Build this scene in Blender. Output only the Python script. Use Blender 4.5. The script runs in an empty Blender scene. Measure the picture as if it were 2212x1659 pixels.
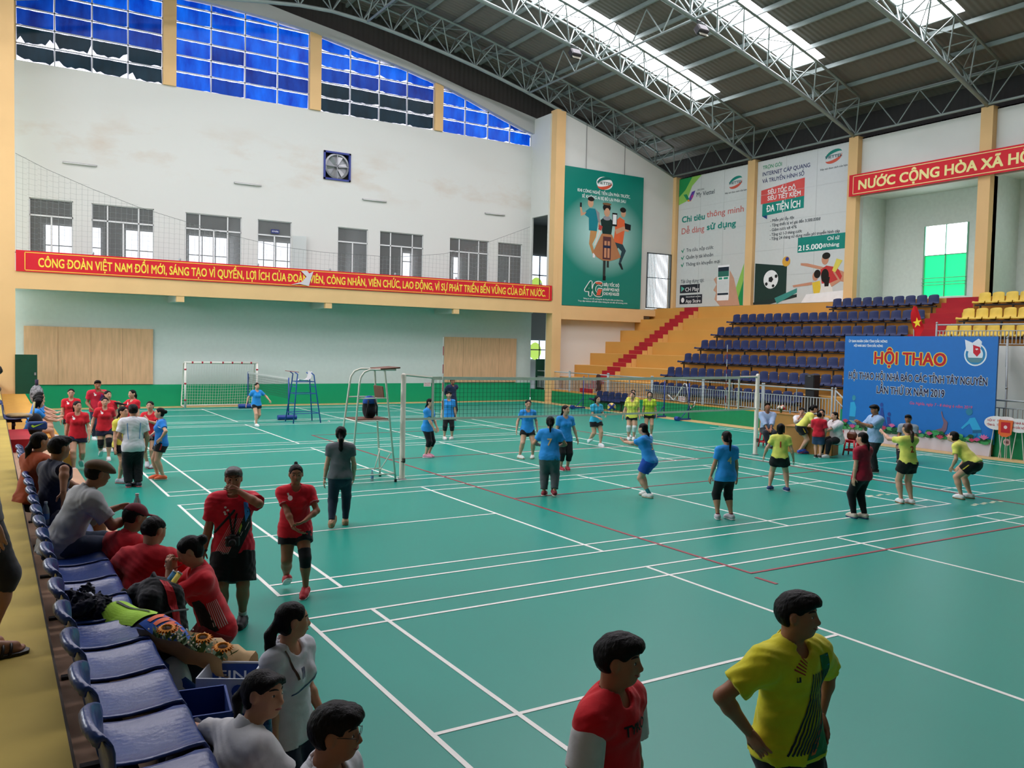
import bpy, bmesh, math, random
import numpy as np
from mathutils import Vector, Matrix, Euler
from mathutils.bvhtree import BVHTree

S = bpy.context.scene
COL = S.collection
random.seed(7)
rng = np.random.RandomState(7)
R = math.radians

# ---------------------------------------------------------------- camera
YAW, PITCH, ROLL = 0.5534, -0.0458, 0.0220
fw = Vector((math.sin(YAW) * math.cos(PITCH), math.cos(YAW) * math.cos(PITCH), math.sin(PITCH)))
rt = fw.cross(Vector((0, 0, 1))).normalized()
up = rt.cross(fw)
r2 = math.cos(ROLL) * rt + math.sin(ROLL) * up
u2 = -math.sin(ROLL) * rt + math.cos(ROLL) * up
CAM = Vector((-2.842, -8.679, 2.959))
cd = bpy.data.cameras.new('camera')
cd.sensor_width = 36.0
cd.lens = 36.0 * 1830.67 / 2212.0
cd.clip_start = 0.05
cd.clip_end = 300
cam = bpy.data.objects.new('camera', cd)
cam.matrix_world = Matrix(((r2.x, u2.x, -fw.x, CAM.x), (r2.y, u2.y, -fw.y, CAM.y), (r2.z, u2.z, -fw.z, CAM.z), (0, 0, 0, 1)))
COL.objects.link(cam)
S.camera = cam

# ---------------------------------------------------------------- world, exposure
S.view_settings.view_transform = 'Standard'
S.view_settings.look = 'None'
S.view_settings.gamma = 1.0
S.view_settings.use_curve_mapping = False
S.view_settings.exposure = 0.5
cy = S.cycles
cy.use_denoising = True
cy.max_bounces = 5
cy.diffuse_bounces = 4
cy.glossy_bounces = 2
cy.transmission_bounces = 3
cy.transparent_max_bounces = 6
cy.caustics_reflective = False
cy.caustics_refractive = False
cy.sample_clamp_indirect = 6.0
cy.use_adaptive_sampling = True
cy.adaptive_threshold = 0.03
W = bpy.data.worlds.new('sky')
S.world = W
W.use_nodes = True
bg = W.node_tree.nodes['Background']
bg.inputs[0].default_value = (0.82, 0.92, 1.0, 1)
bg.inputs[1].default_value = 3.0

SKYLIGHT_E = 11.0      # strength of the daylight coming through the roof panels
SIDE_E = 6.0           # and through the windows of the side walls

def area(name, loc, rot, sx, sy, power, col=(1, 1, 1)):
    l = bpy.data.lights.new(name, 'AREA')
    l.shape = 'RECTANGLE'; l.size = sx; l.size_y = sy
    l.energy = power; l.color = col
    o = bpy.data.objects.new(name, l)
    o.location = loc; o.rotation_euler = rot
    COL.objects.link(o)
    return o

# ---------------------------------------------------------------- materials
def lin(h):
    if isinstance(h, (tuple, list)): return tuple(h)
    h = h.lstrip('#')
    if len(h) == 3: h = ''.join(c * 2 for c in h)
    c = [int(h[i:i + 2], 16) / 255 for i in (0, 2, 4)]
    return tuple(x / 12.92 if x <= .04045 else ((x + .055) / 1.055) ** 2.4 for x in c)

MATS = {}
def mat(name, color='#808080', rough=.6, spec=.5, metal=0., noise=0., nscale=6., bump=0., bscale=60., emit=None, estr=1., alpha=1., sheen=0., coat=0., trans=0., stretch=(1, 1, 1)):
    if name in MATS: return MATS[name]
    m = bpy.data.materials.new(name)
    m.use_nodes = True
    nt = m.node_tree; b = nt.nodes['Principled BSDF']
    c = lin(color)
    b.inputs['Base Color'].default_value = (*c, 1)
    b.inputs['Roughness'].default_value = rough
    b.inputs['Specular IOR Level'].default_value = spec
    b.inputs['Metallic'].default_value = metal
    b.inputs['Alpha'].default_value = alpha
    b.inputs['Sheen Weight'].default_value = sheen
    b.inputs['Coat Weight'].default_value = coat
    b.inputs['Transmission Weight'].default_value = trans
    if emit is not None:
        b.inputs['Emission Color'].default_value = (*lin(emit), 1)
        b.inputs['Emission Strength'].default_value = estr
    tc = None
    if noise or bump:
        tc = nt.nodes.new('ShaderNodeTexCoord')
        mp = nt.nodes.new('ShaderNodeMapping'); mp.inputs['Scale'].default_value = stretch
        nt.links.new(tc.outputs['Object'], mp.inputs['Vector'])
    if noise:
        n = nt.nodes.new('ShaderNodeTexNoise'); n.inputs['Scale'].default_value = nscale; n.inputs['Detail'].default_value = 4
        nt.links.new(mp.outputs[0], n.inputs['Vector'])
        r = nt.nodes.new('ShaderNodeValToRGB')
        r.color_ramp.elements[0].position = .3; r.color_ramp.elements[1].position = .7
        r.color_ramp.elements[0].color = (*[x * (1 - noise) for x in c], 1)
        r.color_ramp.elements[1].color = (*[min(1, x * (1 + noise * .6)) for x in c], 1)
        nt.links.new(n.outputs['Fac'], r.inputs[0]); nt.links.new(r.outputs[0], b.inputs['Base Color'])
    if bump:
        n2 = nt.nodes.new('ShaderNodeTexNoise'); n2.inputs['Scale'].default_value = bscale; n2.inputs['Detail'].default_value = 3
        nt.links.new(mp.outputs[0], n2.inputs['Vector'])
        bp = nt.nodes.new('ShaderNodeBump'); bp.inputs['Strength'].default_value = bump; bp.inputs['Distance'].default_value = .02
        nt.links.new(n2.outputs['Fac'], bp.inputs['Height']); nt.links.new(bp.outputs[0], b.inputs['Normal'])
    MATS[name] = m
    return m

def cloth(h):
    h = h if h.startswith('#') else '#' + h
    return mat('cloth_' + h[1:], h, .85, .25, noise=.12, nscale=9, bump=.25, bscale=14, sheen=.15)
def plastic(h, rough=.35): return mat('plastic_' + h[1:] + str(rough), h, rough, .5, noise=.06, nscale=5)
def paint(h, rough=.75): return mat('paint_' + h[1:] + str(rough), h, rough, .3, noise=.07, nscale=1.2)
def metal(h, rough=.4): return mat('metal_' + h[1:], h, rough, .5, metal=.35, noise=.08, nscale=8)
def ink(h): return mat('ink_' + h[1:], h, .6, .3, noise=.04, nscale=4)

# ---------------------------------------------------------------- mesh building
class MB:
    """collects shapes, then becomes one mesh object"""
    def __init__(s): s.v = []; s.f = []; s.mi = []; s.cur = 0
    def add(s, vs, fs):
        b = len(s.v); s.v.extend([tuple(v) for v in vs]); s.f.extend([tuple(b + i for i in f) for f in fs]); s.mi.extend([s.cur] * len(fs)); return s
    def box(s, c, d, rot=None):
        x, y, z = d[0] / 2, d[1] / 2, d[2] / 2
        vs = [Vector(p) for p in ((-x, -y, -z), (x, -y, -z), (x, y, -z), (-x, y, -z), (-x, -y, z), (x, -y, z), (x, y, z), (-x, y, z))]
        if rot is not None:
            M = rot if isinstance(rot, Matrix) else Euler(rot).to_matrix()
            vs = [M @ v for v in vs]
        c = Vector(c)
        return s.add([v + c for v in vs], [(0, 3, 2, 1), (4, 5, 6, 7), (0, 1, 5, 4), (1, 2, 6, 5), (2, 3, 7, 6), (3, 0, 4, 7)])
    def bx(s, x0, x1, y0, y1, z0, z1): return s.box(((x0 + x1) / 2, (y0 + y1) / 2, (z0 + z1) / 2), (x1 - x0, y1 - y0, z1 - z0))
    def cbox(s, c, d, r, rot=None):
        """box with chamfered edges"""
        h = [q / 2 for q in d]; vs = []; idx = {}
        for sx in (-1, 1):
            for sy in (-1, 1):
                for sz in (-1, 1):
                    sg = (sx, sy, sz)
                    for a in range(3):
                        p = [sg[i] * (h[i] - (0 if i == a else r)) for i in range(3)]
                        idx[(sg, a)] = len(vs); vs.append(Vector(p))
        bm = bmesh.new()
        for v in vs: bm.verts.new(v)
        g = bmesh.ops.convex_hull(bm, input=bm.verts[:])
        bm.verts.index_update()
        M = (rot if isinstance(rot, Matrix) else Euler(rot).to_matrix()) if rot is not None else Matrix.Identity(3)
        c = Vector(c)
        s.add([M @ v.co + c for v in bm.verts], [[v.index for v in f.verts] for f in bm.faces])
        bm.free(); return s
    def tube(s, pts, r, n=8, cap=True, closed=False):
        pts = [Vector(p) for p in pts]; k = len(pts)
        rs = r if isinstance(r, (list, tuple)) else [r] * k
        rings = []; prev = None
        for i, p in enumerate(pts):
            if closed: t = (pts[(i + 1) % k] - pts[i - 1])
            else: t = pts[min(i + 1, k - 1)] - pts[max(i - 1, 0)]
            t = t.normalized() if t.length > 1e-9 else Vector((0, 0, 1))
            if prev is None: a = t.orthogonal().normalized() if abs(t.z) > .95 else t.cross(Vector((0, 0, 1))).normalized()
            else:
                a = prev - t * prev.dot(t); a = a.normalized() if a.length > 1e-6 else t.orthogonal().normalized()
            prev = a; b = t.cross(a)
            rings.append([p + (a * math.cos(2 * math.pi * j / n) + b * math.sin(2 * math.pi * j / n)) * rs[i] for j in range(n)])
        vs = [v for rg in rings for v in rg]; fs = []
        m = k if closed else k - 1
        for i in range(m):
            i2 = (i + 1) % k
            for j in range(n):
                j2 = (j + 1) % n
                fs.append((i * n + j, i * n + j2, i2 * n + j2, i2 * n + j))
        if cap and not closed:
            fs.append(tuple(range(n - 1, -1, -1))); fs.append(tuple((k - 1) * n + j for j in range(n)))
        return s.add(vs, fs)
    def cord(s, a, b, r):
        """thin square cord"""
        a = Vector(a); b = Vector(b); t = (b - a).normalized()
        p = t.cross(Vector((0, 0, 1))); p = p.normalized() if p.length > 1e-4 else Vector((1, 0, 0)); q = t.cross(p)
        vs = [c + p * (r * x) + q * (r * y) for c in (a, b) for x, y in ((1, 1), (-1, 1), (-1, -1), (1, -1))]
        return s.add(vs, [(0, 1, 5, 4), (1, 2, 6, 5), (2, 3, 7, 6), (3, 0, 4, 7)])
    def lathe(s, prof, n=16, c=(0, 0, 0), M=None):
        c = Vector(c); vs = []; fs = []; k = len(prof)
        for r_, z in prof:
            for j in range(n):
                a = 2 * math.pi * j / n; v = Vector((r_ * math.cos(a), r_ * math.sin(a), z))
                vs.append((M @ v if M is not None else v) + c)
        for i in range(k - 1):
            for j in range(n):
                j2 = (j + 1) % n; fs.append((i * n + j, i * n + j2, (i + 1) * n + j2, (i + 1) * n + j))
        if prof[0][0] > 1e-5: fs.append(tuple(range(n - 1, -1, -1)))
        if prof[-1][0] > 1e-5: fs.append(tuple((k - 1) * n + j for j in range(n)))
        return s.add(vs, fs)
    def ball(s, c, r, n=12, m=8, M=None):
        rr = (r, r, r) if isinstance(r, (int, float)) else r
        c = Vector(c); vs = []; fs = []
        for i in range(m + 1):
            th = math.pi * i / m
            for j in range(n):
                ph = 2 * math.pi * j / n
                v = Vector((rr[0] * math.sin(th) * math.cos(ph), rr[1] * math.sin(th) * math.sin(ph), -rr[2] * math.cos(th)))
                vs.append((M @ v if M is not None else v) + c)
        for i in range(m):
            for j in range(n):
                j2 = (j + 1) % n; fs.append((i * n + j, i * n + j2, (i + 1) * n + j2, (i + 1) * n + j))
        return s.add(vs, fs)
    def prism(s, poly, o, ax, ay, h):
        """flat outline (a list of 2d points) in the plane o, ax, ay, given thickness h along ax x ay"""
        o = Vector(o); ax = Vector(ax); ay = Vector(ay); nn = ax.cross(ay).normalized(); n = len(poly)
        a = [o + ax * p[0] + ay * p[1] for p in poly]; b = [p + nn * h for p in a]
        fs = [tuple(range(n - 1, -1, -1)), tuple(range(n, 2 * n))] + [(i, (i + 1) % n, n + (i + 1) % n, n + i) for i in range(n)]
        return s.add(a + b, fs)
    def grid(s, P):
        """P[i][j] points"""
        n = len(P); m = len(P[0])
        return s.add([p for row in P for p in row], [(i * m + j, i * m + j + 1, (i + 1) * m + j + 1, (i + 1) * m + j) for i in range(n - 1) for j in range(m - 1)])
    def build(s, name, m, parent=None, smooth=None, loc=None):
        me = bpy.data.meshes.new(name)
        me.from_pydata(s.v, [], s.f)
        ms = m if isinstance(m, (list, tuple)) else [m]
        for x in ms: me.materials.append(x)
        if len(ms) > 1: me.polygons.foreach_set('material_index', s.mi)
        o = bpy.data.objects.new(name, me)
        COL.objects.link(o)
        if parent is not None: o.parent = parent
        if loc is not None: o.location = loc
        if smooth is not None:
            me.shade_smooth() if smooth >= 180 else me.set_sharp_from_angle(angle=R(smooth))
            if smooth < 180: me.polygons.foreach_set('use_smooth', [True] * len(me.polygons))
        me.update()
        return o

def tag(o, label=None, cat=None, group=None, kind=None):
    if label: o['label'] = label
    if cat: o['category'] = cat
    if group: o['group'] = group
    if kind: o['kind'] = kind
    return o
def thing(name, label, cat, loc=(0, 0, 0), rz=0., group=None):
    o = bpy.data.objects.new(name, None); COL.objects.link(o)
    o.empty_display_size = .1
    o.location = loc; o.rotation_euler = (0, 0, rz)
    return tag(o, label, cat, group)
def struct(o, label=None):
    o['kind'] = 'structure'
    if label: o['label'] = label
    return o
def copy_tree(o, parent=None, loc=None, rz=None):
    c = o.copy(); COL.objects.link(c); c.parent = parent
    if loc is not None: c.location = loc
    if rz is not None: c.rotation_euler = (0, 0, rz)
    for ch in list(o.children): copy_tree(ch, c)
    return c

# ---------------------------------------------------------------- lettering
_TM = {}
def raw_text(body, spacing=1.):
    if (body, spacing) in _TM: return _TM[(body, spacing)]
    c = bpy.data.curves.new('lettering', 'FONT'); c.body = body
    c.resolution_u = 3; c.space_character = spacing
    o = bpy.data.objects.new('lettering', c); COL.objects.link(o)
    bpy.context.view_layer.update()
    me = bpy.data.meshes.new_from_object(o.evaluated_get(bpy.context.evaluated_depsgraph_get()))
    bpy.data.objects.remove(o); bpy.data.curves.remove(c)
    n = len(me.vertices); co = np.empty(n * 3, np.float32); me.vertices.foreach_get('co', co)
    _TM[(body, spacing)] = (co.reshape(n, 3).astype(float), [tuple(p.vertices) for p in me.polygons]); bpy.data.meshes.remove(me)
    return _TM[(body, spacing)]
HORN = dict(zip('ƠỚỜỞỠỢơớờởỡợ', 'OÓÒỎÕỌoóòỏõọ')); BAR = {'Đ': 'D', 'đ': 'd'}
def text_mesh(body, spacing=1.):
    """letters as a flat mesh; the horn of O and the bar of D are added as shapes of their own"""
    plain = ''.join(HORN.get(ch, BAR.get(ch, ch)) for ch in body)
    co, fs = raw_text(plain, spacing); co = co.copy(); fs = list(fs)
    hiw = lambda t: raw_text(t, spacing)[0][:, 0].max()
    for i, ch in enumerate(body):
        if ch not in HORN and ch not in BAR: continue
        adv = hiw(plain[:i] + 'I') - hiw('I'); P = None
        if ch in BAR:
            x1 = adv + hiw(BAR[ch]); P = [(adv - .03, .31), (adv + .3, .31), (adv + .3, .385), (adv - .03, .385)] if ch == 'Đ' else [(x1 - .27, .56), (x1 + .07, .56), (x1 + .07, .62), (x1 - .27, .62)]
        else:
            x1 = adv + hiw('O' if ch.isupper() else 'o'); d = 0 if ch.isupper() else -.17
            P = [(x1 - .12, .585 + d), (x1 + .0, .62 + d), (x1 + .075, .78 + d), (x1 - .01, .78 + d), (x1 - .045, .69 + d), (x1 - .16, .65 + d)]
        n = len(co); co = np.concatenate([co, [(q[0], q[1], .0002) for q in P]]); fs.append(tuple(range(n, n + len(P))))
    return co, fs
def thick_text(body, bold, ring=4, spacing=1.):
    """letters thickened by overlapping shifted copies of themselves"""
    co, fs = text_mesh(body, spacing); sh = [(0, 0)]
    if bold > 0: sh = [(bold * math.cos(2 * math.pi * (k + .5) / ring), bold * .75 * math.sin(2 * math.pi * (k + .5) / ring)) for k in range(ring)]
    n = len(co); P = np.concatenate([co + np.array((*q, 0)) for q in sh])
    for k in range(len(sh)): P[k * n:(k + 1) * n, 2] = k * .0004
    return P, [tuple(i + k * n for i in f) for k in range(len(sh)) for f in fs]
def lettering(body, o, ax, ay, x0, x1, y0, y1, m, parent, bold=.012, lift=.004, name='lettering', slant=0., spacing=1., outline=None):
    """a line of writing fitted to the box x0..x1, y0..y1 (capitals) of the plane o, ax, ay.  y0 is the base line, y1 the top of a capital"""
    o = np.array(o, float); ax = np.array(ax, float); ay = np.array(ay, float); nn = np.cross(ax, ay)
    base, _ = text_mesh(body, spacing); lo, hi = base[:, 0].min(), base[:, 0].max()
    sx = (x1 - x0) / (hi - lo); sy = (y1 - y0) / .69
    def put(P, F, lf, m_, nm):
        X = x0 + (P[:, 0] - lo) * sx + slant * P[:, 1] * sy; Y = y0 + P[:, 1] * sy
        b = MB(); b.add(o + X[:, None] * ax + Y[:, None] * ay + (lf + P[:, 2] * .5)[:, None] * nn, F); return b.build(nm, m_, parent)
    if outline is not None: put(*thick_text(body, bold + .045, 8, spacing), lift * .5, outline, 'lettering_outline')
    return put(*thick_text(body, bold, 4, spacing), lift + (.004 if outline is not None else 0), m, name)
def flat(poly, o, ax, ay, m, parent, name, lift=.003):
    """a printed shape: flat polygon lying on the plane o, ax, ay"""
    o = Vector(o); ax = Vector(ax); ay = Vector(ay); nn = ax.cross(ay)
    b = MB(); b.add([o + ax * p[0] + ay * p[1] + nn * lift for p in poly], [tuple(range(len(poly)))])
    return b.build(name, m, parent)
def ell(cx, cy, rx, ry, n=24, a0=0, a1=360, rot=0.):
    out = []
    for i in range(n + (1 if a1 - a0 < 360 else 0)):
        a = R(a0 + (a1 - a0) * i / n); x = rx * math.cos(a); y = ry * math.sin(a)
        out.append((cx + x * math.cos(rot) - y * math.sin(rot), cy + x * math.sin(rot) + y * math.cos(rot)))
    return out
def rect(x0, x1, y0, y1): return [(x0, y0), (x1, y0), (x1, y1), (x0, y1)]
def star(cx, cy, r, n=5):
    return [(cx + (r if i % 2 == 0 else r * .4) * math.sin(math.pi * i / n), cy + (r if i % 2 == 0 else r * .4) * math.cos(math.pi * i / n)) for i in range(2 * n)]
# ================================================================ the hall
WHITE = mat('wall_white', '#d3d6d0', .85, .25, noise=.05, nscale=.5)
BEIGE = mat('paint_beige', '#e3bd86', .8, .25, noise=.04, nscale=.8)
TAN = mat('tier_tan', '#c79449', .8, .25, noise=.06, nscale=.7)
TANTOP = mat('tread_tan', '#d3a661', .8, .25, noise=.06, nscale=.7)
REDP = mat('step_red', '#a8202b', .7, .3, noise=.1, nscale=2)
GREENP = mat('dado_green', '#0aa26c', .55, .4, noise=.06, nscale=.6)
STEEL = mat('truss_steel', '#8d9a97', .5, .5, metal=.2, noise=.12, nscale=1.5)
RAILM = mat('rail_grey', '#a7b0b2', .45, .5, metal=.1)
DARK = mat('dark_cladding', '#45423f', .8, .3, noise=.1, nscale=.4)

def ribs(m, axis, scale, strength=.6):
    nt = m.node_tree; b = nt.nodes['Principled BSDF']
    tc = nt.nodes.new('ShaderNodeTexCoord'); w = nt.nodes.new('ShaderNodeTexWave')
    w.wave_type = 'BANDS'; w.bands_direction = axis; w.inputs['Scale'].default_value = scale
    bp = nt.nodes.new('ShaderNodeBump'); bp.inputs['Strength'].default_value = strength; bp.inputs['Distance'].default_value = .03
    nt.links.new(tc.outputs['Object'], w.inputs['Vector']); nt.links.new(w.outputs['Fac'], bp.inputs['Height']); nt.links.new(bp.outputs[0], b.inputs['Normal'])
ribs(DARK, 'X', 1.2)
ROOFM = mat('roof_sheet', '#6f6a63', .7, .4, noise=.08, nscale=.35)
ribs(ROOFM, 'Y', 1.3, .8)
DARKY = mat('dark_eave', '#3c3a3a', .8, .3)
ribs(DARKY, 'Y', 1.2)

# stained upper wall
STAIN = bpy.data.materials.new('stained_wall'); STAIN.use_nodes = True
_nt = STAIN.node_tree; _b = _nt.nodes['Principled BSDF']; _b.inputs['Roughness'].default_value = .85; _b.inputs['Specular IOR Level'].default_value = .2
_tc = _nt.nodes.new('ShaderNodeTexCoord'); _mp = _nt.nodes.new('ShaderNodeMapping'); _mp.inputs['Scale'].default_value = (.22, 1, .55)
_n = _nt.nodes.new('ShaderNodeTexNoise'); _n.inputs['Scale'].default_value = 1.6; _n.inputs['Detail'].default_value = 8; _n.inputs['Roughness'].default_value = .6
_sx = _nt.nodes.new('ShaderNodeSeparateXYZ')
_rz = _nt.nodes.new('ShaderNodeMapRange'); _rz.inputs['From Min'].default_value = 9.2; _rz.inputs['From Max'].default_value = 10.7; _rz.interpolation_type = 'SMOOTHSTEP'
_rz2 = _nt.nodes.new('ShaderNodeMapRange'); _rz2.inputs['From Min'].default_value = 12.8; _rz2.inputs['From Max'].default_value = 10.9; _rz2.interpolation_type = 'SMOOTHSTEP'
_m1 = _nt.nodes.new('ShaderNodeMath'); _m1.operation = 'MULTIPLY'
_rp = _nt.nodes.new('ShaderNodeValToRGB'); _rp.color_ramp.elements[0].position = .5; _rp.color_ramp.elements[1].position = .85
_m2 = _nt.nodes.new('ShaderNodeMath'); _m2.operation = 'MULTIPLY'
_mx = _nt.nodes.new('ShaderNodeMixRGB'); _mx.inputs[1].default_value = (*lin('#d2d4ce'), 1); _mx.inputs[2].default_value = (*lin('#c4b29e'), 1)
L_ = _nt.links.new
L_(_tc.outputs['Object'], _mp.inputs[0]); L_(_mp.outputs[0], _n.inputs['Vector']); L_(_tc.outputs['Object'], _sx.inputs[0])
L_(_sx.outputs['Z'], _rz.inputs['Value']); L_(_sx.outputs['Z'], _rz2.inputs['Value']); L_(_rz.outputs[0], _m1.inputs[0]); L_(_rz2.outputs[0], _m1.inputs[1])
L_(_n.outputs['Fac'], _rp.inputs[0]); L_(_rp.outputs[0], _m2.inputs[0]); L_(_m1.outputs[0], _m2.inputs[1]); L_(_m2.outputs[0], _mx.inputs[0]); L_(_mx.outputs[0], _b.inputs['Base Color'])

# ---- floor and its lines
FLOORM = mat('court_vinyl', '#16917f', .36, .35, noise=.07, nscale=.25)
fl = MB(); fl.bx(-12, 31, -14, 30.3, -.2, 0)
floor = struct(fl.build('floor', FLOORM))
LINE = mat('line_white', '#f2efe8', .45, .4, noise=.04, nscale=3)
LINER = mat('line_red', '#9a3a44', .45, .4)
def lines(segs, m, w=.045, z=.004):
    b = MB()
    for x0, y0, x1, y1 in segs:
        if abs(x1 - x0) > abs(y1 - y0): b.bx(min(x0, x1) - w / 2, max(x0, x1) + w / 2, y0 - w / 2, y0 + w / 2, .0, z)
        else: b.bx(x0 - w / 2, x0 + w / 2, min(y0, y1) - w / 2, max(y0, y1) + w / 2, .0, z + .001)
    o = b.build('court_marking', m, floor); return o
for y in (-6.1, .945, 7.988, 15.077, 22.139):
    t = y + 6.1
    lines([(0, y, 13.4, y), (0, t, 13.4, t), (0, y + .46, 13.4, y + .46), (0, t - .46, 13.4, t - .46), (0, y, 0, t), (.76, y, .76, t), (4.72, y, 4.72, t),
           (8.68, y, 8.68, t), (12.64, y, 12.64, t), (13.4, y, 13.4, t), (0, y + 3.05, 4.72, y + 3.05), (8.68, y + 3.05, 13.4, y + 3.05)], LINE)
x, y = 14.92, 1.33
lines([(x, y, x, y + 13.4), (x + .46, y, x + .46, y + 13.4), (x + 6.1, y, x + 6.1, y + 13.4), (x + 5.64, y, x + 5.64, y + 13.4), (x, y, x + 6.1, y), (x, y + .76, x + 6.1, y + .76),
       (x, y + 4.72, x + 6.1, y + 4.72), (x, y + 8.68, x + 6.1, y + 8.68), (x, y + 12.64, x + 6.1, y + 12.64), (x + 3.05, y, x + 3.05, y + 4.72)], LINE, .04)
lines([(5.76, -.9, 5.76, 17.1), (14.76, -.9, 14.76, 17.1), (5.76, -.9, 14.76, -.9), (5.76, 17.1, 14.76, 17.1), (5.76, 8.1, 14.76, 8.1), (5.76, 5.1, 14.76, 5.1), (5.76, 11.1, 14.76, 11.1), (5.66, -1.4, 5.66, -1.1)], LINER, .05, .006)
b = MB()
for i in range(7): b.bx(12.2 + i * .16, 12.3 + i * .16, 2.15 + (i % 2) * .06, 2.22 + (i % 2) * .06, 0, .003)
for i in range(7): b.bx(13.65 + i * .16, 13.75 + i * .16, .6 + (i % 2) * .05, .68 + (i % 2) * .05, 0, .003)
b.build('tape_remnant', mat('tape_cream', '#d8d3b4', .7), floor)
b = MB(); b.bx(-1.26, 23, 29.15, 30, 0, .012); b.bx(21.4, 22.3, -13, 29.15, 0, .012)
b.build('floor_border', mat('border_tan', '#cfae78', .6, .3, noise=.06), floor)

# ---- wall with openings
def holed(mb, plane, c0, c1, u0, u1, z0, z1, holes):
    us = sorted({u0, u1, *[h for q in holes for h in q[:2]]}); zs = sorted({z0, z1, *[h for q in holes for h in q[2:]]})
    us = [u for u in us if u0 <= u <= u1]; zs = [z for z in zs if z0 <= z <= z1]
    for j in range(len(zs) - 1):
        run = None
        for i in range(len(us)):
            solid = i < len(us) - 1 and not any(h[0] <= us[i] + 1e-6 and us[i + 1] <= h[1] + 1e-6 and h[2] <= zs[j] + 1e-6 and zs[j + 1] <= h[3] + 1e-6 for h in holes)
            if solid and run is None: run = us[i]
            if not solid and run is not None:
                if plane == 'y': mb.bx(run, us[i], c0, c1, zs[j], zs[j + 1])
                else: mb.bx(c0, c1, run, us[i], zs[j], zs[j + 1])
                run = None
    return mb

CHORD = [(-10.6, 12.55), (-6.3, 14.1), (-2.1, 15.25), (2.6, 16.45), (5.6, 17.0), (7.0, 17.2), (8.5, 17.42), (10, 17.52), (11.5, 17.42), (13, 17.2), (14.4, 17.0), (17.4, 16.45), (20.4, 15.74), (22.1, 15.25), (26.3, 14.1), (30.6, 12.6), (31.6, 12.25)]
CX = np.array([p[0] for p in CHORD]); CZ = np.array([p[1] for p in CHORD])
def chord(x):
    return float(np.mean([np.interp(x + d, CX, CZ) for d in (-.9, -.45, 0, .45, .9)]))
def roofz(x): return chord(min(x, 30.6)) + 1.5 - max(0, x - 30.6) * .3

# ---- far wall: upper part with its door and window openings
UP = [(-1.46, .08, 'double'), (.75, 3.12, 'wide'), (4.38, 6.75, 'wide'), (7.46, 9.0, 'door'), (11.21, 12.72, 'double'), (13.34, 15.67, 'wide'), (17.15, 19.44, 'wide'), (20.01, 21.51, 'double')]
wf = MB()
holed(wf, 'y', 30, 30.2, -2.6, 22.0, 5.2, 13.6, [(a, c, 5.6, 8.36) for a, c, _ in UP] + [(10.5, 11.76, 10.55, 11.8)])
wall_far = struct(wf.build('wall_far', STAIN))
b = MB(); b.bx(-2.6, 22.2, 30, 30.2, 0, 5.2)
lower = b.build('wall_far_lower', mat('wall_lower', '#d4dbd6', .8, .25, noise=.03), wall_far)
b = MB(); b.bx(-2.6, 22.2, 29.97, 30, 0, .95); b.build('dado', GREENP, wall_far)
FRAMEW = mat('frame_white', '#d9dcda', .5, .4)
GLASSG = bpy.data.materials.new('door_glass'); GLASSG.use_nodes = True
_nt = GLASSG.node_tree; _b = _nt.nodes['Principled BSDF']; _b.inputs['Base Color'].default_value = (.17, .18, .175, 1); _b.inputs['Roughness'].default_value = .08
_t = _nt.nodes.new('ShaderNodeBsdfTransparent'); _mxs = _nt.nodes.new('ShaderNodeMixShader'); _mxs.inputs[0].default_value = .42
_nt.links.new(_b.outputs[0], _mxs.inputs[1]); _nt.links.new(_t.outputs[0], _mxs.inputs[2]); _nt.links.new(_mxs.outputs[0], _nt.nodes['Material Output'].inputs['Surface'])
nwin = 4
for a, c, k in UP:
    nwin += 1
    fb = MB(); t = .035; w = c - a
    fb.bx(a, a + t, 30.05, 30.12, 5.6, 8.36); fb.bx(c - t, c, 30.05, 30.12, 5.6, 8.36); fb.bx(a, c, 30.05, 30.12, 8.36 - t, 8.36); fb.bx(a, c, 30.05, 30.12, 7.66, 7.72)
    ms = [a + w / 2] if k in ('double', 'door') else [a + w * .25, a + w * .5, a + w * .75]
    for xx in ms: fb.bx(xx - t * .8, xx + t * .8, 30.05, 30.12, 5.6, 7.68)
    if k == 'wide':
        for xx in (a + w * .25, a + w * .75): fb.bx(xx - t * .7, xx + t * .7, 30.05, 30.12, 7.68, 8.34)
    o = struct(fb.build('door_%d' % nwin if k == 'door' else 'window_%d' % nwin, FRAMEW))
    gb = MB(); gb.bx(a + t, c - t, 30.08, 30.09, 5.6, 7.66); gb.bx(a + t, c - t, 30.08, 30.09, 7.72, 8.33)
    gb.build('glass', GLASSG, o)
    if k == 'door':
        lf = MB(); lf.box((9.33, 29.88, 6.7), (.62, .03, 2.1), (0, 0, R(-18))); lf.build('open_leaf', mat('leaf_pale', '#cfd6d2', .3, .5, alpha=.75), o)
        sg = MB(); sg.bx(8.05, 8.42, 29.97, 30.0, 7.78, 7.96); sign = sg.build('door_sign', mat('sign_navy', '#1d2a6b', .5), o)
        lettering('HỘI TRƯỜNG', (0, 29.97, 0), (1, 0, 0), (0, 0, 1), 8.09, 8.38, 7.84, 7.9, ink('#ffffff'), sign)
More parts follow.
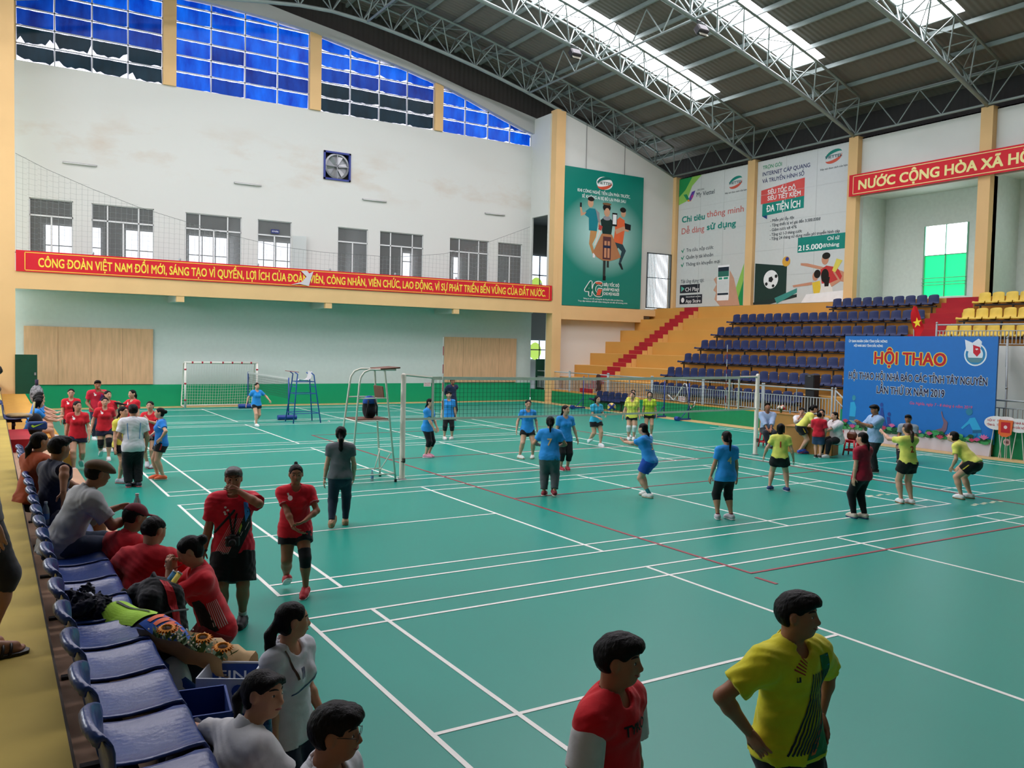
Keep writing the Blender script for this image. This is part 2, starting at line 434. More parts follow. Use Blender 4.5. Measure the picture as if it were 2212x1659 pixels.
# corridor behind the upper wall
cb = MB(); cb.bx(-2.6, 22, 34, 34.1, 5.2, 9.4); cb.bx(-2.6, 22, 30.2, 34, 9.3, 9.4); cb.bx(-2.6, 22, 30.2, 34, 5.1, 5.2)
for xx in (-2.6, .5, 4.0, 7.2, 10.9, 13.1, 16.9, 19.8, 22): cb.bx(xx - .06, xx + .06, 30.2, 34, 5.2, 9.4)
struct(cb.build('wall_corridor', mat('corridor_wall', '#b9bbb7', .8, .3)))
DAY = mat('daylight_pane', '#ffffff', .5, emit='#eef3ff', estr=4.5)
for i, (x0, x1, z0, z1) in enumerate([(-.72, .34, 5.6, 7.8), (1.1, 1.5, 5.6, 7.85), (5.25, 7.1, 5.6, 7.85), (16.3, 17.7, 6.5, 7.85), (2.5, 3.7, 5.6, 7.85), (8.2, 10.6, 5.6, 7.85), (11.2, 12.6, 5.6, 7.85), (19.4, 20.6, 5.6, 7.85)]):  # last four panes are added to brighten the corridor behind the glass
    p = MB(); p.bx(x0, x1, 33.95, 33.98, z0, z1)
    o = struct(p.build('window_%d' % (20 + i), DAY)); f = MB()
    n = max(1, round((x1 - x0) / .55))
    for j in range(n + 1): f.bx(x0 + (x1 - x0) * j / n - .02, x0 + (x1 - x0) * j / n + .02, 33.9, 33.95, z0, z1)
    for zz in (z0, (z0 + z1) / 2 + .2, z1): f.bx(x0, x1, 33.9, 33.95, zz - .02, zz + .02)
    f.build('window_frame', FRAMEW, o)

# ---- the blue window band under the arch
WT = [(-2, 17.0), (2, 17.3), (5.4, 17.36), (7.5, 17.27), (9.7, 17.1), (11, 16.85), (12.7, 16.58), (14.4, 16.3), (16.1, 15.95), (17.7, 15.53), (19.1, 15.08), (20.5, 14.66), (22.0, 14.2)]
wtop = lambda x: float(np.interp(x, [p[0] for p in WT], [p[1] for p in WT]))
CT = [(-2.6, 17.7), (2, 17.95), (7.4, 17.9), (9.05, 17.62), (11.5, 17.25), (15, 16.55), (17.9, 15.85), (19.9, 15.5), (22.2, 15.05)]
ctop = lambda x: float(np.interp(x, [p[0] for p in CT], [p[1] for p in CT]))
def film(name, c_lo, c_hi, s):
    m = bpy.data.materials.new(name); m.use_nodes = True; nt = m.node_tree; b = nt.nodes['Principled BSDF']
    b.inputs['Base Color'].default_value = (*[q * .35 for q in lin(c_lo)], 1); b.inputs['Roughness'].default_value = .25; b.inputs['Specular IOR Level'].default_value = .12
    tc = nt.nodes.new('ShaderNodeTexCoord'); mp = nt.nodes.new('ShaderNodeMapping'); mp.inputs['Scale'].default_value = (1.6, 1, .5)
    n = nt.nodes.new('ShaderNodeTexNoise'); n.inputs['Scale'].default_value = 1.1; n.inputs['Detail'].default_value = 7; n.inputs['Roughness'].default_value = .62
    r = nt.nodes.new('ShaderNodeValToRGB'); r.color_ramp.elements[0].position = .35; r.color_ramp.elements[1].position = .66
    r.color_ramp.elements[0].color = (*lin(c_lo), 1); r.color_ramp.elements[1].color = (*lin(c_hi), 1)
    nt.links.new(tc.outputs['Object'], mp.inputs[0]); nt.links.new(mp.outputs[0], n.inputs['Vector']); nt.links.new(n.outputs['Fac'], r.inputs[0]); nt.links.new(r.outputs[0], b.inputs['Emission Color'])
    b.inputs['Emission Strength'].default_value = s
    return m
FB = film('film_blue', '#0438b4', '#0a74ff', .62); FD = film('film_dark', '#0e2630', '#1d3f52', .35)
FB2 = film('film_navy', '#062684', '#0a54d0', .5)
rr = random.Random(3)
def film_cell(mb, x0, x1, z0, z1, gap):
    """one sheet of film, a little smaller than its pane and ragged along its edges"""
    top = lambda x: min(z1 - .035, wtop(x) - .02)
    if top(x0) - z0 < .12 and top(x1) - z0 < .12: return
    n = 9; lo = []; hi = []
    for i in range(n + 1):
        x = x0 + .03 + (x1 - x0 - .06) * i / n
        e = min(i, n - i) / n
        g = gap * (rr.random() ** 2) * (1.6 if e < .12 else .5)
        lo.append((x + rr.uniform(-.01, .01), z0 + .035 + g + (gap * .9 if e == 0 and rr.random() < .4 else 0)))
        hi.append((x, max(top(x) - rr.random() * .02, z0 + .06)))
    mb.add([(p[0], 30.12, p[1]) for p in lo] + [(p[0], 30.12, p[1]) for p in hi], [(i, i + 1, n + 2 + i, n + 1 + i) for i in range(n)])
for k, (a, c) in enumerate([(-1.9, 3.45), (3.97, 9.76), (10.29, 16.16), (16.6, 21.95)]):
    xs = [a + (c - a) * i / 4 for i in range(5)]; zs = [13.6 + .69 * i for i in range(7)]
    fb = MB()
    for xx in xs: fb.bx(xx - .025, xx + .025, 30.06, 30.11, 13.6, wtop(xx))
    for zz in zs:
        xe = c
        while xe > a and wtop(xe) < zz: xe -= .1
        if xe > a + .3: fb.bx(a, xe, 30.06, 30.11, zz - .022, zz + .022)
    w = struct(fb.build('window_%d' % (k + 1), mat('mullion_grey', '#b9bdc2', .5)))
    fm = MB()
    for i in range(4):
        for j in range(6):
            if zs[j] > wtop(xs[i]): continue
            dark = (k == 0 and j < 2) or (k == 2 and j < 2)
            fm.cur = 1 if dark else (2 if (k == 0 and j < 4 and rr.random() < .7) or rr.random() < .25 else 0)
            film_cell(fm, xs[i], xs[i + 1], zs[j], zs[j + 1], .2 if dark and k == 0 else (.05 if k == 3 or k == 2 else .014))
    fm.build('window_film', [FB, FD, FB2], w)
    gl = MB(); n = 12
    P = [[(a + (c - a) * i / n, 30.22, 13.6) for i in range(n + 1)], [(a + (c - a) * i / n, 30.22, wtop(a + (c - a) * i / n)) for i in range(n + 1)]]
    gl.grid(P); gl.build('window_glass', mat('bright_pane', '#ffffff', .4, emit='#eae6ff', estr=1.3), w)
b = MB()
for x0, x1 in ((-2.05, -1.9), (3.45, 3.97), (9.76, 10.29), (16.16, 16.6)): b.bx(x0, x1, 29.9, 30.25, 13.6, min(wtop(x0), wtop(x1)) + .1)
struct(b.build('column_window', BEIGE))
b = MB(); n = 30; xs = [-2.6 + 24.8 * i / n for i in range(n + 1)]
b.grid([[(x, 29.8, wtop(x)) for x in xs], [(x, 29.8, ctop(x)) for x in xs], [(x, 30.4, ctop(x)) for x in xs]]); b.grid([[(x, 30.3, wtop(x)) for x in xs], [(x, 29.8, wtop(x)) for x in xs]])
struct(b.build('trim_1', mat('cornice_grey', '#b5b6b2', .85)))
b = MB(); xs = [-11 + 42.4 * i / 40 for i in range(41)]
b.grid([[(x, 30.4, 12.0 if x < -2.6 or x > 22.2 else ctop(x) - .3) for x in xs], [(x, 30.4, roofz(x) + .05) for x in xs]])
struct(b.build('wall_gable', DARK))

# ---- balcony
b = MB(); b.bx(-2.0, 22.1, 28.0, 30, 4.98, 5.3)
struct(b.build('slab', mat('soffit', '#b9c6bf', .85)))
b = MB(); b.bx(-2.0, 22.1, 27.85, 28.0, 4.66, 5.32)
for xx in (3.8, 10.05, 16.48): b.bx(xx - .15, xx + .15, 27.87, 28.06, 4.42, 4.66)
struct(b.build('trim_2', BEIGE))
b = MB()
for xx in (3.8, 10.05, 16.48): b.bx(xx - .14, xx + .14, 28.06, 30, 4.44, 4.98)
b.bx(-2, 22.1, 29.7, 30, 4.7, 4.98)
struct(b.build('beam', mat('soffit', '#b9c6bf', .85)))
# ---- columns, right-hand part of the far wall
b = MB(); b.bx(22.1, 22.36, 27.85, 28.4, 0, 15.15); b.bx(22.37, 22.68, 27.87, 28.4, 0, 15.1); struct(b.build('column_1', BEIGE))
b = MB(); b.bx(-2.6, -2.0, 27.85, 28.4, .72, 17); struct(b.build('column_2', BEIGE))
b = MB(); b.bx(-12, -2.6, 28.0, 28.2, 0, 16); struct(b.build('wall_left_far', WHITE))
b = MB(); n = 12; xs = [22.6 + 8.1 * i / n for i in range(n + 1)]
holes = (28.5, 30.3, 5.16, 8.31)
holed(b, 'y', 28.0, 28.2, 22.6, 30.7, 5.1, 12.5, [holes])
b.grid([[(x, 28.0, 12.5) for x in xs], [(x, 28.0, max(12.5, chord(x) + .02)) for x in xs], [(x, 28.2, max(12.5, chord(x) + .02)) for x in xs]])
struct(b.build('wall_poster', WHITE))
b = MB(); b.bx(22.6, 28.25, 28.4, 28.5, 0, 4.5); b.bx(22.2, 30.6, 28.5, 28.6, 0, 5.2); struct(b.build('wall_under', mat('wall_warm', '#dcd6cc', .85, .25)))
b = MB(); b.bx(22.68, 28.3, 27.9, 28.45, 4.38, 5.1); b.bx(28.3, 29.2, 27.9, 28.45, 4.75, 5.1); struct(b.build('trim_3', BEIGE))
b = MB(); holed(b, 'x', 22.0, 22.1, 28.3, 30.2, 5.2, 15.0, [(28.35, 29.85, 5.2, 9.8)])
n = 4; struct(b.build('wall_return', WHITE))
# stair hall seen through the openings beside the column
b = MB(); b.bx(22.2, 28.4, 32, 32.1, 0, 12); b.bx(22.2, 28.4, 28.7, 32, 9.8, 9.9); b.bx(28.3, 28.4, 28.6, 32, 0, 12); b.bx(22.2, 28.4, 28.7, 32, 4.9, 5.2); b.bx(22.1, 22.2, 30.2, 32, 0, 12)
struct(b.build('wall_stairhall', mat('hall_grey', '#777a79', .8)))
for i, (x0, x1, z0, z1) in enumerate([(23.3, 24.9, 2.2, 3.25), (23.3, 24.7, 5.9, 8.05)]):
    p = MB(); p.bx(x0, x1, 31.96, 31.98, z0, z1); o = struct(p.build('window_%d' % (30 + i), mat('day_view', '#ffffff', .5, emit='#cfe0f2', estr=2.2, noise=0)))
    f = MB(); f.bx(x0, x1, 31.9, 31.96, (z0 + z1) / 2 - .03, (z0 + z1) / 2 + .03); f.bx((x0 * .55 + x1 * .45) - .03, (x0 * .55 + x1 * .45) + .03, 31.9, 31.96, z0, z1); f.build('window_frame', mat('frame_dark', '#4a4c52', .5), o)
    g = MB(); g.ball((x0 + .45, 31.93, z0 + .45), (.42, .03, .5)); g.build('leaves_view', mat('view_leaf', '#7c9a3a', .8, emit='#9fbf58', estr=.9), o)
# gate of steel bars
g = MB(); g.bx(28.5, 30.3, 27.95, 28.0, 8.25, 8.31); g.bx(28.5, 30.3, 27.95, 28.0, 5.2, 5.26); g.bx(28.5, 28.55, 27.95, 28.0, 5.2, 8.3); g.bx(30.25, 30.3, 27.95, 28, 5.2, 8.3); g.bx(28.5, 30.3, 27.95, 28, 6.9, 6.94)
gate = tag(g.build('bar_gate', mat('gate_steel', '#4c5357', .5, metal=.3)), 'tall grey steel bar gate in the far wall above the stand', 'gate')
g = MB()
for i in range(16): g.bx(28.6 + i * .109, 28.625 + i * .109, 27.96, 27.99, 5.2, 8.3)
g.build('bars', mat('gate_steel', '#4c5357', .5, metal=.3), gate)
b = MB(); b.bx(28.2, 30.6, 29.6, 29.7, 5.2, 9); struct(b.build('wall_behind_gate', mat('gate_room_glow', '#c9d2d6', .8, emit='#dfe9f2', estr=.25)))  # a faint glow in the wall's material stands in for light falling on it

# ---- right wall
b = MB(); b.bx(30.6, 30.8, 16.2, 28.2, 0, 12.6); holed(b, 'x', 30.6, 30.8, -13, 16.2, 0, 12.6, [(10.44, 15.96, 5.0, 9.98), (4.44, 9.96, 5.0, 9.98), (-1.56, 3.96, 5.0, 9.98)])
wr = struct(b.build('wall_right', WHITE))
for i, y in enumerate((28.0, 22.2, 16.2, 10.2, 4.2, -1.8)):
    b = MB(); b.bx(30.3, 30.85, y - .24, y + .24, 5.1, 12.65); struct(b.build('column_%d' % (i + 3), BEIGE))
b = MB()
for y0, y1 in ((10.44, 15.96), (4.44, 9.96), (-1.56, 3.96)):
    holed(b, 'x', 32.5, 32.6, y0, y1, 5.1, 10.2, [(y0 + 1.55, y0 + 3.55, 5.5, 8.6)]); b.bx(30.8, 32.5, y0, y1, 10.05, 10.15); b.bx(30.8, 32.6, y1, y1 + .1, 5.1, 10.2); b.bx(30.8, 32.6, y0 - .1, y0, 5.1, 10.2); b.bx(30.6, 32.6, y0, y1, 5.05, 5.18)
struct(b.build('wall_bay', mat('bay_wall', '#cfd8d0', .85, .25, noise=.05)))
for i, y0 in enumerate((10.44, 4.44)):
    ya, yb = y0 + 1.55, y0 + 3.55
    p = MB(); p.cur = 0; p.bx(32.55, 32.58, ya, yb, 7.3, 8.6); p.cur = 1; p.bx(32.55, 32.58, ya, yb, 5.5, 7.3)
    o = struct(p.build('window_%d' % (40 + i), [DAY, mat('green_pane', '#19c97a', .4, emit='#10e884', estr=.85)]))
    f = MB(); f.bx(32.46, 32.54, ya, ya + .06, 5.5, 8.6); f.bx(32.46, 32.54, yb - .06, yb, 5.5, 8.6); f.bx(32.48, 32.54, ya + .98, ya + 1.02, 5.5, 8.6); f.bx(32.48, 32.54, ya, yb, 7.28, 7.32)
    for zz in (6.0, 6.12, 6.3): f.bx(32.4, 32.44, ya, yb, zz - .015, zz + .015)
    f.build('window_frame', mat('frame_green', '#6fae8d', .5), o)
b = MB(); b.bx(31.3, 31.4, -13, 30.4, 12.0, 15.0); b.bx(30.6, 31.3, -13, 28, 12.55, 12.6); struct(b.build('wall_eave', DARKY))

# ---- roof
YS = [30.45, 23.05, 21.35, 17.05, 15.35, 11.05, 9.35, 5.05, 3.35, -13]
SKX0, SKX1 = -7.1, 27.1
b = MB(); N = 44
def strip(mb, x0, x1, y0, y1, dz=0., n=N):
    xs = [x0 + (x1 - x0) * i / n for i in range(n + 1)]
    mb.grid([[(x, y1, roofz(x) + dz) for x in xs], [(x, y0, roofz(x) + dz) for x in xs]])
for i in range(0, len(YS), 2): strip(b, -11.3, 31.4, YS[i + 1], YS[i])
for i in range(1, len(YS) - 1, 2):
    strip(b, -11.3, SKX0, YS[i + 1], YS[i], n=5); strip(b, SKX1, 31.4, YS[i + 1], YS[i], n=5)
struct(b.build('ceiling', ROOFM))
SKYM = mat('skylight_sheet', '#ffffff', .5, emit='#f3ecf4', estr=SKYLIGHT_E)
for i in range(1, len(YS) - 1, 2):
    b = MB(); strip(b, SKX0, SKX1, YS[i + 1], YS[i], .02, 26)
    struct(b.build('window_%d' % (50 + i), SKYM))
px_ = [30.45 - 1.45 * i for i in range(28)]
for i, x in enumerate(px_):
    b = MB(); b.bx(x - .045, x + .045, -13, 30.3, roofz(x) - .2, roofz(x) - .03)
    struct(b.build('ceiling_beam', STEEL))

# ---- trusses
def truss(y, lab):
    t = thing('roof_truss', lab, 'roof truss', (0, y, 0), 0, 'arched roof trusses')
    xb = [30.4 - 1.45 * i for i in range(29)]; bot = [Vector((x, 0, chord(x))) for x in xb]
    MB().tube(bot, .085, 8).build('bottom_chord', STEEL, t, 180)
    xt = [x - .725 for x in xb[:-1]]
    tops = {s: [Vector((x, s * .68, roofz(x) - .28)) for x in xt] for s in (-1, 1)}
    for s in (-1, 1): MB().tube(tops[s], .055, 6).build('top_chord', STEEL, t, 180)
    for s in (-1, 1):
        w = MB()
        for i in range(len(xt)):
            w.tube([bot[i], tops[s][i]], .03, 5, False); w.tube([bot[i + 1], tops[s][i]], .03, 5, False)
        w.build('side_lacing', STEEL, t, 180)
    w = MB()
    for i in range(len(xt)):
        w.tube([tops[-1][i], tops[1][i]], .03, 5, False)
        if i < len(xt) - 1: w.tube([tops[-1][i], tops[1][i + 1]] if i % 2 else [tops[1][i], tops[-1][i + 1]], .022, 5, False)
    w.build('top_lacing', STEEL, t, 180)
    return t
for y, l in ((28.05, 'arched roof truss against the gable above the blue windows'), (22.2, 'arched roof truss landing between the two white billboards'), (16.2, 'arched roof truss landing at the left end of the red banner'),
             (10.2, 'arched roof truss landing on the column beside the green window'), (4.2, 'arched roof truss at the top right corner of the photo')): truss(y, l)
def longit(x, lab, zb=None, h=None):
    zb = chord(x) if zb is None else zb; zt = roofz(x) - .22 if h is None else zb + h
    t = thing('tie_truss', lab, 'tie truss', (x, 0, 0), 0, 'tie trusses between the arches')
    MB().tube([(0, -12.9, zb), (0, 28.05, zb)], .05, 6).build('bottom_pipe', STEEL, t, 180)
    if h is not None: MB().tube([(0, -12.9, zt), (0, 28.05, zt)], .05, 6).build('top_pipe', STEEL, t, 180)
    w = MB(); y = 28.05
    while y > -7:
        for s in (1.0, 3.0, 5.0):
            w.tube([(0, y - s - 1, zb), (0, y - s, zt)], .028, 5, False); w.tube([(0, y - s + 1, zb), (0, y - s, zt)], .028, 5, False)
        y -= 6
    w.build('lacing', STEEL, t, 180)
longit(20.45, 'lattice tie truss with floodlights, crossing the arches lengthwise on the right')
longit(11.75, 'lattice tie truss crossing the arches lengthwise above the middle of the court')
longit(30.25, 'lattice tie truss running along the eave above the right wall', 12.72, 1.25)

# ---- the right-hand stand
RX = [22.2, 22.98, 24.0, 25.03, 26.06, 27.08, 28.1, 29.15, 30.6]
TZ = [.66, 1.345, 1.98, 2.62, 3.26, 3.9, 4.54, 5.18]
b = MB()
for k in range(8):
    y0 = 9.5 if k < 4 else -13
    b.bx(RX[k], RX[k + 1], y0 if k >= 4 else 10.2, 28.4, TZ[k] - .68 if k else .0, TZ[k])
stand = struct(b.build('floor_stand', TAN))
b = MB()
for k in range(8): b.bx(RX[k] + .02, RX[k + 1], 10.2 if k < 4 else -13, 28.4, TZ[k], TZ[k] + .006)
b.build('treads', TANTOP, stand)
b = MB(); b.bx(22.17, 22.2, 10.2, 29.9, 0, .62); b.bx(22.17, 22.2, -13, 10.2, 0, 1.0); b.bx(22.2, 22.6, 28.4, 29.9, 0, .62)
b.build('kerb_face', mat('kerb_green', '#0c8a57', .55, .4, noise=.06), stand)
b = MB(); b.bx(26.0, 26.06, -13, 9.5, 0, 3.3); b.bx(23.5, 26, 9.4, 9.5, 0, 3.0); b.build('vomitory_wall', WHITE, stand)
b = MB(); b.bx(22.25, 25.9, -13, 5.2, .0, .9); b.build('entrance_ramp', TAN, stand)
def aisle(name, y0, y1, k0):
    red = MB(); side = MB()
    for k in range(k0, 7):
        for j in range(3):
            z1 = TZ[k] + (TZ[k + 1] - TZ[k]) * (j + 1) / 3; x0 = RX[k + 1] - .68 + .34 * j - (.012 if j == 2 else 0)
            red.bx(x0, x0 + .36, y0, y1, z1 - .2, z1 + .004); 
            if j < 2: side.bx(x0 + .01, x0 + .33, y0 - .01, y1 - .01, TZ[k], z1 - .004)
    o = struct(red.build('trim_%d' % (10 + k0), REDP)); side.build('step_cheek', mat('cheek_tan', '#dcae66', .8), o); return o
aisle('stair', 24.5, 25.55, 0)
aisle('stair', 9.55, 10.8, 1)
b = MB(); b.bx(22.0, 22.75, 9.9, 10.75, 0, .3); b.bx(22.3, 22.98, 9.9, 10.75, .3, .66); b.bx(22.98, 23.7, 9.6, 10.75, .66, 1.345)
struct(b.build('trim_9', REDP))

# ---- the left-hand stand
b = MB(); b.bx(-2.68, -1.72, -13, 28.0, 0, .7); b.bx(-1.72, -1.38, -13, 9.9, 0, .35)
ls = struct(b.build('floor_platform', mat('platform_tile', '#cba383', .55, .4, noise=.1, nscale=3)))
b = MB(); b.bx(-1.38, -1.375, -13, 9.9, 0, .33); b.build('kerb_face', mat('kerb_dark', '#2b3a34', .7), ls)
b = MB(); b.bx(-2.55, -2.535, -13, 28, .7, 1.135); b.build('riser', mat('riser_dark', '#4a4038', .8), ls)
b = MB(); b.bx(-9, -2.55, -13, 28.0, .6, 1.15); struct(b.build('floor_walkway', mat('walkway_yellow', '#b9a14c', .75, .25, noise=.16, nscale=1.3)))
b = MB(); b.bx(-2.67, -1.7, 12.2, 28.0, .6, .74); b.bx(-1.72, -1.3, 12.2, 28.0, 0, .36); struct(b.build('floor_dais', mat('dais_orange', '#d6a04a', .75, .25, noise=.06)))
b = MB(); b.bx(-3.1, -2.15, 10.0, 12.0, .1, .95); b.bx(-2.15, -1.62, 10.0, 12.2, 0, .5); struct(b.build('trim_20', REDP))
b = MB(); b.bx(-10.7, -10.5, -13, 28, 0, 3.0); b.bx(-10.7, -10.5, -13, 28, 10.5, 13.5)
for y in (28, 22.2, 16.2, 10.2, 4.2, -1.8, -7.8, -13): b.bx(-10.7, -10.3, y - .4, y + .4, 3.0, 10.5)
struct(b.build('wall_left', WHITE))
SIDEM = mat('side_daylight', '#ffffff', .5, emit='#f2f6ff', estr=SIDE_E)
for i, y in enumerate((22.2, 16.2, 10.2, 4.2)):
    p = MB(); p.bx(-10.66, -10.64, y + .4, y + 5.6, 5.6, 9.6); o = struct(p.build('window_%d' % (60 + i), SIDEM))
    f = MB()
    for j in range(5): f.bx(-10.62, -10.56, y + .4 + 1.3 * j - .04, y + .4 + 1.3 * j + .04, 5.6, 9.6)
    for zz in (5.6, 6.9, 8.2, 9.6): f.bx(-10.62, -10.56, y + .4, y + 5.6, zz - .04, zz + .04)
    f.build('window_frame', FRAMEW, o)
    s = MB(); s.bx(-10.68, -10.5, y, y + 6, 9.6, 10.5); s.bx(-10.68, -10.5, y, y + 6, 3.0, 5.6); struct(s.build('wall_spandrel', WHITE))
b = MB(); b.bx(-10.68, -10.5, -13, 4.2, 3, 10.5); b.bx(-11.3, 31.4, -13.2, -13, 0, 18.5); b.bx(-11.4, -11.3, -13, 30.4, 12, 15)
struct(b.build('wall_near', mat('wall_near', '#6f706c', .9, .2)))
# ================================================================ people
# Every figure is grown from its posed joints as one smooth surface (a distance field meshed with surface nets); clothes, hair and shoes are children.
BIG = 1.0
PEOPLE = []
def V(*a): return np.array(a if len(a) > 1 else a[0], float)
def nrm(v): return v / (np.linalg.norm(v) + 1e-12)
class Field:
    def __init__(s, lo, hi, h):
        s.h = h; s.o = np.array(lo, float) - 2.5 * h
        s.n = np.ceil((np.array(hi) + 2.5 * h - s.o) / h).astype(int) + 1
        s.F = np.full(s.n, BIG, np.float32)
        s.ax = [(s.o[i] + np.arange(s.n[i]) * h).astype(np.float32) for i in range(3)]
    def sub(s, lo, hi):
        i0 = np.clip(np.floor((np.array(lo) - s.o) / s.h).astype(int), 0, s.n); i1 = np.clip(np.ceil((np.array(hi) - s.o) / s.h).astype(int) + 1, 0, s.n)
        sl = tuple(slice(a, b) for a, b in zip(i0, i1))
        return sl, s.ax[0][sl[0]][:, None, None], s.ax[1][sl[1]][None, :, None], s.ax[2][sl[2]][None, None, :]
    def put(s, sl, d, k, neg=False):
        A = s.F[sl]
        if neg:
            h = np.maximum(k - np.abs(A + d), 0) / k if k > 0 else 0
            s.F[sl] = np.maximum(A, -d) + h * h * k * .25
        else:
            h = np.maximum(k - np.abs(A - d), 0) / k if k > 0 else 0
            s.F[sl] = np.minimum(A, d) - h * h * k * .25
    def cone(s, a, b, ra, rb, k=.02, flatdir=None, fs=1., clip=None, neg=False):
        a = V(a); b = V(b); rm = max(ra, rb) + k + 2 * s.h
        sl, X, Y, Z = s.sub(np.minimum(a, b) - rm, np.maximum(a, b) + rm)
        if 0 in s.F[sl].shape: return
        ba = b - a; L = ba @ ba + 1e-12
        px = X - a[0]; py = Y - a[1]; pz = Z - a[2]
        t = np.clip((px * ba[0] + py * ba[1] + pz * ba[2]) / L, 0, 1)
        qx = px - t * ba[0]; qy = py - t * ba[1]; qz = pz - t * ba[2]
        if flatdir is not None:
            f = flatdir; m = (qx * f[0] + qy * f[1] + qz * f[2]) * (fs - 1)
            qx = qx + m * f[0]; qy = qy + m * f[1]; qz = qz + m * f[2]
        d = np.sqrt(qx * qx + qy * qy + qz * qz) - (ra + (rb - ra) * t)
        for c in (clip or []):
            p, n = c; d = np.maximum(d, (X - p[0]) * n[0] + (Y - p[1]) * n[1] + (Z - p[2]) * n[2])
        s.put(sl, d.astype(np.float32), k, neg)
    def ell(s, c, r, M=None, k=.02, neg=False, clip=None):
        """ellipsoid, M columns are its axes"""
        c = V(c); r = V(r); rm = r.max() + k + 2 * s.h
        sl, X, Y, Z = s.sub(c - rm, c + rm)
        if 0 in s.F[sl].shape: return
        px = X - c[0]; py = Y - c[1]; pz = Z - c[2]
        if M is None: M = np.eye(3)
        q = [(px * M[0, i] + py * M[1, i] + pz * M[2, i]) / r[i] for i in range(3)]
        k0 = np.sqrt(q[0] ** 2 + q[1] ** 2 + q[2] ** 2)
        d = (k0 - 1) * r.min() * .5 + (k0 - 1) * (k0 / (np.sqrt((q[0] / r[0]) ** 2 + (q[1] / r[1]) ** 2 + (q[2] / r[2]) ** 2) + 1e-6)) * .5
        for cl in (clip or []):
            p, n = cl; d = np.maximum(d, (X - p[0]) * n[0] + (Y - p[1]) * n[1] + (Z - p[2]) * n[2])
        s.put(sl, d.astype(np.float32), k, neg)
    def cut(s, p, n):
        s.F = np.maximum(s.F, ((s.ax[0][:, None, None] - p[0]) * n[0] + (s.ax[1][None, :, None] - p[1]) * n[1] + (s.ax[2][None, None, :] - p[2]) * n[2]).astype(np.float32))
    def folds(s, amp, H, seed=0):
        X = s.ax[0][:, None, None] / H; Y = s.ax[1][None, :, None] / H; Z = s.ax[2][None, None, :] / H
        w = np.sin(X * 38 + 9 * np.sin(Z * 17 + seed) + seed) * np.sin(Z * 46 + 7 * np.sin(X * 15 + Y * 20)) * .6 + np.sin(Z * 75 + X * 60 + Y * 40 + seed) * .25 + np.sin(Z * 28 - X * 52 + Y * 30 + 2 * seed) * .35
        s.F = np.where(np.abs(s.F) < .06, s.F + (amp * w).astype(np.float32), s.F)
    def mesh(s):
        F = s.F; S_ = F < 0
        c = np.zeros(np.array(F.shape) - 1, np.int8)
        for dx in (0, 1):
            for dy in (0, 1):
                for dz in (0, 1):
                    c += S_[dx:dx + c.shape[0], dy:dy + c.shape[1], dz:dz + c.shape[2]]
        act = np.argwhere((c > 0) & (c < 8))
        if len(act) == 0: return np.zeros((0, 3)), np.zeros((0, 4), int)
        idx = np.full(c.shape, -1, np.int64); idx[act[:, 0], act[:, 1], act[:, 2]] = np.arange(len(act))
        corner = [(0, 0, 0), (1, 0, 0), (0, 1, 0), (1, 1, 0), (0, 0, 1), (1, 0, 1), (0, 1, 1), (1, 1, 1)]
        val = np.stack([F[act[:, 0] + a, act[:, 1] + b, act[:, 2] + d] for a, b, d in corner], 1)
        acc = np.zeros((len(act), 3)); cnt = np.zeros(len(act))
        for i in range(8):
            for j in range(i + 1, 8):
                d = np.array(corner[j]) - np.array(corner[i])
                if np.abs(d).sum() != 1: continue
                m = (val[:, i] < 0) != (val[:, j] < 0)
                t = np.where(m, val[:, i] / (val[:, i] - val[:, j] + 1e-20), 0)
                acc += m[:, None] * (np.array(corner[i]) + t[:, None] * d); cnt += m
        P = s.o + (act + acc / cnt[:, None]) * s.h
        Q = []
        for a in range(3):
            b, d = [(1, 2), (2, 0), (0, 1)][a]
            lo = [slice(None)] * 3; hi = [slice(None)] * 3; lo[a] = slice(0, -1); hi[a] = slice(1, None)
            s0 = S_[tuple(lo)]; s1 = S_[tuple(hi)]
            for flip in (0, 1):
                e = np.argwhere((s0 & ~s1) if not flip else (~s0 & s1))
                e = e[(e[:, b] > 0) & (e[:, d] > 0) & (e[:, b] < F.shape[b] - 1) & (e[:, d] < F.shape[d] - 1)]
                q = []
                for ob, od in ((-1, -1), (0, -1), (0, 0), (-1, 0)):
                    g = e.copy(); g[:, b] += ob; g[:, d] += od; q.append(idx[g[:, 0], g[:, 1], g[:, 2]])
                q = np.stack(q, 1)
                if flip: q = q[:, ::-1]
                Q.append(q)
        Q = np.concatenate(Q); Q = Q[(Q >= 0).all(1)]
        return P, Q
def np_mesh(name, P, Q, m, parent):
    me = bpy.data.meshes.new(name)
    me.vertices.add(len(P)); me.vertices.foreach_set('co', np.asarray(P, np.float32).ravel())
    me.loops.add(Q.size); me.loops.foreach_set('vertex_index', Q.astype(np.int32).ravel())
    me.polygons.add(len(Q)); me.polygons.foreach_set('loop_start', np.arange(0, Q.size, Q.shape[1], dtype=np.int32))
    me.polygons.foreach_set('use_smooth', np.ones(len(Q), bool))
    me.update(calc_edges=True)
    me.materials.append(m)
    o = bpy.data.objects.new(name, me); COL.objects.link(o); o.parent = parent
    return o

def ik(a, c, l1, l2, hint):
    a = V(a); c = V(c); d = c - a; L = np.linalg.norm(d)
    if L > (l1 + l2) * .999: c = a + d / L * (l1 + l2) * .999; d = c - a; L = np.linalg.norm(d)
    u = d / L; x = (l1 * l1 - l2 * l2 + L * L) / (2 * L); h = math.sqrt(max(l1 * l1 - x * x, 0))
    p = hint - u * (hint @ u); p = nrm(p)
    return a + u * x + p * h, c

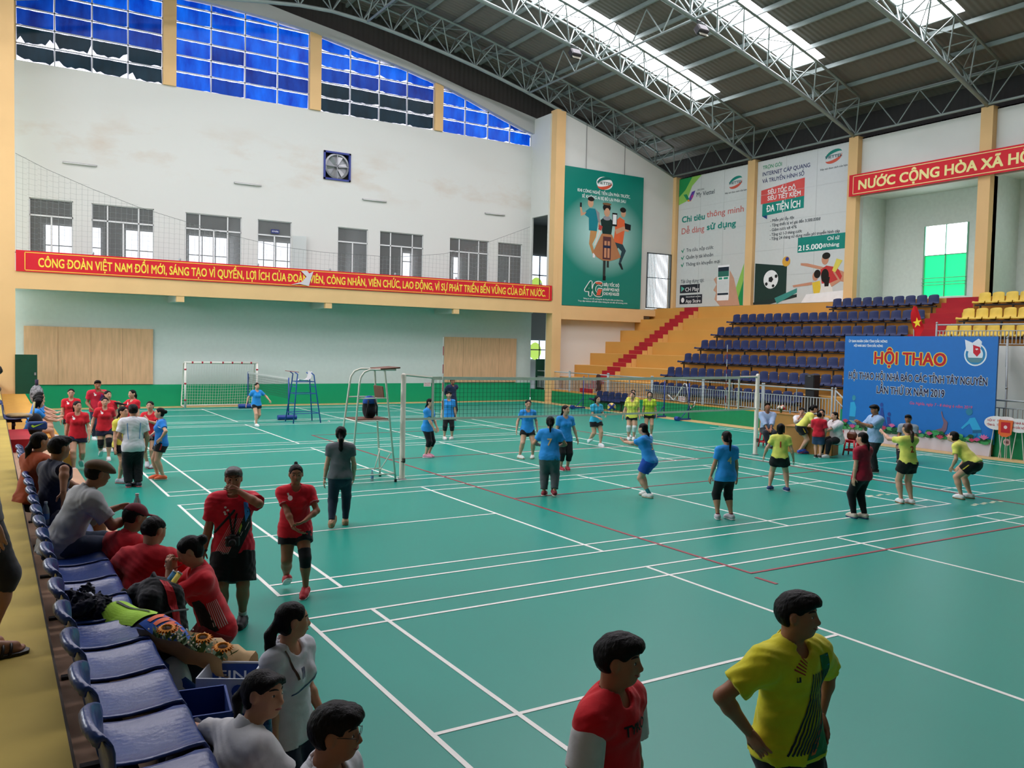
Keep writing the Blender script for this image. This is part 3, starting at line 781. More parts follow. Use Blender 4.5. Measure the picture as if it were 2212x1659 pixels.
def hand_mesh(w, d, n, sd, hl, curl, h, point=False):
    """w wrist, d finger direction, n palm normal, sd towards the thumb"""
    d = nrm(d); n = nrm(n - d * (n @ d)); sd = nrm(sd - d * (sd @ d) - n * (sd @ n))
    pw = hl * .42
    tips = []; segs = []
    for i, (off, ln) in enumerate(((.36, .92), (.12, 1.0), (-.12, .94), (-.36, .74))):
        k = w + d * hl * (.5 if i != 3 else .46) + sd * pw * off
        segs.append((w + d * hl * .06 + sd * pw * off * .7, k, hl * .075, hl * .06))
        dirv = nrm(d + sd * off * .25); p = k; ang = 0
        for j, (f, r0, r1) in enumerate(((.22, .052, .047), (.15, .047, .043), (.11, .043, .035))):
            ang += curl * (.55 if j == 0 else .75) * (1 + .12 * i)
            dd = dirv * math.cos(ang) + n * math.sin(ang)
            q = p + dd * hl * f * ln; segs.append((p, q, hl * r0, hl * r1)); p = q
    t0 = w + d * hl * .12 + sd * pw * .3; t1 = t0 + nrm(d * .6 + sd * .8 + n * .35) * hl * .24; t2 = t1 + nrm(d * .9 + sd * .25 + n * (.3 + curl * .4)) * hl * .22
    segs += [(t0, t1, hl * .07, hl * .056), (t1, t2, hl * .055, hl * .042)]
    segs.append((w - d * hl * .12, w + d * hl * .1, hl * .12, hl * .12))
    P = np.array([s[0] for s in segs] + [s[1] for s in segs])
    F = Field(P.min(0) - hl * .14, P.max(0) + hl * .14, h)
    for a, b, r0, r1 in segs: F.cone(a, b, r0, r1, hl * .025)
    F.ell(w + d * hl * .27 , (pw * .5, hl * .3, hl * .095), np.stack([sd, d, n], 1), hl * .04)
    return F.mesh()

def axis_rot(v, k, a):
    k = nrm(k); return v * math.cos(a) + np.cross(k, v) * math.sin(a) + k * (k @ v) * (1 - math.cos(a))

SKINS = {'t': '#b98566', 'd': '#9c694c', 'l': '#d3a286'}
def skin(k): return mat('skin_' + k, SKINS[k], .55, .4, noise=.05, nscale=14)
HAIR = mat('hair_black', '#0b0908', .55, .16, noise=.2, nscale=40, bump=.3, bscale=90, stretch=(1, 1, .2))
HAIRG = mat('hair_grey', '#3a3735', .5, .5, noise=.35, nscale=50, stretch=(1, 1, .3))
EYEW = mat('eye_white', '#d9d4cc', .3); EYEB = mat('eye_dark', '#1d120d', .25); BROW = mat('brow', '#1a1412', .8); LIPS = mat('lips', '#9a4b46', .5); TEETH = mat('teeth', '#e6e0d6', .4)

def person(label, x, y, az, H=1.56, z=0., sex='f', res=.014, build=1., sk='t', pose=None, hair='pony', hairm=None, top=None, bottom=None, shoes='#d8d8d8', sole='#eeeeee', socks=None, group=None, extra=None, chest=None, face=None, hands=True):
    """joints in units of H; x to the figure's right, y forward, z up"""
    p = dict(lean=0, side=0, twist=0, hy=0, hp=0, hr=0, ph=.525, pf=0., px=0., fR=(.055, 0, 0, -8), fL=(-.055, 0, 0, 8), hR=(.155, .03, .485), hL=(-.155, .03, .485), eR=(.4, -1, 0), eL=(-.4, -1, 0),
             kR=(.1, 1, 0), kL=(-.1, 1, 0), curl=.35, nR=(-1, .2, 0), nL=(1, .2, 0), dR=None, dL=None, hipw=1.)
    p.update(pose or {})
    root = thing('person', label, 'person', (x, y, z), -R(az), group)
    man = sex == 'm'; B = build
    ex = V(1, 0, 0); ey = V(0, 1, 0); ez = V(0, 0, 1)
    # frames
    T = axis_rot(ez, ex, -R(p['lean'])); T = axis_rot(T, ey, R(p['side']))
    Fd = axis_rot(ey, ex, -R(p['lean'])); tw = -R(p['twist']); Fd = axis_rot(Fd, T, tw); Rt = nrm(np.cross(Fd, T)); Fd = nrm(np.cross(T, Rt))
    P0 = V(p['px'], p['pf'], p['ph'])
    waist = P0 + T * .085; mid = P0 + T * .15; chestc = P0 + T * .215; neckb = P0 + T * .298 - Fd * .006
    shw = .112 if man else .1
    shw *= (.6 + .4 * B)
    sR = P0 + T * .272 + Rt * shw; sL = P0 + T * .272 - Rt * shw
    hipR = P0 + V(.05, 0, -.012); hipL = P0 + V(-.05, 0, -.012)
    nd = nrm(T * .65 + ez * .5 + Fd * .18)
    hc = neckb + nd * .118 + Fd * .012
    # head frame
    hu = nrm(T * .35 + ez * .65); hf = ey.copy(); hf = axis_rot(hf, ez, tw * .6 - R(p['hy'])); hr = nrm(np.cross(hf, hu)); hf = nrm(np.cross(hu, hr))
    hu = axis_rot(hu, hr, -R(p['hp'])); hf = axis_rot(hf, hr, -R(p['hp'])); hu2 = axis_rot(hu, hf, R(p['hr'])); hr = axis_rot(hr, hf, R(p['hr'])); hu = hu2
    hh = .133
    if man: hh = .13
    HM = np.stack([hr, hf, hu], 1)
    hd = lambda a, b, c: hc + HM @ (V(a, b, c) * hh)
    # limbs
    def foot(q):
        fx, fy, fz, yaw = q[:4]; pitch = q[4] if len(q) > 4 else 0
        f = V(math.sin(R(yaw)), math.cos(R(yaw)), 0); ank = V(fx, fy, fz + .045)
        return ank, f, pitch
    aR, ffR, ptR = foot(p['fR']); aL, ffL, ptL = foot(p['fL'])
    kR, aR = ik(hipR, aR, .245, .245, V(p['kR'])); kL, aL = ik(hipL, aL, .245, .245, V(p['kL']))
    al, fl_ = (.172, .148) if man else (.168, .144)
    eR, wR = ik(sR, V(p['hR']), al, fl_, V(p['eR'])); eL, wL = ik(sL, V(p['hL']), al, fl_, V(p['eL']))
    lim = .9 if not man else 1.0
    # ---------------- body
    pts = np.array([aR, aL, kR, kL, eR, eL, wR, wL, P0, sR, sL, hc + .09, hc - .09])
    lo = pts.min(0) - .13; hi = pts.max(0) + .13
    F = Field(lo * H, hi * H, res)
    def C(a, b, ra, rb, k=.02, Fi=None, **kw):
        kw2 = dict(kw)
        if 'clip' in kw2: kw2['clip'] = [(V(c[0]) * H, c[1]) for c in kw2['clip']]
        (Fi or F).cone(V(a) * H, V(b) * H, ra * H, rb * H, k * H, **kw2)
    def E(c, r, M=None, k=.02, Fi=None, **kw):
        if 'clip' in kw: kw['clip'] = [(V(q[0]) * H, q[1]) for q in kw['clip']]
        (Fi or F).ell(V(c) * H, V(r) * H, M, k * H, **kw)
    def torso(Fi, g, hem=None):
        C(P0 - T * .012, waist, .092 * B + g, .078 * B + g, .03, Fi, flatdir=Fd, fs=1.32)
        C(waist, chestc, .078 * B + g, (.098 if man else .088) * B + g, .03, Fi, flatdir=Fd, fs=1.42)
        C(sR - Rt * .03 - T * .014, sL + Rt * .03 - T * .014, .041 + g * .8, .041 + g * .8, .035, Fi)
        C(neckb - T * .01, sR, .034 + g, .03 + g, .03, Fi); C(neckb - T * .01, sL, .034 + g, .03 + g, .03, Fi)
        if not man:
            for s_ in (-1, 1): E(chestc + Rt * .04 * s_ + Fd * .05 - T * .02, (.036 + g, .034 + g, .038 + g), None, .03, Fi)
        elif B > 1.02: E(P0 + T * .08 + Fd * .035, (.07 * B + g, .05 * B + g, .07 * B + g), None, .04, Fi)
        for s_ in (-1, 1): E(P0 + V(.042 * s_, 0, 0) - Fd * .032 - T * .02, (.05 * B + g, .048 * B + g, .052 * B + g), None, .03, Fi)
    torso(F, 0)
    for h_, k_, a_ in ((hipR, kR, aR), (hipL, kL, aL)):
        C(h_, k_, .062 * B * lim ** .3, .038 * B ** .5, .025)
        C(k_, k_ + (a_ - k_) * .32, .036, .036 * B ** .5, .02); bk = -nrm(np.cross(np.cross(a_ - k_, ey), a_ - k_) + 1e-6)
        C(k_ + (a_ - k_) * .2 - ey * .006, k_ + (a_ - k_) * .5 - ey * .004, .033 * B ** .5, .027, .02); C(k_ + (a_ - k_) * .32, a_, .033, .02, .02)
    for s_, e_, w_ in ((sR, eR, wR), (sL, eL, wL)):
        C(s_, e_, .032 * lim * B ** .5, .0245 * lim, .025); C(e_, e_ + (w_ - e_) * .3, .024 * lim, .0255 * lim * B ** .3, .015); C(e_ + (w_ - e_) * .3, w_, .025 * lim, .0165 * lim, .015)
    for a_, f_, pt in ((aR, ffR, ptR), (aL, ffL, ptL)):
        fdn = axis_rot(f_, nrm(np.cross(f_, ez)), -R(pt)); ud = nrm(np.cross(np.cross(f_, ez), fdn))
        C(a_, a_ - ud * .02 + fdn * .09, .021, .016, .015)
        if not shoes:
            sdv = nrm(np.cross(fdn, ud)) * (1 if a_ is aR else -1)
            for j, (o_, l_) in enumerate(((-.021, .118), (-.009, .118), (.002, .113), (.012, .106), (.021, .098))): C(a_ - ud * .03 + fdn * .085 + sdv * o_ * .9, a_ - ud * .034 + fdn * l_ + sdv * o_, .0105 if j == 0 else .0085, .0095 if j == 0 else .0075, .004)
            C(a_ - ud * .024 - fdn * .02, a_ - ud * .03 + fdn * .08, .022, .024, .012)
    C(neckb - T * .02, hc - hu * .03 - hf * .012, .036 * (1.02 if man else .9), .034 * (1.02 if man else .9), .018)
    # head
    k = .012
    E(hd(0, -.06, .13), (.36 * hh, .445 * hh, .37 * hh), HM, k); E(hd(0, .07, -.15), (.285 * hh, .34 * hh, .345 * hh), HM, .03); E(hd(0, .25, -.37), (.13 * hh, .11 * hh, .1 * hh), HM, .025)
    for s_ in (-1, 1):
        E(hd(.15 * s_, .25, -.12), (.12 * hh, .1 * hh, .13 * hh), HM, .015); E(hd(.375 * s_, -.04, -.01), (.06 * hh, .1 * hh, .155 * hh), HM, .006); E(hd(.44 * s_, -.02, .0), (.03 * hh, .05 * hh, .08 * hh), HM, .004, neg=True); E(hd(.145 * s_, .405, .035), (.085 * hh, .05 * hh, .045 * hh), HM, .006, neg=True)
    C(hd(0, .37, .05), hd(0, .47, -.115), .035 * hh, .065 * hh, .01)
    for s_ in (-1, 1): E(hd(.055 * s_, .42, -.13), (.045 * hh, .05 * hh, .04 * hh), HM, .006)
    E(hd(0, .385, -.255), (.12 * hh, .045 * hh, .05 * hh), HM, .008)
    BP, BQ = F.mesh()
    if hands:
        hh_ = max(.0045, min(.0075, res * .6))
        for w_, e_, s_, nk, dk in ((wR, eR, 1, 'nR', 'dR'), (wL, eL, -1, 'nL', 'dL')):
            d_ = V(p[dk]) if p[dk] is not None else nrm(w_ - e_); n_ = V(p[nk]); cu = p['curl'] if not isinstance(p['curl'], (tuple, list)) else p['curl'][0 if s_ > 0 else 1]
            sd = np.cross(d_, n_) * (-s_)
            hp, hq = hand_mesh(w_ * H, d_, n_, sd, .107 * H * (1.03 if man else .97), cu, hh_)
            BQ = np.concatenate([BQ, hq + len(BP)]); BP = np.concatenate([BP, hp])
    body = np_mesh('body', BP, BQ, skin(sk), root)
    # ---------------- face
    tree = BVHTree.FromPolygons([Vector(v) for v in BP], [tuple(q) for q in BQ])
    def onface(a, c, lift=0.):
        o_ = Vector(hd(a, 1.2, c) * H); hit = tree.ray_cast(o_, Vector(-hf), 2.)
        pnt = np.array(hit[0]) if hit[0] is not None else hd(a, .4, c) * H
        return pnt + hf * lift * H
    Mh = Matrix([[*HM[0]], [*HM[1]], [*HM[2]]])
    u_ = hh * H
    near = res <= .0095
    smile = (face or {}).get('smile', 0); m1 = MB()
    for s_ in (-1, 1):
        c_ = onface(.15 * s_, .035, -.002)
        e1 = MB().ball(c_, (.068 * u_, .03 * u_, .033 * u_), 10, 6, Mh).build('eye', EYEW if near else EYEB, root, 180)
        if near: MB().ball(c_ + hf * .012 * u_ + HM[:, 0] * .02 * u_ * (face or {}).get('gaze', 0), (.042 * u_, .03 * u_, .036 * u_), 10, 6, Mh).build('iris', EYEB, e1, 180)
        MB().tube([onface(.155 * s_ + t_ * .1, .155 + .025 * (1 - t_ * t_), 0) for t_ in (-1, -.5, 0, .5, 1)], [.012 * u_, .02 * u_, .022 * u_, .02 * u_, .01 * u_], 6).build('eyebrow', BROW, root, 180)
    m1.tube([onface(t_ * (.12 + .06 * smile), -.27 + .07 * smile * t_ * t_, 0) for t_ in (-1, -.5, 0, .5, 1)], [.01 * u_, .026 * u_, .03 * u_, .026 * u_, .01 * u_], 6).build('mouth', LIPS, root, 180)
    if smile > .6:
        t1 = MB(); t1.ball(onface(0, -.262, .0006), (.11 * u_, .022 * u_, .02 * u_), 8, 4, Mh); t1.build('teeth', TEETH, root, 180)
    # ---------------- hair
    hm = hairm or HAIR
    Fh = Field((hc - .3) * H, (hc + .16) * H, min(res, .01))
    g = .03
    E(hd(0, -.09, .15), ((.375 + g) * hh, (.45 + g) * hh, (.385 + g) * hh), HM, .005, Fh)
    if hair in ('short', 'crop', 'balding'):
        if hair == 'short': E(hd(0, .14, .37), (.33 * hh, .34 * hh, .2 * hh), HM, .03, Fh); E(hd(.06, .3, .38), (.24 * hh, .2 * hh, .15 * hh), HM, .02, Fh)
        E(hd(0, -.2, -.04), ((.32 + g) * hh, .28 * hh, .27 * hh), HM, .03, Fh)
        E(hd(0, .42, -.13), (.42 * hh, .36 * hh, .38 * hh), HM, .02, Fh, neg=True)
        for s_ in (-1, 1): E(hd(.42 * s_, .1, -.2), (.15 * hh, .24 * hh, .3 * hh), HM, .01, Fh, neg=True)
        Fh.cut(hd(0, 0, -.34) * H, -hu - hf * .25)
    else:
        E(hd(0, -.2, -.12), ((.34 + g) * hh, .3 * hh, .33 * hh), HM, .02, Fh)
        if hair == 'bob' or hair == 'long':
            for s_ in (-1, 1): C(hd(.33 * s_, -.05, .2), hd(.36 * s_, .0, -.45 if hair == 'bob' else -.9), .1 * hh, .08 * hh, .02, Fh)
            C(hd(0, -.25, .1), hd(0, -.3, -.5 if hair == 'bob' else -1.3), .33 * hh, .28 * hh if hair == 'bob' else .2 * hh, .02, Fh, flatdir=hf, fs=1.3)
        if hair == 'bangs': E(hd(0, .3, .3), (.32 * hh, .17 * hh, .16 * hh), HM, .02, Fh)
        E(hd(0, .46, -.12), (.33 * hh, .36 * hh, .44 * hh), HM, .02, Fh, neg=True)
        if hair not in ('bob', 'long'):
            for s_ in (-1, 1): E(hd(.4 * s_, .06, -.17), (.12 * hh, .2 * hh, .22 * hh), HM, .01, Fh, neg=True)
        if hair == 'long' or hair == 'pony_low': pass
        if hair in ('pony', 'bangs'):
            a_ = hd(0, -.5, .12); b_ = hd(.03, -.68, -.2); c_ = b_ - ez * .12 * 1.0 - hf * .0; 
            C(hd(0, -.4, .14), a_, .12 * hh, .1 * hh, .01, Fh); C(a_, b_, .12 * hh, .13 * hh, .01, Fh); C(b_, c_, .13 * hh, .06 * hh, .01, Fh)
        if hair == 'pony_low':
            a_ = hd(0, -.46, -.2); b_ = hd(0, -.6, -.55) ; C(hd(0, -.35, -.1), a_, .15 * hh, .1 * hh, .01, Fh); C(a_, b_, .11 * hh, .13 * hh, .01, Fh); C(b_, b_ - ez * .11 - hf * .01, .13 * hh, .05 * hh, .01, Fh)
        if hair == 'pony_long':
            a_ = hd(0, -.48, -.05); b_ = hd(.05, -.66, -.4); c_ = b_ - ez * .09; d_ = c_ - ez * .09 + hf * .015
            C(hd(0, -.35, 0), a_, .16 * hh, .11 * hh, .01, Fh); C(a_, b_, .12 * hh, .17 * hh, .01, Fh); C(b_, c_, .17 * hh, .16 * hh, .01, Fh); C(c_, d_, .16 * hh, .06 * hh, .01, Fh)
        if hair == 'bun': C(hd(0, -.35, .1), hd(0, -.55, .12), .1 * hh, .1 * hh, .01, Fh); E(hd(0, -.62, .1), (.2 * hh, .18 * hh, .2 * hh), HM, .01, Fh)
        if hair == 'topknot': C(hd(0, -.25, .4), hd(0, -.3, .58), .1 * hh, .07 * hh, .01, Fh); E(hd(0, -.32, .6), (.1 * hh, .1 * hh, .08 * hh), HM, .01, Fh)
    if hair not in ('bob', 'long'):
        for s_ in (-1, 1): E(hd(.46 * s_, -.03, -.03), (.16 * hh, .135 * hh, .185 * hh), HM, .006, Fh, neg=True)
    Fh.folds((.0022 if hair in ('short', 'crop') else .0016) * H, H * .45, x + y); hp_, hq_ = Fh.mesh(); np_mesh('hair', hp_, hq_, hm, root)
    J = dict(H=H, T=T, Fd=Fd, Rt=Rt, P0=P0, neckb=neckb, sR=sR, sL=sL, eR=eR, eL=eL, wR=wR, wL=wL, hc=hc, hd=hd, HM=HM, kR=kR, kL=kL, aR=aR, aL=aL, hipR=hipR, hipL=hipL, root=root, chestc=chestc, waist=waist, hh=hh, hf=hf, hu=hu, hr=hr)
    # ---------------- top:  (colour, sleeve fraction, hem drop, collar colour or None, cuff colour)
    tp = dict(col='#c4202c', sl=.62, hem=-.045, collar=None, cuff=None, loose=1., open=True, sleeve=None); tp.update(top or {})
    g = .012 * tp['loose']
    lo2 = np.array([P0 - .16, sR - .1, sL - .1, eR - .07, eL - .07, neckb]).min(0); hi2 = np.array([P0 + .16, sR + .1, sL + .1, eR + .07, eL + .07, neckb + .03]).max(0)
    if tp['sl'] > 1: lo2 = np.minimum(lo2, np.minimum(wR, wL) - .06); hi2 = np.maximum(hi2, np.maximum(wR, wL) + .06)
    Fs = Field(lo2 * H, hi2 * H, res * .93)
    torso(Fs, g)
    C(P0 - T * .06, waist, .092 * B + g * 1.25, .078 * B + g * 1.5, .03, Fs, flatdir=Fd, fs=1.3)
    for h_, k_ in ((hipR, kR), (hipL, kL)):
        if nrm(k_ - h_) @ T < -.75: C(h_, h_ + (k_ - h_) * .3, .061 * B + g * .8, .058 * B + g * .8, .03, Fs)
    Fs.cut((P0 + T * tp['hem']) * H, -T)
    def sleeve(Fx, s_, e_, w_, f0, f1, gg, k=.03):
        if f1 <= 1:
            c_ = s_ + (e_ - s_) * f1; u = nrm(e_ - s_); C(s_ + (e_ - s_) * f0, s_ + (e_ - s_) * min(f1 + .12, 1), .032 * lim + gg * .8, .03 * lim + gg * 1.05, k, Fx, clip=[(c_, u)])
        else:
            C(s_, e_, .034 * lim + gg, .029 * lim + gg, .03, Fx); c_ = e_ + (w_ - e_) * (f1 - 1); C(e_, e_ + (w_ - e_) * (f1 - .95), .028 * lim + gg, .024 * lim + gg, .02, Fx, clip=[(c_, nrm(w_ - e_))])
    if tp['sleeve'] is None:
        for q in ((sR, eR, wR), (sL, eL, wL)): sleeve(Fs, *q, 0, tp['sl'], g)
    C(neckb - T * .06, hc, .041, .04, .004, Fs, neg=True)
    E(neckb + Fd * .032 + T * .004, (.036, .036, .034), None, .012, Fs, neg=True)
    Fs.folds((.0026 if res < .0095 else .0018) * (1 if tp['loose'] < 1.4 else 1.5) * H, H, x)
    SP, SQ = Fs.mesh()
    shirt = np_mesh('shirt', SP, SQ, cloth(tp['col']) if isinstance(tp['col'], str) else tp['col'], root)
    J['shirt'] = shirt; PEOPLE.append((label, J))
    J['tree'] = BVHTree.FromPolygons([Vector(v) for v in SP], [tuple(q) for q in SQ])
    if tp['sleeve'] is not None:
        for q in ((sR, eR, wR), (sL, eL, wL)):
            Fx = Field((np.minimum(q[0], q[1]) - .07) * H, (np.maximum(q[0], q[1]) + .07) * H, res); sleeve(Fx, *q, .22, tp['sl'], g * 1.25)
            a_, b_ = Fx.mesh(); np_mesh('sleeve', a_, b_, cloth(tp['sleeve']), root)
    if tp['collar'] is not None:
        Fc = Field((neckb - .08) * H, (neckb + .08) * H, min(res, .008))
        up_ = nrm(hc - neckb)
        C(neckb - up_ * .02, neckb + up_ * .045, .06, .047, .004, Fc); C(neckb - up_ * .08, neckb + up_ * .09, .044, .041, .004, Fc, neg=True)
        Fc.cut((neckb + up_ * .026) * H, nrm(up_ + Fd * .42)); Fc.cut((neckb - up_ * .012) * H, nrm(-up_ - Fd * .1))
        E(neckb + Fd * .06 + up_ * .0, (.015, .035, .05), None, .004, Fc, neg=True)
        a_, b_ = Fc.mesh()
        if len(a_): np_mesh('collar', a_, b_, cloth(tp['collar']), root)
    if tp['cuff'] is not None:
        for s_, e_ in ((sR, eR), (sL, eL)):
            c_ = s_ + (e_ - s_) * tp['sl']; u = nrm(e_ - s_); Fx = Field((c_ - .07) * H, (c_ + .07) * H, min(res, .009))
            C(c_ - u * .05, c_ + u * .05, .0325 * lim + g * 1.05, .0325 * lim + g * 1.05, .004, Fx, clip=[(c_ + u * .002, u), (c_ - u * .011, -u)]); C(c_ - u * .06, c_ + u * .06, .0275 * lim + g * 1.0, .0275 * lim + g * 1.0, .002, Fx, neg=True); a_, b_ = Fx.mesh()
            if len(a_): np_mesh('cuff', a_, b_, cloth(tp['cuff']), root)
    # ---------------- bottoms
    bt = dict(col='#16171c', len=.42, loose=1., stripe=None, kind='shorts'); bt.update(bottom or {})
    g2 = .008 * bt['loose']
    pts = np.array([P0, kR, kL, aR, aL, hipR, hipL]) if bt['len'] > 1 else np.array([P0, hipR + (kR - hipR) * bt['len'], hipL + (kL - hipL) * bt['len'], hipR, hipL])
    Fb = Field((pts.min(0) - .13) * H, (pts.max(0) + .13) * H, res)
    C(P0 - T * .012, waist, .092 * B + g2, .078 * B + g2, .03, Fb, flatdir=Fd, fs=1.32)
    for s_ in (-1, 1): E(P0 + V(.042 * s_, 0, 0) - Fd * .032 - T * .02, (.05 * B + g2, .048 * B + g2, .052 * B + g2), None, .03, Fb)
    for h_, k_, a_ in ((hipR, kR, aR), (hipL, kL, aL)):
        L = bt['len']
        if L <= 1:
            c_ = h_ + (k_ - h_) * L; u = nrm(k_ - h_); r1 = .062 + (.038 - .062) * L
            C(h_, h_ + (k_ - h_) * (L + .1), .064 * B + g2, r1 * B + g2 * 2.2, .03, Fb, clip=[(c_, u)])
        else:
            C(h_, k_, .064 * B + g2, .041 * B ** .5 + g2, .03, Fb); c_ = k_ + (a_ - k_) * (L - 1); u = nrm(a_ - k_)
            C(k_, k_ + (a_ - k_) * (L - .92), .041 * B ** .5 + g2, (.036 - .012 * (L - 1)) + g2 * (1.3 if bt['loose'] > 1.2 else .8), .02, Fb, clip=[(c_, u)])
    if bt['len'] > 1.2:
        for k_, a_ in ((kR, aR), (kL, aL)):
            c_ = k_ + (a_ - k_) * (bt['len'] - 1); u = nrm(a_ - k_); C(k_ + (a_ - k_) * .02, k_ + (a_ - k_) * .5, .0375 * B ** .5 + g2 * .7, .031 * B ** .5 + g2 * .8, .02, Fb, clip=[(c_, u)])
    st_ = max(0, nrm(kR - hipR) @ ey); n_ = nrm(T * (1 - .5 * st_) - ey * st_ + ez * .3 * st_); Fb.cut((P0 + n_ * (tp['hem'] + .03 + .06 * st_)) * H, n_)
    Fb.folds(.0016 * min(bt['loose'], 2) * H, H, y)
    a_, b_ = Fb.mesh()
    bo = np_mesh({'shorts': 'shorts', 'trousers': 'trousers', 'leggings': 'leggings'}[bt['kind']], a_, b_, cloth(bt['col']), root); J['btree'] = BVHTree.FromPolygons([Vector(v) for v in a_], [tuple(q) for q in b_])
    if bt['stripe']:
        for s_, h_, k_ in ((1, hipR, kR), (-1, hipL, kL)): decal(J, [(-.008, 0), (.008, 0), (.022, -.15 * bt['len'] / .42), (-.002, -.15 * bt['len'] / .42)], h_ * H, ey, nrm(h_ - k_), ex * -s_, ink(bt['stripe']), bo, 'side_stripe', tree=J['btree'], sc=H)
    # ---------------- socks, pads, shoes
    if socks:
        sc, t0 = socks
        for k_, a_ in ((kR, aR), (kL, aL)):
            c_ = k_ + (a_ - k_) * t0; u = nrm(a_ - k_); Fx = Field((np.minimum(c_, a_) - .06) * H, (np.maximum(c_, a_) + .06) * H, min(res, .011))
            C(c_ - u * .05, a_ + u * .01, .037 if t0 < .5 else .028, .025, .01, Fx, clip=[(c_, -u)]); a2, b2 = Fx.mesh(); np_mesh('sock', a2, b2, cloth(sc), root)
    if shoes:
        for a_, f_, pt in ((aR, ffR, ptR), (aL, ffL, ptL)):
            ax_ = nrm(np.cross(f_, ez)); fd = axis_rot(f_, ax_, -R(pt)); ud = nrm(np.cross(ax_, fd))
            base = a_ - ud * .045
            Fx = Field((a_ - .14) * H, (a_ + .14) * H, min(res, .009))
            C(a_ - fd * .012 - ud * .012, a_ + ud * .006, .03, .026, .01, Fx); C(base + ud * .03 - fd * .018, base + ud * .025 + fd * .06, .03, .032, .015, Fx); C(base + ud * .024 + fd * .05, base + ud * .018 + fd * .098, .031, .026, .015, Fx)
            C(a_ + ud * .01, base + ud * .03 + fd * .07, .024, .022, .015, Fx)
            Fx.cut((base + ud * .012) * H, -ud); Fx.cut((a_ + ud * .018) * H, nrm(ud - fd * .1))
            s1, s2 = Fx.mesh(); so = np_mesh('shoe', s1, s2, plastic(shoes, .6), root)
            Fx = Field((a_ - .14) * H, (a_ + .14) * H, min(res, .009))
            C(base + ud * .02 - fd * .02, base + ud * .02 + fd * .06, .034, .034, .01, Fx); C(base + ud * .02 + fd * .05, base + ud * .02 + fd * .1, .034, .028, .01, Fx)
            Fx.cut((base + ud * .0135) * H, ud); Fx.cut(base * H, -ud); s1, s2 = Fx.mesh()
            if len(s1): np_mesh('sole', s1, s2, plastic(sole, .6), so)
    if extra: extra(J)
    return J

def decal(J, poly, o, ax, ay, dirv, m, parent, name, tree=None, sc=1., lift=.004, sub=1):
    """lay a printed shape on the cloth: poly in the plane o, ax, ay is dropped along dirv"""
    tree = tree or J['tree']; o = V(o); ax = V(ax); ay = V(ay); dv = Vector(nrm(V(dirv)))
    bm = bmesh.new(); vs = [bm.verts.new((q[0], q[1], 0)) for q in poly]; bm.faces.new(vs)
    if sub:
        bmesh.ops.triangulate(bm, faces=bm.faces[:])
        for _ in range(sub): bmesh.ops.subdivide_edges(bm, edges=[e for e in bm.edges if e.calc_length() * sc > .018], cuts=1, use_grid_fill=True)
        bmesh.ops.triangulate(bm, faces=bm.faces[:])
    bm.verts.ensure_lookup_table(); bm.verts.index_update()
    co = []
    for v in bm.verts:
        q = Vector(o + (ax * v.co.x + ay * v.co.y) * sc); h = tree.ray_cast(q - dv * .35, dv, 1.)
        co.append((h[0] - dv * lift) if h[0] is not None else None)
    fs = [[v.index for v in f.verts] for f in bm.faces if all(co[v.index] is not None for v in f.verts)]
    bm.free()
    if not fs: return None
    b = MB(); b.add([c if c is not None else (0, 0, 0) for c in co], fs); ob = b.build(name, m, parent); return ob
def back_number(J, s, col, size=.11, front=False, drop=.06):
    P_, F_ = thick_text(s, .03); H = J['H']; w = P_[:, 0].max() + P_[:, 0].min(); sg = 1 if front else -1
    ax = -J['Rt'] * sg; dv = -J['Fd'] * sg; o = (J['chestc'] - J['T'] * drop) * H; P = []
    for q in P_:
        pt = Vector(o + (ax * (q[0] - w / 2) + J['T'] * q[1]) * size * H / .69) - Vector(dv) * .4
        h = J['tree'].ray_cast(pt, Vector(dv), 1.); P.append((h[0] if h[0] is not None else pt + Vector(dv) * .3) - Vector(dv) * (.006 + q[2]))
    b = MB(); b.add(P, F_); b.build('number' if len(s) == 1 else 'chest_lettering', ink(col), J['shirt'])
def badge(J, col='#f2e9e6', x=.045, y=.03, r=.018):
    H = J['H']; o = (J['chestc']) * H
    decal(J, ell(0, 0, r, r, 10), o + (J['Rt'] * x + J['T'] * y) * H, -J['Rt'], J['T'], -J['Fd'], ink(col), J['shirt'], 'badge', sc=H)
    decal(J, [(-r, r * .9), (-r * .2, r * .6), (-r * .6, r * 2.1), (-r * 1.3, r * 1.9)], o + (J['Rt'] * x + J['T'] * y) * H, -J['Rt'], J['T'], -J['Fd'], ink(col), J['shirt'], 'badge', sc=H)
def band(J, a, b, t0, t1, r0, r1, col, name, parent=None):
    """a sleeve-like band round the limb a-b (knee pad, strap, watch)"""
    H = J['H']; u = nrm(b - a); L = np.linalg.norm(b - a); p0 = a + (b - a) * t0; p1 = a + (b - a) * t1
    Fx = Field((np.minimum(p0, p1) - max(r0, r1) - .02) * H, (np.maximum(p0, p1) + max(r0, r1) + .02) * H, .008)
    Fx.cone((p0 - u * .02) * H, (p1 + u * .02) * H, r0 * H, r1 * H, .004, clip=[(p0 * H, -u), (p1 * H, u)])
    q, w = Fx.mesh()
    return np_mesh(name, q, w, cloth(col), parent or J['root'])
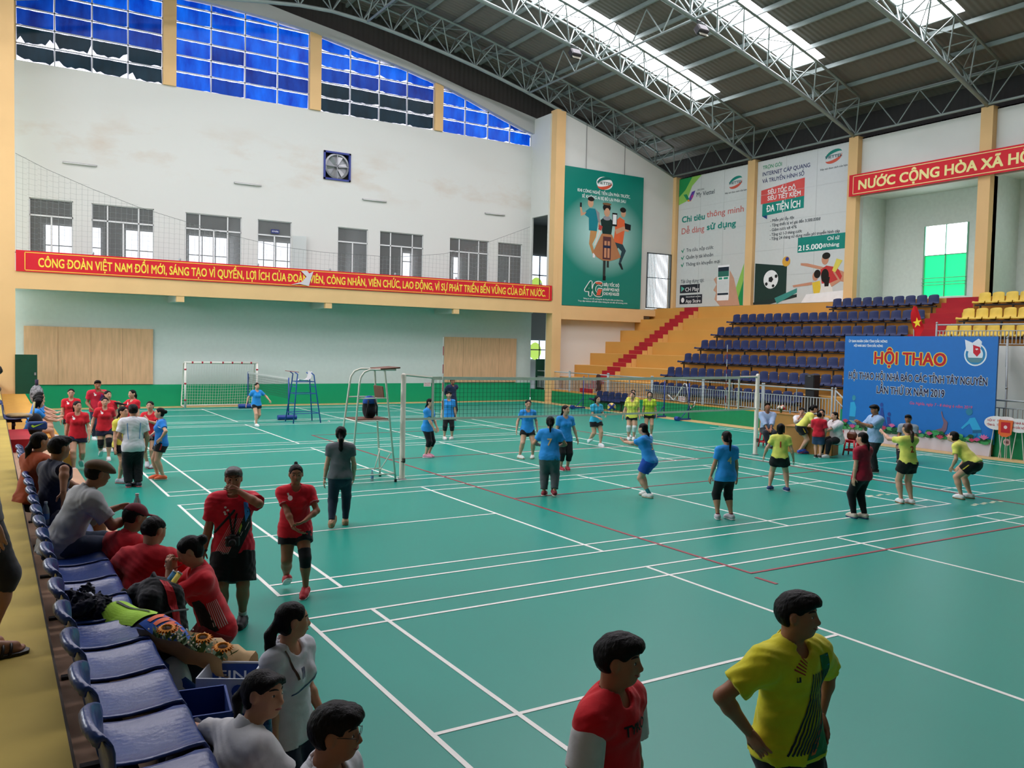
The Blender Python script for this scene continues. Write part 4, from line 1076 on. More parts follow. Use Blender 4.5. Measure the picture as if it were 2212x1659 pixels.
def kneepad(J, side, col='#15161a', a=.72, b=.3):
    h_, k_, a_ = (J['hipR'], J['kR'], J['aR']) if side == 'R' else (J['hipL'], J['kL'], J['aL'])
    H = J['H']; u = nrm(k_ - h_); w = nrm(a_ - k_); p0 = h_ + (k_ - h_) * a; p1 = k_ + (a_ - k_) * b
    Fx = Field((np.minimum(p0, p1) - .09) * H, (np.maximum(p0, p1) + .09) * H, .009)
    Fx.cone((p0 - u * .03) * H, k_ * H, .053 * H, .045 * H, .02, clip=[(p0 * H, -u)]); Fx.cone(k_ * H, (p1 + w * .03) * H, .045 * H, .041 * H, .02, clip=[(p1 * H, w)])
    q, f = Fx.mesh(); np_mesh('knee_pad', q, f, cloth(col), J['root'])
def relaz(x, y, rel):
    return math.degrees(math.atan2(x - CAM.x, y - CAM.y)) + 180 - rel
# ================================================================ banners, billboards, board
CLOTHR = mat('banner_red', '#d3202e', .6, .3, noise=.05, nscale=1.5)
YELT = ink('#f2d64a')
bn = MB(); bn.bx(-1.98, 22.0, 27.80, 27.83, 5.3, 6.08)
bann = tag(bn.build('banner', CLOTHR), 'long red banner with yellow lettering hung along the balcony railing', 'banner')
O = (0, 27.80, 0); AX = (1, 0, 0); AZ = (0, 0, 1)
for z0, z1, x0, x1 in ((5.34, 5.365, -1.7, 21.85), (6.0, 6.025, -1.7, 21.85)): flat(rect(x0, x1, z0, z1), O, AX, AZ, YELT, bann, 'border')
for x in (-1.7, 21.83): flat(rect(x, x + .025, 5.34, 6.02), O, AX, AZ, YELT, bann, 'border')
lettering('CÔNG ĐOÀN VIỆT NAM ĐỔI MỚI, SÁNG TẠO VÌ QUYỀN, LỢI ÍCH CỦA ĐOÀN VIÊN, CÔNG NHÂN, VIÊN CHỨC, LAO ĐỘNG, VÌ SỰ PHÁT TRIỂN BỀN VỮNG CỦA ĐẤT NƯỚC.', O, AX, AZ, -1.25, 21.6, 5.5, 5.83, YELT, bann, bold=.03)
rb = MB(); P = [(8.75, 5.98), (9.0, 6.02), (9.12, 5.9), (9.3, 6.0), (9.2, 5.7), (9.1, 5.35), (8.7, 5.42), (8.3, 5.36), (8.8, 5.52), (9.0, 5.75)]
rb.prism(P, (0, 27.78, 0), AX, AZ, .02); tag(rb.build('ribbon', mat('torn_white', '#cfc9cb', .7)), 'torn pale ribbon caught on the long balcony banner', 'ribbon')
b2 = MB(); b2.bx(30.17, 30.2, -3, 16.25, 9.97, 10.92)
ban2 = tag(b2.build('banner', CLOTHR), 'large red banner with cream letters high on the right wall', 'banner')
O2 = (30.17, 0, 0); AR = (0, -1, 0); CREAM = ink('#f0e39a')
for z0, z1 in ((10.04, 10.07), (10.82, 10.85)): flat(rect(-16.05, 3, z0, z1), O2, AR, AZ, CREAM, ban2, 'border')
flat(rect(-16.05, -16.02, 10.04, 10.84), O2, AR, AZ, CREAM, ban2, 'border')
lettering('NƯỚC CỘNG HÒA XÃ HỘI CHỦ NGHĨA VIỆT NAM', O2, AR, AZ, -15.75, -1.6, 10.22, 10.62, CREAM, ban2, bold=.045)

def brandmark(o, ax, ay, cx, cy, r, parent, c1, c2, ct, back=None):
    if back: flat(ell(cx, cy, r, r * .62, 28), o, ax, ay, ink(back), parent, 'emblem', .003)
    flat(ell(cx, cy + r * .1, r * .93, r * .5, 16, 10, 190, .25) + ell(cx, cy + r * .08, r * .93, r * .22, 12, 190, 10, .25), o, ax, ay, ink(c1), parent, 'emblem', .005)
    flat(ell(cx, cy - r * .1, r * .93, r * .5, 16, 190, 370, .25) + ell(cx, cy - r * .08, r * .93, r * .22, 12, 370, 190, .25), o, ax, ay, ink(c2), parent, 'emblem', .005)
    lettering('VIETTEL', o, ax, ay, cx - r * .92, cx + r * .92, cy - r * .13, cy + r * .13, ink(ct), parent, bold=.03, lift=.008)
def shapes(o, ax, ay, lst, parent, lift=.004, name='print'):
    for i, (c, poly) in enumerate(lst): flat(poly, o, ax, ay, ink(c), parent, name, lift + .0006 * i)

VINYL = mat('vinyl_white', '#cdd2d0', .16, .6, noise=.02)
TEALV = mat('vinyl_teal', '#0a8a78', .3, .5)
_nt = TEALV.node_tree; _tc = _nt.nodes.new('ShaderNodeTexCoord'); _mp = _nt.nodes.new('ShaderNodeMapping'); _mp.vector_type = 'TEXTURE'; _mp.inputs['Location'].default_value = (25.35, 27.9, 8.95); _mp.inputs['Scale'].default_value = (2.9, 2.9, 2.3)
_g = _nt.nodes.new('ShaderNodeTexGradient'); _g.gradient_type = 'SPHERICAL'; _r = _nt.nodes.new('ShaderNodeValToRGB'); _r.color_ramp.elements[0].color = (*lin('#087f6f'), 1); _r.color_ramp.elements[1].color = (*lin('#b9e2dc'), 1); _r.color_ramp.elements[1].position = .85
_nt.links.new(_tc.outputs['Object'], _mp.inputs[0]); _nt.links.new(_mp.outputs[0], _g.inputs[0]); _nt.links.new(_g.outputs['Fac'], _r.inputs[0]); _nt.links.new(_r.outputs[0], _nt.nodes['Principled BSDF'].inputs['Base Color'])
# teal poster
tp_ = thing('poster', 'tall teal advertising poster with three jumping people hung on the far wall', 'poster', (0, 0, 0))
p = MB(); p.bx(22.6, 28.03, 27.9, 27.95, 5.12, 12.36); p.build('sheet', TEALV, tp_)
w = MB(); w.tube([(24.1, 27.93, 12.36), (24.1, 27.97, 15.0)], .012, 5); w.tube([(26.7, 27.93, 12.36), (26.7, 27.97, 14.1)], .012, 5); w.build('hanging_wire', mat('wire_dark', '#333333', .5), tp_)
PO = (22.6, 27.9, 5.12)
brandmark(PO, AX, AZ, 2.72, 6.62, .55, tp_, '#0a6f63', '#d4593e', '#15504a', back='#eef2f0')
Wt = ink('#f2f6f4')
lettering('KHI CÔNG NGHỆ TIẾN LÊN PHÍA TRƯỚC,', PO, AX, AZ, .95, 4.5, 6.0, 6.16, Wt, tp_); lettering('SẼ KHÔNG AI BỊ BỎ LẠI PHÍA SAU', PO, AX, AZ, 1.25, 4.2, 5.72, 5.88, Wt, tp_)
SK = '#c99d7c'; DK = '#191614'
man1 = [('#b98b56', [(1.85, 3.75), (2.3, 3.75), (2.22, 3.35), (2.0, 2.95), (2.18, 2.45), (2.02, 2.4), (1.78, 2.95)]), ('#e8e8ea', rect(2.05, 2.2, 2.2, 2.45)), ('#14808c', [(1.5, 4.75), (1.75, 4.95), (2.15, 4.95), (2.42, 4.7), (2.35, 4.3), (2.28, 3.7), (1.75, 3.7), (1.72, 4.4), (1.45, 4.55)]), (SK, [(1.48, 4.58), (1.2, 4.45), (1.12, 4.95), (1.22, 4.97), (1.32, 4.65), (1.55, 4.72)]), (SK, [(2.38, 4.6), (2.5, 4.3), (2.45, 3.95), (2.35, 3.95), (2.38, 4.3)]),
        ('#1c1c20', rect(1.12, 1.24, 4.95, 5.2)), (SK, ell(1.82, 5.25, .19, .25, 16)), (DK, ell(1.84, 5.47, .22, .13, 16)), ('#8d9296', [(2.1, 4.98), (2.42, 4.75), (2.45, 4.2), (2.35, 4.2), (2.2, 4.8)])]
man2 = [('#28424a', [(3.45, 3.2), (4.0, 3.2), (4.3, 2.75), (4.05, 2.2), (3.95, 1.95), (3.82, 2.0), (4.0, 2.7), (3.75, 2.9), (3.55, 2.5), (3.45, 2.5)]), ('#1c1c20', [(3.8, 2.0), (4.0, 2.0), (4.15, 1.65), (4.02, 1.65)]), ('#e0693c', [(3.5, 4.35), (3.8, 4.65), (4.15, 4.5), (4.2, 4.1), (4.05, 3.1), (3.42, 3.2), (3.5, 3.9)]), (SK, [(3.5, 3.9), (4.1, 4.15), (4.45, 4.0), (4.45, 3.85), (4.1, 3.9), (3.6, 3.65)]), ('#15161a', [(4.15, 4.35), (4.6, 4.28), (4.58, 3.95), (4.2, 4.0)]), (SK, ell(4.05, 4.9, .17, .23, 16)), (DK, ell(4.02, 5.08, .21, .15, 16))]
girl = [('#2c3432', rect(2.75, 2.92, 1.2, 2.3)), ('#2c3432', rect(3.0, 3.14, 1.7, 2.3)), ('#141414', rect(2.75, 2.95, .95, 1.2)), ('#b27a52', [(2.6, 3.6), (3.3, 3.6), (3.95, 2.35), (3.6, 2.2), (3.2, 2.08), (2.7, 2.08), (2.3, 2.25), (2.05, 2.5)]), ('#5a3438', rect(2.7, 3.25, 2.15, 3.45)), ('#c98f6a', rect(2.8, 2.95, 2.25, 3.2)), ('#c98f6a', rect(3.02, 3.17, 2.25, 3.2)), ('#232b4a', rect(2.72, 3.24, 2.8, 2.95)),
        ('#16302c', [(2.5, 4.35), (2.75, 4.55), (3.1, 4.55), (3.35, 4.35), (3.25, 3.6), (2.65, 3.6)]), ('#e4dccf', [(2.5, 3.95), (2.62, 3.9), (2.2, 2.9), (2.08, 2.85)]), ('#b8433c', [(2.42, 4.1), (2.65, 4.0), (2.55, 3.75), (2.36, 3.82)]), ('#8f9499', ell(2.92, 4.5, .26, .13, 16)), (SK, ell(2.92, 4.85, .2, .27, 18)), (DK, ell(2.9, 5.1, .27, .22, 18)), (SK, ell(2.93, 4.86, .17, .22, 18)), ('#7a5a3a', ell(2.9, 5.3, .3, .07, 16)), ('#141414', rect(3.28, 3.62, 4.1, 4.85)), ('#e9f0ef', rect(3.32, 3.58, 4.2, 4.76))]
shapes(PO, AX, AZ, [(c, [(q[0], q[1] * .94 + .55) for q in P_]) for c, P_ in man1 + man2 + girl], tp_)
lettering('4G', PO, AX, AZ, 1.62, 2.72, .6, 1.32, ink('#0d6f5a'), tp_, bold=.05, lift=.014, outline=Wt)
shapes(PO, AX, AZ, [('#dd5a40', [(2.35, .62), (2.6, .62), (2.72, .95), (2.45, .95)]), ('#dd5a40', [(2.3, 1.22), (2.68, 1.22), (2.7, 1.32), (2.25, 1.32)])], tp_, .02)
for s_, z in (('SIÊU TỐC ĐỘ', 1.14), ('KHẮP MỌI NƠI', .89), ('CHO MỌI NGƯỜI', .66)): lettering(s_, PO, AX, AZ, 2.85, 3.9, z, z + .15, Wt, tp_, bold=.03)
lettering('Thông tin chi tiết, vui lòng liên hệ tổng đài chăm sóc khách hàng', PO, AX, AZ, 1.5, 4.2, .38, .45, Wt, tp_); lettering('Truy cập website để biết thêm thông tin chi tiết về chương trình', PO, AX, AZ, 1.15, 4.5, .24, .31, Wt, tp_)

# white billboard one
def billboard(lab, y0, y1):
    b = MB(); b.bx(30.5, 30.59, y1, y0, 5.3, 12.53); o = tag(b.build('billboard', VINYL), lab, 'billboard')
    s = MB()
    for k in (1, 2): s.bx(30.495, 30.501, y0 + (y1 - y0) * k / 3 - .01, y0 + (y1 - y0) * k / 3 + .01, 5.3, 12.58)
    for z in (6.7, 8.0, 9.4, 10.8): s.bx(30.495, 30.501, y1, y0, z - .006, z + .006)
    s.build('seam', mat('seam_grey', '#b4b9b8', .3), o); return o
bb = billboard('white advertising billboard with a phone in a hand, nearest the far corner', 27.72, 22.5)
BO = (30.5, 27.72, 5.3); W_, H_ = 5.22, 7.23
U = lambda lst: [(u * W_, (1 - v) * H_) for u, v in lst]
shapes(BO, AR, AZ, [('#8fc45a', U([(0, 0), (.34, 0), (.2, .07), (.12, .18), (0, .2)])), ('#1d8f4e', U([(0, 0), (.2, 0), (.1, .09), (0, .14)])), ('#8fc45a', U([(.8, 1), (.97, .7), (.97, 1)])), ('#1d8f4e', U([(.88, 1), (.97, .82), (.97, 1)])),
                    ('#1f8a5a', U([(.07, .125), (.12, .125), (.16, .165), (.17, .185), (.14, .185)])), ('#e09a3a', U([(.14, .185), (.13, .17), (.2, .17), (.19, .185)])), ('#5a3fa0', U([(.25, .11), (.2, .115), (.155, .165), (.175, .185), (.21, .165)])), ('#b03a8a', U([(.2, .17), (.185, .15), (.21, .135), (.225, .15)]))], bb)
INKD = ink('#22303a'); TEALI = ink('#0f8577'); REDI = ink('#c46a62')
def bt(s, u0, u1, v0, v1, m, **k): return lettering(s, BO, AR, AZ, u0 * W_, u1 * W_, (1 - v1) * H_, (1 - v0) * H_, m, bb, **k)
bt('My Viettel', .27, .53, .128, .16, INKD); bt('ỨNG DỤNG', .28, .38, .105, .116, INKD)
brandmark(BO, AR, AZ, .82 * W_, .89 * H_, .5, bb, '#0e7f70', '#c95a46', '#14505a'); bt('Hãy nói theo cách của bạn', .68, .97, .17, .182, INKD)
bt('Chi tiêu', .06, .40, .295, .34, TEALI, bold=.04); bt('thông minh', .43, .94, .285, .33, REDI); bt('Dễ dàng', .06, .40, .385, .43, REDI); bt('sử dụng', .44, .84, .38, .425, TEALI, bold=.04)
for v, s, u1 in ((.545, 'Tra cứu, nộp cước', .54), (.6, 'Quản lý tài khoản', .54), (.655, 'Thông tin khuyến mại', .64)):
    bt(s, .14, u1, v, v + .026, INKD); shapes(BO, AR, AZ, [('#1f8a6a', U([(.06, v + .012), (.075, v + .008), (.085, v + .02), (.105, v - .004), (.11, v + .002), (.086, v + .034)]))], bb)
bt('Tải ứng dụng tại:', .07, .42, .785, .812, INKD)
shapes(BO, AR, AZ, [('#1d1f2a', U([(.06, .825), (.36, .825), (.36, .89), (.06, .89)])), ('#1d1f2a', U([(.06, .905), (.4, .905), (.4, .975), (.06, .975)])), ('#4fae9a', U([(.08, .835), (.135, .857), (.08, .88)])), ('#c9504a', U([(.08, .88), (.105, .868), (.135, .857), (.115, .866)])), ('#e8e8ea', [(x * W_, (1 - y) * H_) for x, y in ell(.108, .944, .025, .02, 16)])], bb)
bt('CH Play', .145, .35, .848, .878, ink('#eeeeee'), lift=.01); bt('App Store', .155, .38, .94, .966, ink('#eeeeee'), lift=.01); bt('Download on the', .16, .38, .915, .925, ink('#eeeeee'), lift=.01)
shapes(BO, AR, AZ, [('#c79a80', U([(.6, .78), (.56, .8), (.6, .84), (.56, .88), (.6, .9), (.58, .95), (.66, 1), (.93, 1), (.84, .8), (.78, .74), (.78, .95), (.62, .95)])), ('#eef0f2', U([(.615, .7), (.775, .7), (.775, .96), (.615, .96)])), ('#1f2c3a', U([(.62, .715), (.77, .715), (.77, .745), (.62, .745)])), ('#2f6f62', U([(.62, .745), (.77, .745), (.77, .785), (.62, .785)])), ('#1f9a7a', U([(.63, .79), (.68, .79), (.68, .805), (.63, .805)])), ('#1f9a7a', U([(.7, .79), (.76, .79), (.76, .805), (.7, .805)])), ('#d3dadb', U([(.62, .81), (.77, .81), (.77, .9), (.62, .9)])), ('#1f2c3a', U([(.62, .905), (.77, .905), (.77, .92), (.62, .92)]))], bb, .006)
# white billboard two
bb2 = billboard('white advertising billboard with a football screen and cheering people', 21.95, 16.46)
BO2 = (30.5, 21.95, 5.3); W2, H2 = 5.49, 7.23
U2 = lambda lst: [(u * W2, (1 - v) * H2) for u, v in lst]
def b2t(s, u0, u1, v0, v1, m, **k): return lettering(s, BO2, AR, AZ, u0 * W2, u1 * W2, (1 - v1) * H2, (1 - v0) * H2, m, bb2, **k)
NV = ink('#1f2a5c')
b2t('TRỌN GÓI', .06, .28, .035, .06, ink('#178a5c'), bold=.02); b2t('INTERNET CÁP QUANG', .06, .59, .08, .107, NV, bold=.02); b2t('VÀ TRUYỀN HÌNH SỐ', .06, .53, .128, .155, NV, bold=.02)
shapes(BO2, AR, AZ, [('#d4524e', U2([(.05, .205), (.54, .17), (.54, .29), (.05, .3)])), ('#0f8577', U2([(.07, .3), (.54, .29), (.54, .37), (.07, .385)])), ('#1f3f7a', U2([(.07, .385), (.13, .382), (.13, .41)])), ('#0f8577', U2([(.49, .565), (1, .565), (1, .665), (.49, .665)])), ('#1c3630', U2([(.01, .71), (.38, .745), (.38, .95), (.01, .985)])), ('#20302e', U2([(.0, .985), (.38, .95), (.5, .94), (.5, .96), (.2, 1), (0, 1)])), ('#3d8f86', U2([(.25, .96), (.5, .9), (.5, .93), (.28, 1)])),
                    ('#e9ecec', [(x * W2, (1 - y) * H2) for x, y in ell(.2, .83, .085, .064, 24)]), ('#1a1c1e', [(x * W2, (1 - y) * H2) for x, y in ell(.2, .83, .03, .022, 5)]), ('#1a1c1e', [(x * W2, (1 - y) * H2) for x, y in ell(.26, .81, .018, .014, 5)]), ('#1a1c1e', [(x * W2, (1 - y) * H2) for x, y in ell(.15, .86, .018, .014, 5)]), ('#1a1c1e', [(x * W2, (1 - y) * H2) for x, y in ell(.23, .875, .018, .012, 5)]),
                    ('#d9a53c', [(x * W2, (1 - y) * H2) for x, y in ell(.37, .715, .045, .034, 20)]), ('#3a3f8a', [(x * W2, (1 - y) * H2) for x, y in ell(.38, .7, .02, .015, 12)])], bb2)
for k in range(9):
    a = .03 + .03 * k; flat(U2([(a, .75 + .003 * k), (a + .008, .75 + .003 * k), (a - .01 + .012 * (k % 3), .95), (a - .016 + .012 * (k % 3), .95)]), BO2, AR, AZ, ink('#b9c9c4'), bb2, 'print', .0045)
shapes(BO2, AR, AZ, [('#c98f72', U2([(.62, .765), (.75, .79), (.78, .775), (.6, .74), (.53, .735), (.53, .75)])), ('#c23a38', U2([(.74, .79), (.8, .765), (.9, .78), (.96, .82), (.97, .87), (.76, .89)])), ('#c98f72', U2([(.93, .8), (1, .82), (.99, .88), (.94, .87), (.96, .84)])), ('#c98f72', [(x * W2, (1 - y) * H2) for x, y in ell(.785, .725, .036, .034, 14)]), ('#18140f', [(x * W2, (1 - y) * H2) for x, y in ell(.795, .702, .042, .022, 14)]), ('#dcd05a', U2([(.86, .8), (.9, .725), (.96, .74), (.89, .815)])),
                     ('#e0c03a', U2([(.66, .87), (.74, .86), (.76, .945), (.68, .945)])), ('#c98f72', U2([(.45, .88), (.66, .865), (.66, .885), (.46, .893)])), ('#c98f72', [(x * W2, (1 - y) * H2) for x, y in ell(.69, .83, .03, .03, 14)]), ('#18140f', [(x * W2, (1 - y) * H2) for x, y in ell(.71, .815, .035, .028, 14)]), ('#e4e2da', U2([(.76, .88), (.86, .88), (.88, .945), (.74, .945)])), ('#c98f72', U2([(.84, .88), (.92, .86), (.87, .81), (.89, .81), (.95, .87), (.86, .905)])), ('#18140f', [(x * W2, (1 - y) * H2) for x, y in ell(.79, .83, .04, .045, 14)]), ('#18140f', U2([(.78, .84), (.84, .84), (.83, .9), (.79, .9)])), ('#eceff0', U2([(.6, .945), (.98, .93), (.98, 1), (.55, 1)]))], bb2, .006)
for s_, v, u1 in (('- Miễn phí lắp đặt', .415, .44), ('- Tặng thiết bị trị giá đến 3.500.000đ', .447, .72), ('- Giảm cước tới 47%', .479, .47), ('- Tặng từ 1-3 tháng cước', .511, .53), ('- Tặng 24 tháng sử dụng miễn phí truyền hình cáp', .54, .92)): b2t(s_, .17, u1, v, v + .019, INKD, bold=.025)
b2t('SIÊU TỐC ĐỘ', .13, .44, .21, .24, Wt, bold=.02, lift=.01); b2t('SIÊU TIẾT KIỆM', .13, .5, .252, .282, Wt, bold=.02, lift=.01); b2t('ĐA TIỆN ÍCH', .12, .5, .315, .36, Wt, bold=.03, lift=.01)
b2t('Chỉ từ', .8, .92, .58, .603, Wt, lift=.01, bold=.02); b2t('215.000', .5, .75, .618, .652, Wt, lift=.01, bold=.03); b2t('đ/tháng', .755, .92, .622, .645, Wt, lift=.01, bold=.02)
brandmark(BO2, AR, AZ, .83 * W2, .93 * H2, .5, bb2, '#0e7f70', '#c95a46', '#14505a'); b2t('Hãy nói theo cách của bạn', .7, .97, .135, .147, INKD)

# event board
BX = 22.04
ev = thing('event_board', 'big blue event backdrop board reading HỘI THAO in front of the stand', 'board', (0, 0, 0))
p = MB(); p.bx(BX, BX + .06, 4.86, 10.02, .36, 3.52); p.build('panel', mat('board_blue', '#0f6ec0', .45, .4, noise=.03), ev)
fr = MB()
for y in (4.95, 6.6, 8.3, 9.9): fr.bx(BX + .06, BX + .1, y - .03, y + .03, .06, 3.5)
fr.build('back_frame', mat('frame_timber', '#8a6a48', .8), ev)
sk = MB(); n = 60
P = [[(BX - .02 - .02 * math.sin(i * 1.3) * t - .015 * math.sin(i * .47), 10.0 - 5.1 * i / n, .44 - .425 * t) for i in range(n + 1)] for t in (0, .35, .7, 1)]
sk.grid(P); sk.build('skirt', mat('skirt_white', '#cfcad2', .8, .2), ev, 180)
EO = (BX, 10.02, .36); EW, EH = 5.16, 3.16
E_ = lambda lst: [(u * EW, (1 - v) * EH) for u, v in lst]
def et(s, u0, u1, v0, v1, m, **k): return lettering(s, EO, AR, AZ, u0 * EW, u1 * EW, (1 - v1) * EH, (1 - v0) * EH, m, ev, **k)
et('ỦY BAN NHÂN DÂN TỈNH ĐẮK NÔNG', .03, .31, .042, .066, Wt, bold=.03); et('HỘI NHÀ BÁO TỈNH ĐẮK NÔNG', .07, .28, .09, .113, Wt, bold=.03)
et('HỘI THAO', .225, .7, .165, .285, ink('#c3202c'), bold=.04, outline=ink('#f0e04a'))
et('HỘI THAO HỘI NHÀ BÁO CÁC TỈNH TÂY NGUYÊN', .04, .95, .385, .455, ink('#1c1f4a'), bold=.035, outline=Wt); et('LẦN THỨ IX NĂM 2019', .25, .7, .52, .592, ink('#1c1f4a'), bold=.035, outline=Wt)
et('Gia Nghĩa, ngày 7 - 8 tháng 6 năm 2019', .48, .87, .655, .682, ink('#d8567a'), bold=.01, slant=.15)
shapes(EO, AR, AZ, [('#e6eef4', E_(ell(.875, .17, .066, .108, 28))), ('#2c86bb', E_(ell(.875, .17, .058, .095, 28))), ('#dfe6ee', E_(ell(.875, .17, .044, .072, 28))), ('#5f8a96', E_([(.825, .2), (.925, .2), (.9, .245), (.85, .245)])), ('#e8eaf2', E_([(.81, .03), (.855, .06), (.87, .16), (.82, .135)])), ('#e8eaf2', E_([(.855, .06), (.89, .02), (.91, .05), (.905, .11), (.87, .1)])), ('#cf2436', E_([(.86, .08), (.9, .1), (.905, .15), (.885, .19), (.862, .155)])), ('#f2f2f2', E_(star(.882, .12, .012)))], ev)
fig1 = [('#2fa4d8', E_([(.06, .71), (.09, .7), (.105, .76), (.1, .86), (.055, .86)])), ('#2a6f96', E_([(.055, .86), (.1, .86), (.1, .9), (.052, .9)])), ('#1c7fb4', E_([(.055, .9), (.075, .9), (.06, .98), (.04, .98)])), ('#1c7fb4', E_([(.08, .9), (.1, .9), (.095, 1), (.075, 1)])), ('#3a90a8', E_(ell(.085, .66, .014, .03, 14)))]
fig2 = [('#2fa4d8', E_([(.86, .77), (.89, .76), (.93, .87), (.88, .88), (.86, .82), (.82, .88), (.81, .87), (.85, .8)])), ('#20628c', E_([(.88, .88), (.93, .87), (.93, .9), (.88, .91)])), ('#1f8fc4', E_([(.88, .91), (.905, .91), (.89, .99), (.865, .99)])), ('#1f8fc4', E_([(.91, .905), (.93, .9), (.945, .99), (.92, .99)])), ('#2e7f9e', E_(ell(.855, .71, .02, .035, 14)))]
fig3 = [('#2a4a9a', E_([(.285, .74), (.3, .74), (.31, .82), (.32, .88), (.34, .95), (.325, .96), (.3, .9), (.29, .97), (.275, .97), (.285, .86), (.265, .87), (.26, .86), (.28, .82)])), ('#2a4a9a', E_(ell(.29, .71, .011, .022, 10))), ('#34418e', E_([(.33, .83), (.35, .83), (.36, .9), (.42, .94), (.42, .95), (.35, .92), (.33, 1), (.32, 1), (.335, .9)])), ('#34418e', E_(ell(.345, .8, .011, .02, 10))), ('#e8ecf0', E_(ell(.43, .93, .013, .02, 12))), ('#34418e', E_(star(.43, .93, .008))), ('#7a5f72', E_([(.69, .72), (.7, .78), (.73, .83), (.725, .9), (.7, .96), (.68, .96), (.66, .94), (.66, .91), (.695, .89), (.705, .84), (.685, .74)]))]
shapes(EO, AR, AZ, fig1 + fig2 + fig3, ev)
rl = random.Random(5); lf = []
for i in range(150): u = rl.random(); v = .93 + .07 * rl.random() ** .8; lf.append((rl.choice(['#1d6b3a', '#2f8a48', '#174f30', '#3f9a5a', '#5aa86a']), E_(ell(u * .98 + .01, min(v, .985), .012 + .015 * rl.random(), .012 + .008 * rl.random(), 9))))
for u, v in ((.04, .92), (.22, .95), (.26, .97), (.32, .955), (.38, .92), (.47, .93), (.53, .97), (.56, .955), (.63, .96), (.76, .97), (.89, .98), (.92, .97), (.96, .945), (.1, .97), (.7, .985)):
    c = rl.choice(['#c24a86', '#d86a9e', '#b83a5c']); s_ = .8 + .5 * rl.random()
    for a in (-60, -30, 0, 30, 60): lf.append((c, E_([(u, v + .012 * s_), (u + .02 * s_ * math.sin(R(a)) - .006, v - .022 * s_ * math.cos(R(a))), (u + .027 * s_ * math.sin(R(a)), v - .034 * s_ * math.cos(R(a))), (u + .02 * s_ * math.sin(R(a)) + .006, v - .022 * s_ * math.cos(R(a)))])))
shapes(EO, AR, AZ, [('#1d5f38', E_([(.0, .94), (.3, .955), (.6, .965), (1, .95), (1, 1), (0, 1)]))] + lf, ev, .005, 'lotus_print')
# flag
fg = thing('flag', 'red flag with a yellow star on a pole behind the top of the blue board', 'flag', (22.35, 7.62, 0))
MB().tube([(0, 0, .66), (-.1, .05, 4.5)], .014, 8).build('pole', mat('pole_grey', '#bdbdbd', .4), fg)
P = [[(-.12 - .05 * math.sin(j * 1.2 + i), .1 - .13 * j + .05 * math.sin(i * .8) + .02 * i * (j - 1), 4.45 - .19 * i - .03 * j * j) for j in range(5)] for i in range(7)]
P[0] = [(p[0], .05 - .02 * j, 4.5 - .01 * j) for j, p in enumerate(P[0])]
fm = MB(); fm.grid(P); fo = fm.build('flag_cloth', mat('flag_red', '#d01a22', .7, .2), fg, 180)
flat(star(0, 0, .17), (-.24, -.17, 3.95), (0, -.9, .2), (.1, .2, 1), ink('#f2d02a'), fg, 'star', .0)

# placards leaning on the kerb
for i, (y, z, lab) in enumerate(((4.75, 1.02, 'oval white placard on a stick, leftmost of those leaning beside the board'), (4.45, 1.03, 'oval white placard on a stick behind the orange pennant'), (4.08, 1.0, 'oval white placard on a stick at the right edge of the photo'))):
    t = thing('placard', lab, 'placard', (21.95 - .03 * i, y, 0), 0, 'placards beside the board')
    MB().prism(ell(0, 0, .34, .2, 24), (0, 0, z), AR, AZ, .02).build('sign_board', mat('placard_white', '#e6e2e0', .6), t)
    for d in (-.1, .12): MB().tube([(.03, d * 1.6, 0), (.03, d * .5, z)], .013, 6).build('stick', mat('stick_white', '#d8d6d2', .6), t)
    lettering('HỘI NHÀ BÁO', (-.021, 0, z), AR, AZ, -.24, .24, .04, .1, ink('#c03040'), t, bold=.02); lettering('TỈNH ĐẮK NÔNG', (-.021, 0, z), AR, AZ, -.26, .26, -.09, -.03, ink('#c03040'), t, bold=.02)
t = thing('pennant', 'orange and red pennant hanging in front of the oval placards', 'pennant', (21.84, 4.42, 0))
MB().prism([(-.2, .2), (.2, .2), (.17, -.2), (.05, -.28), (-.1, -.28), (-.2, -.2)], (0, 0, .93), AR, AZ, .01).build('pennant_cloth', mat('pennant_orange', '#e6672a', .7), t)
flat(rect(-.13, .13, -.16, .14), (-.011, 0, .93), AR, AZ, ink('#c3202c'), t, 'print', .002); flat(ell(0, 0, .05, .05, 12), (-.011, 0, .93), AR, AZ, ink('#e8c9c9'), t, 'print', .004)
MB().tube([(.02, 0, 1.14), (.02, 0, .0)], .01, 6).build('stick', mat('stick_white', '#d8d6d2', .6), t)
t = thing('number_disc', 'round number tag 08 standing under the oval placards', 'sign', (21.9, 4.4, 0)); MB().prism(ell(0, 0, .1, .1, 20), (0, 0, .5), AR, AZ, .015).build('disc', mat('disc_pale', '#d9a9a4', .6), t); lettering('08', (-.016, 0, .5), AR, AZ, -.06, .06, -.04, .04, ink('#5a2024'), t, bold=.03); MB().tube([(0.01, 0, .4), (0.01, 0, 0)], .008, 6).build('stick', mat('stick_white', '#d8d6d2', .6), t)

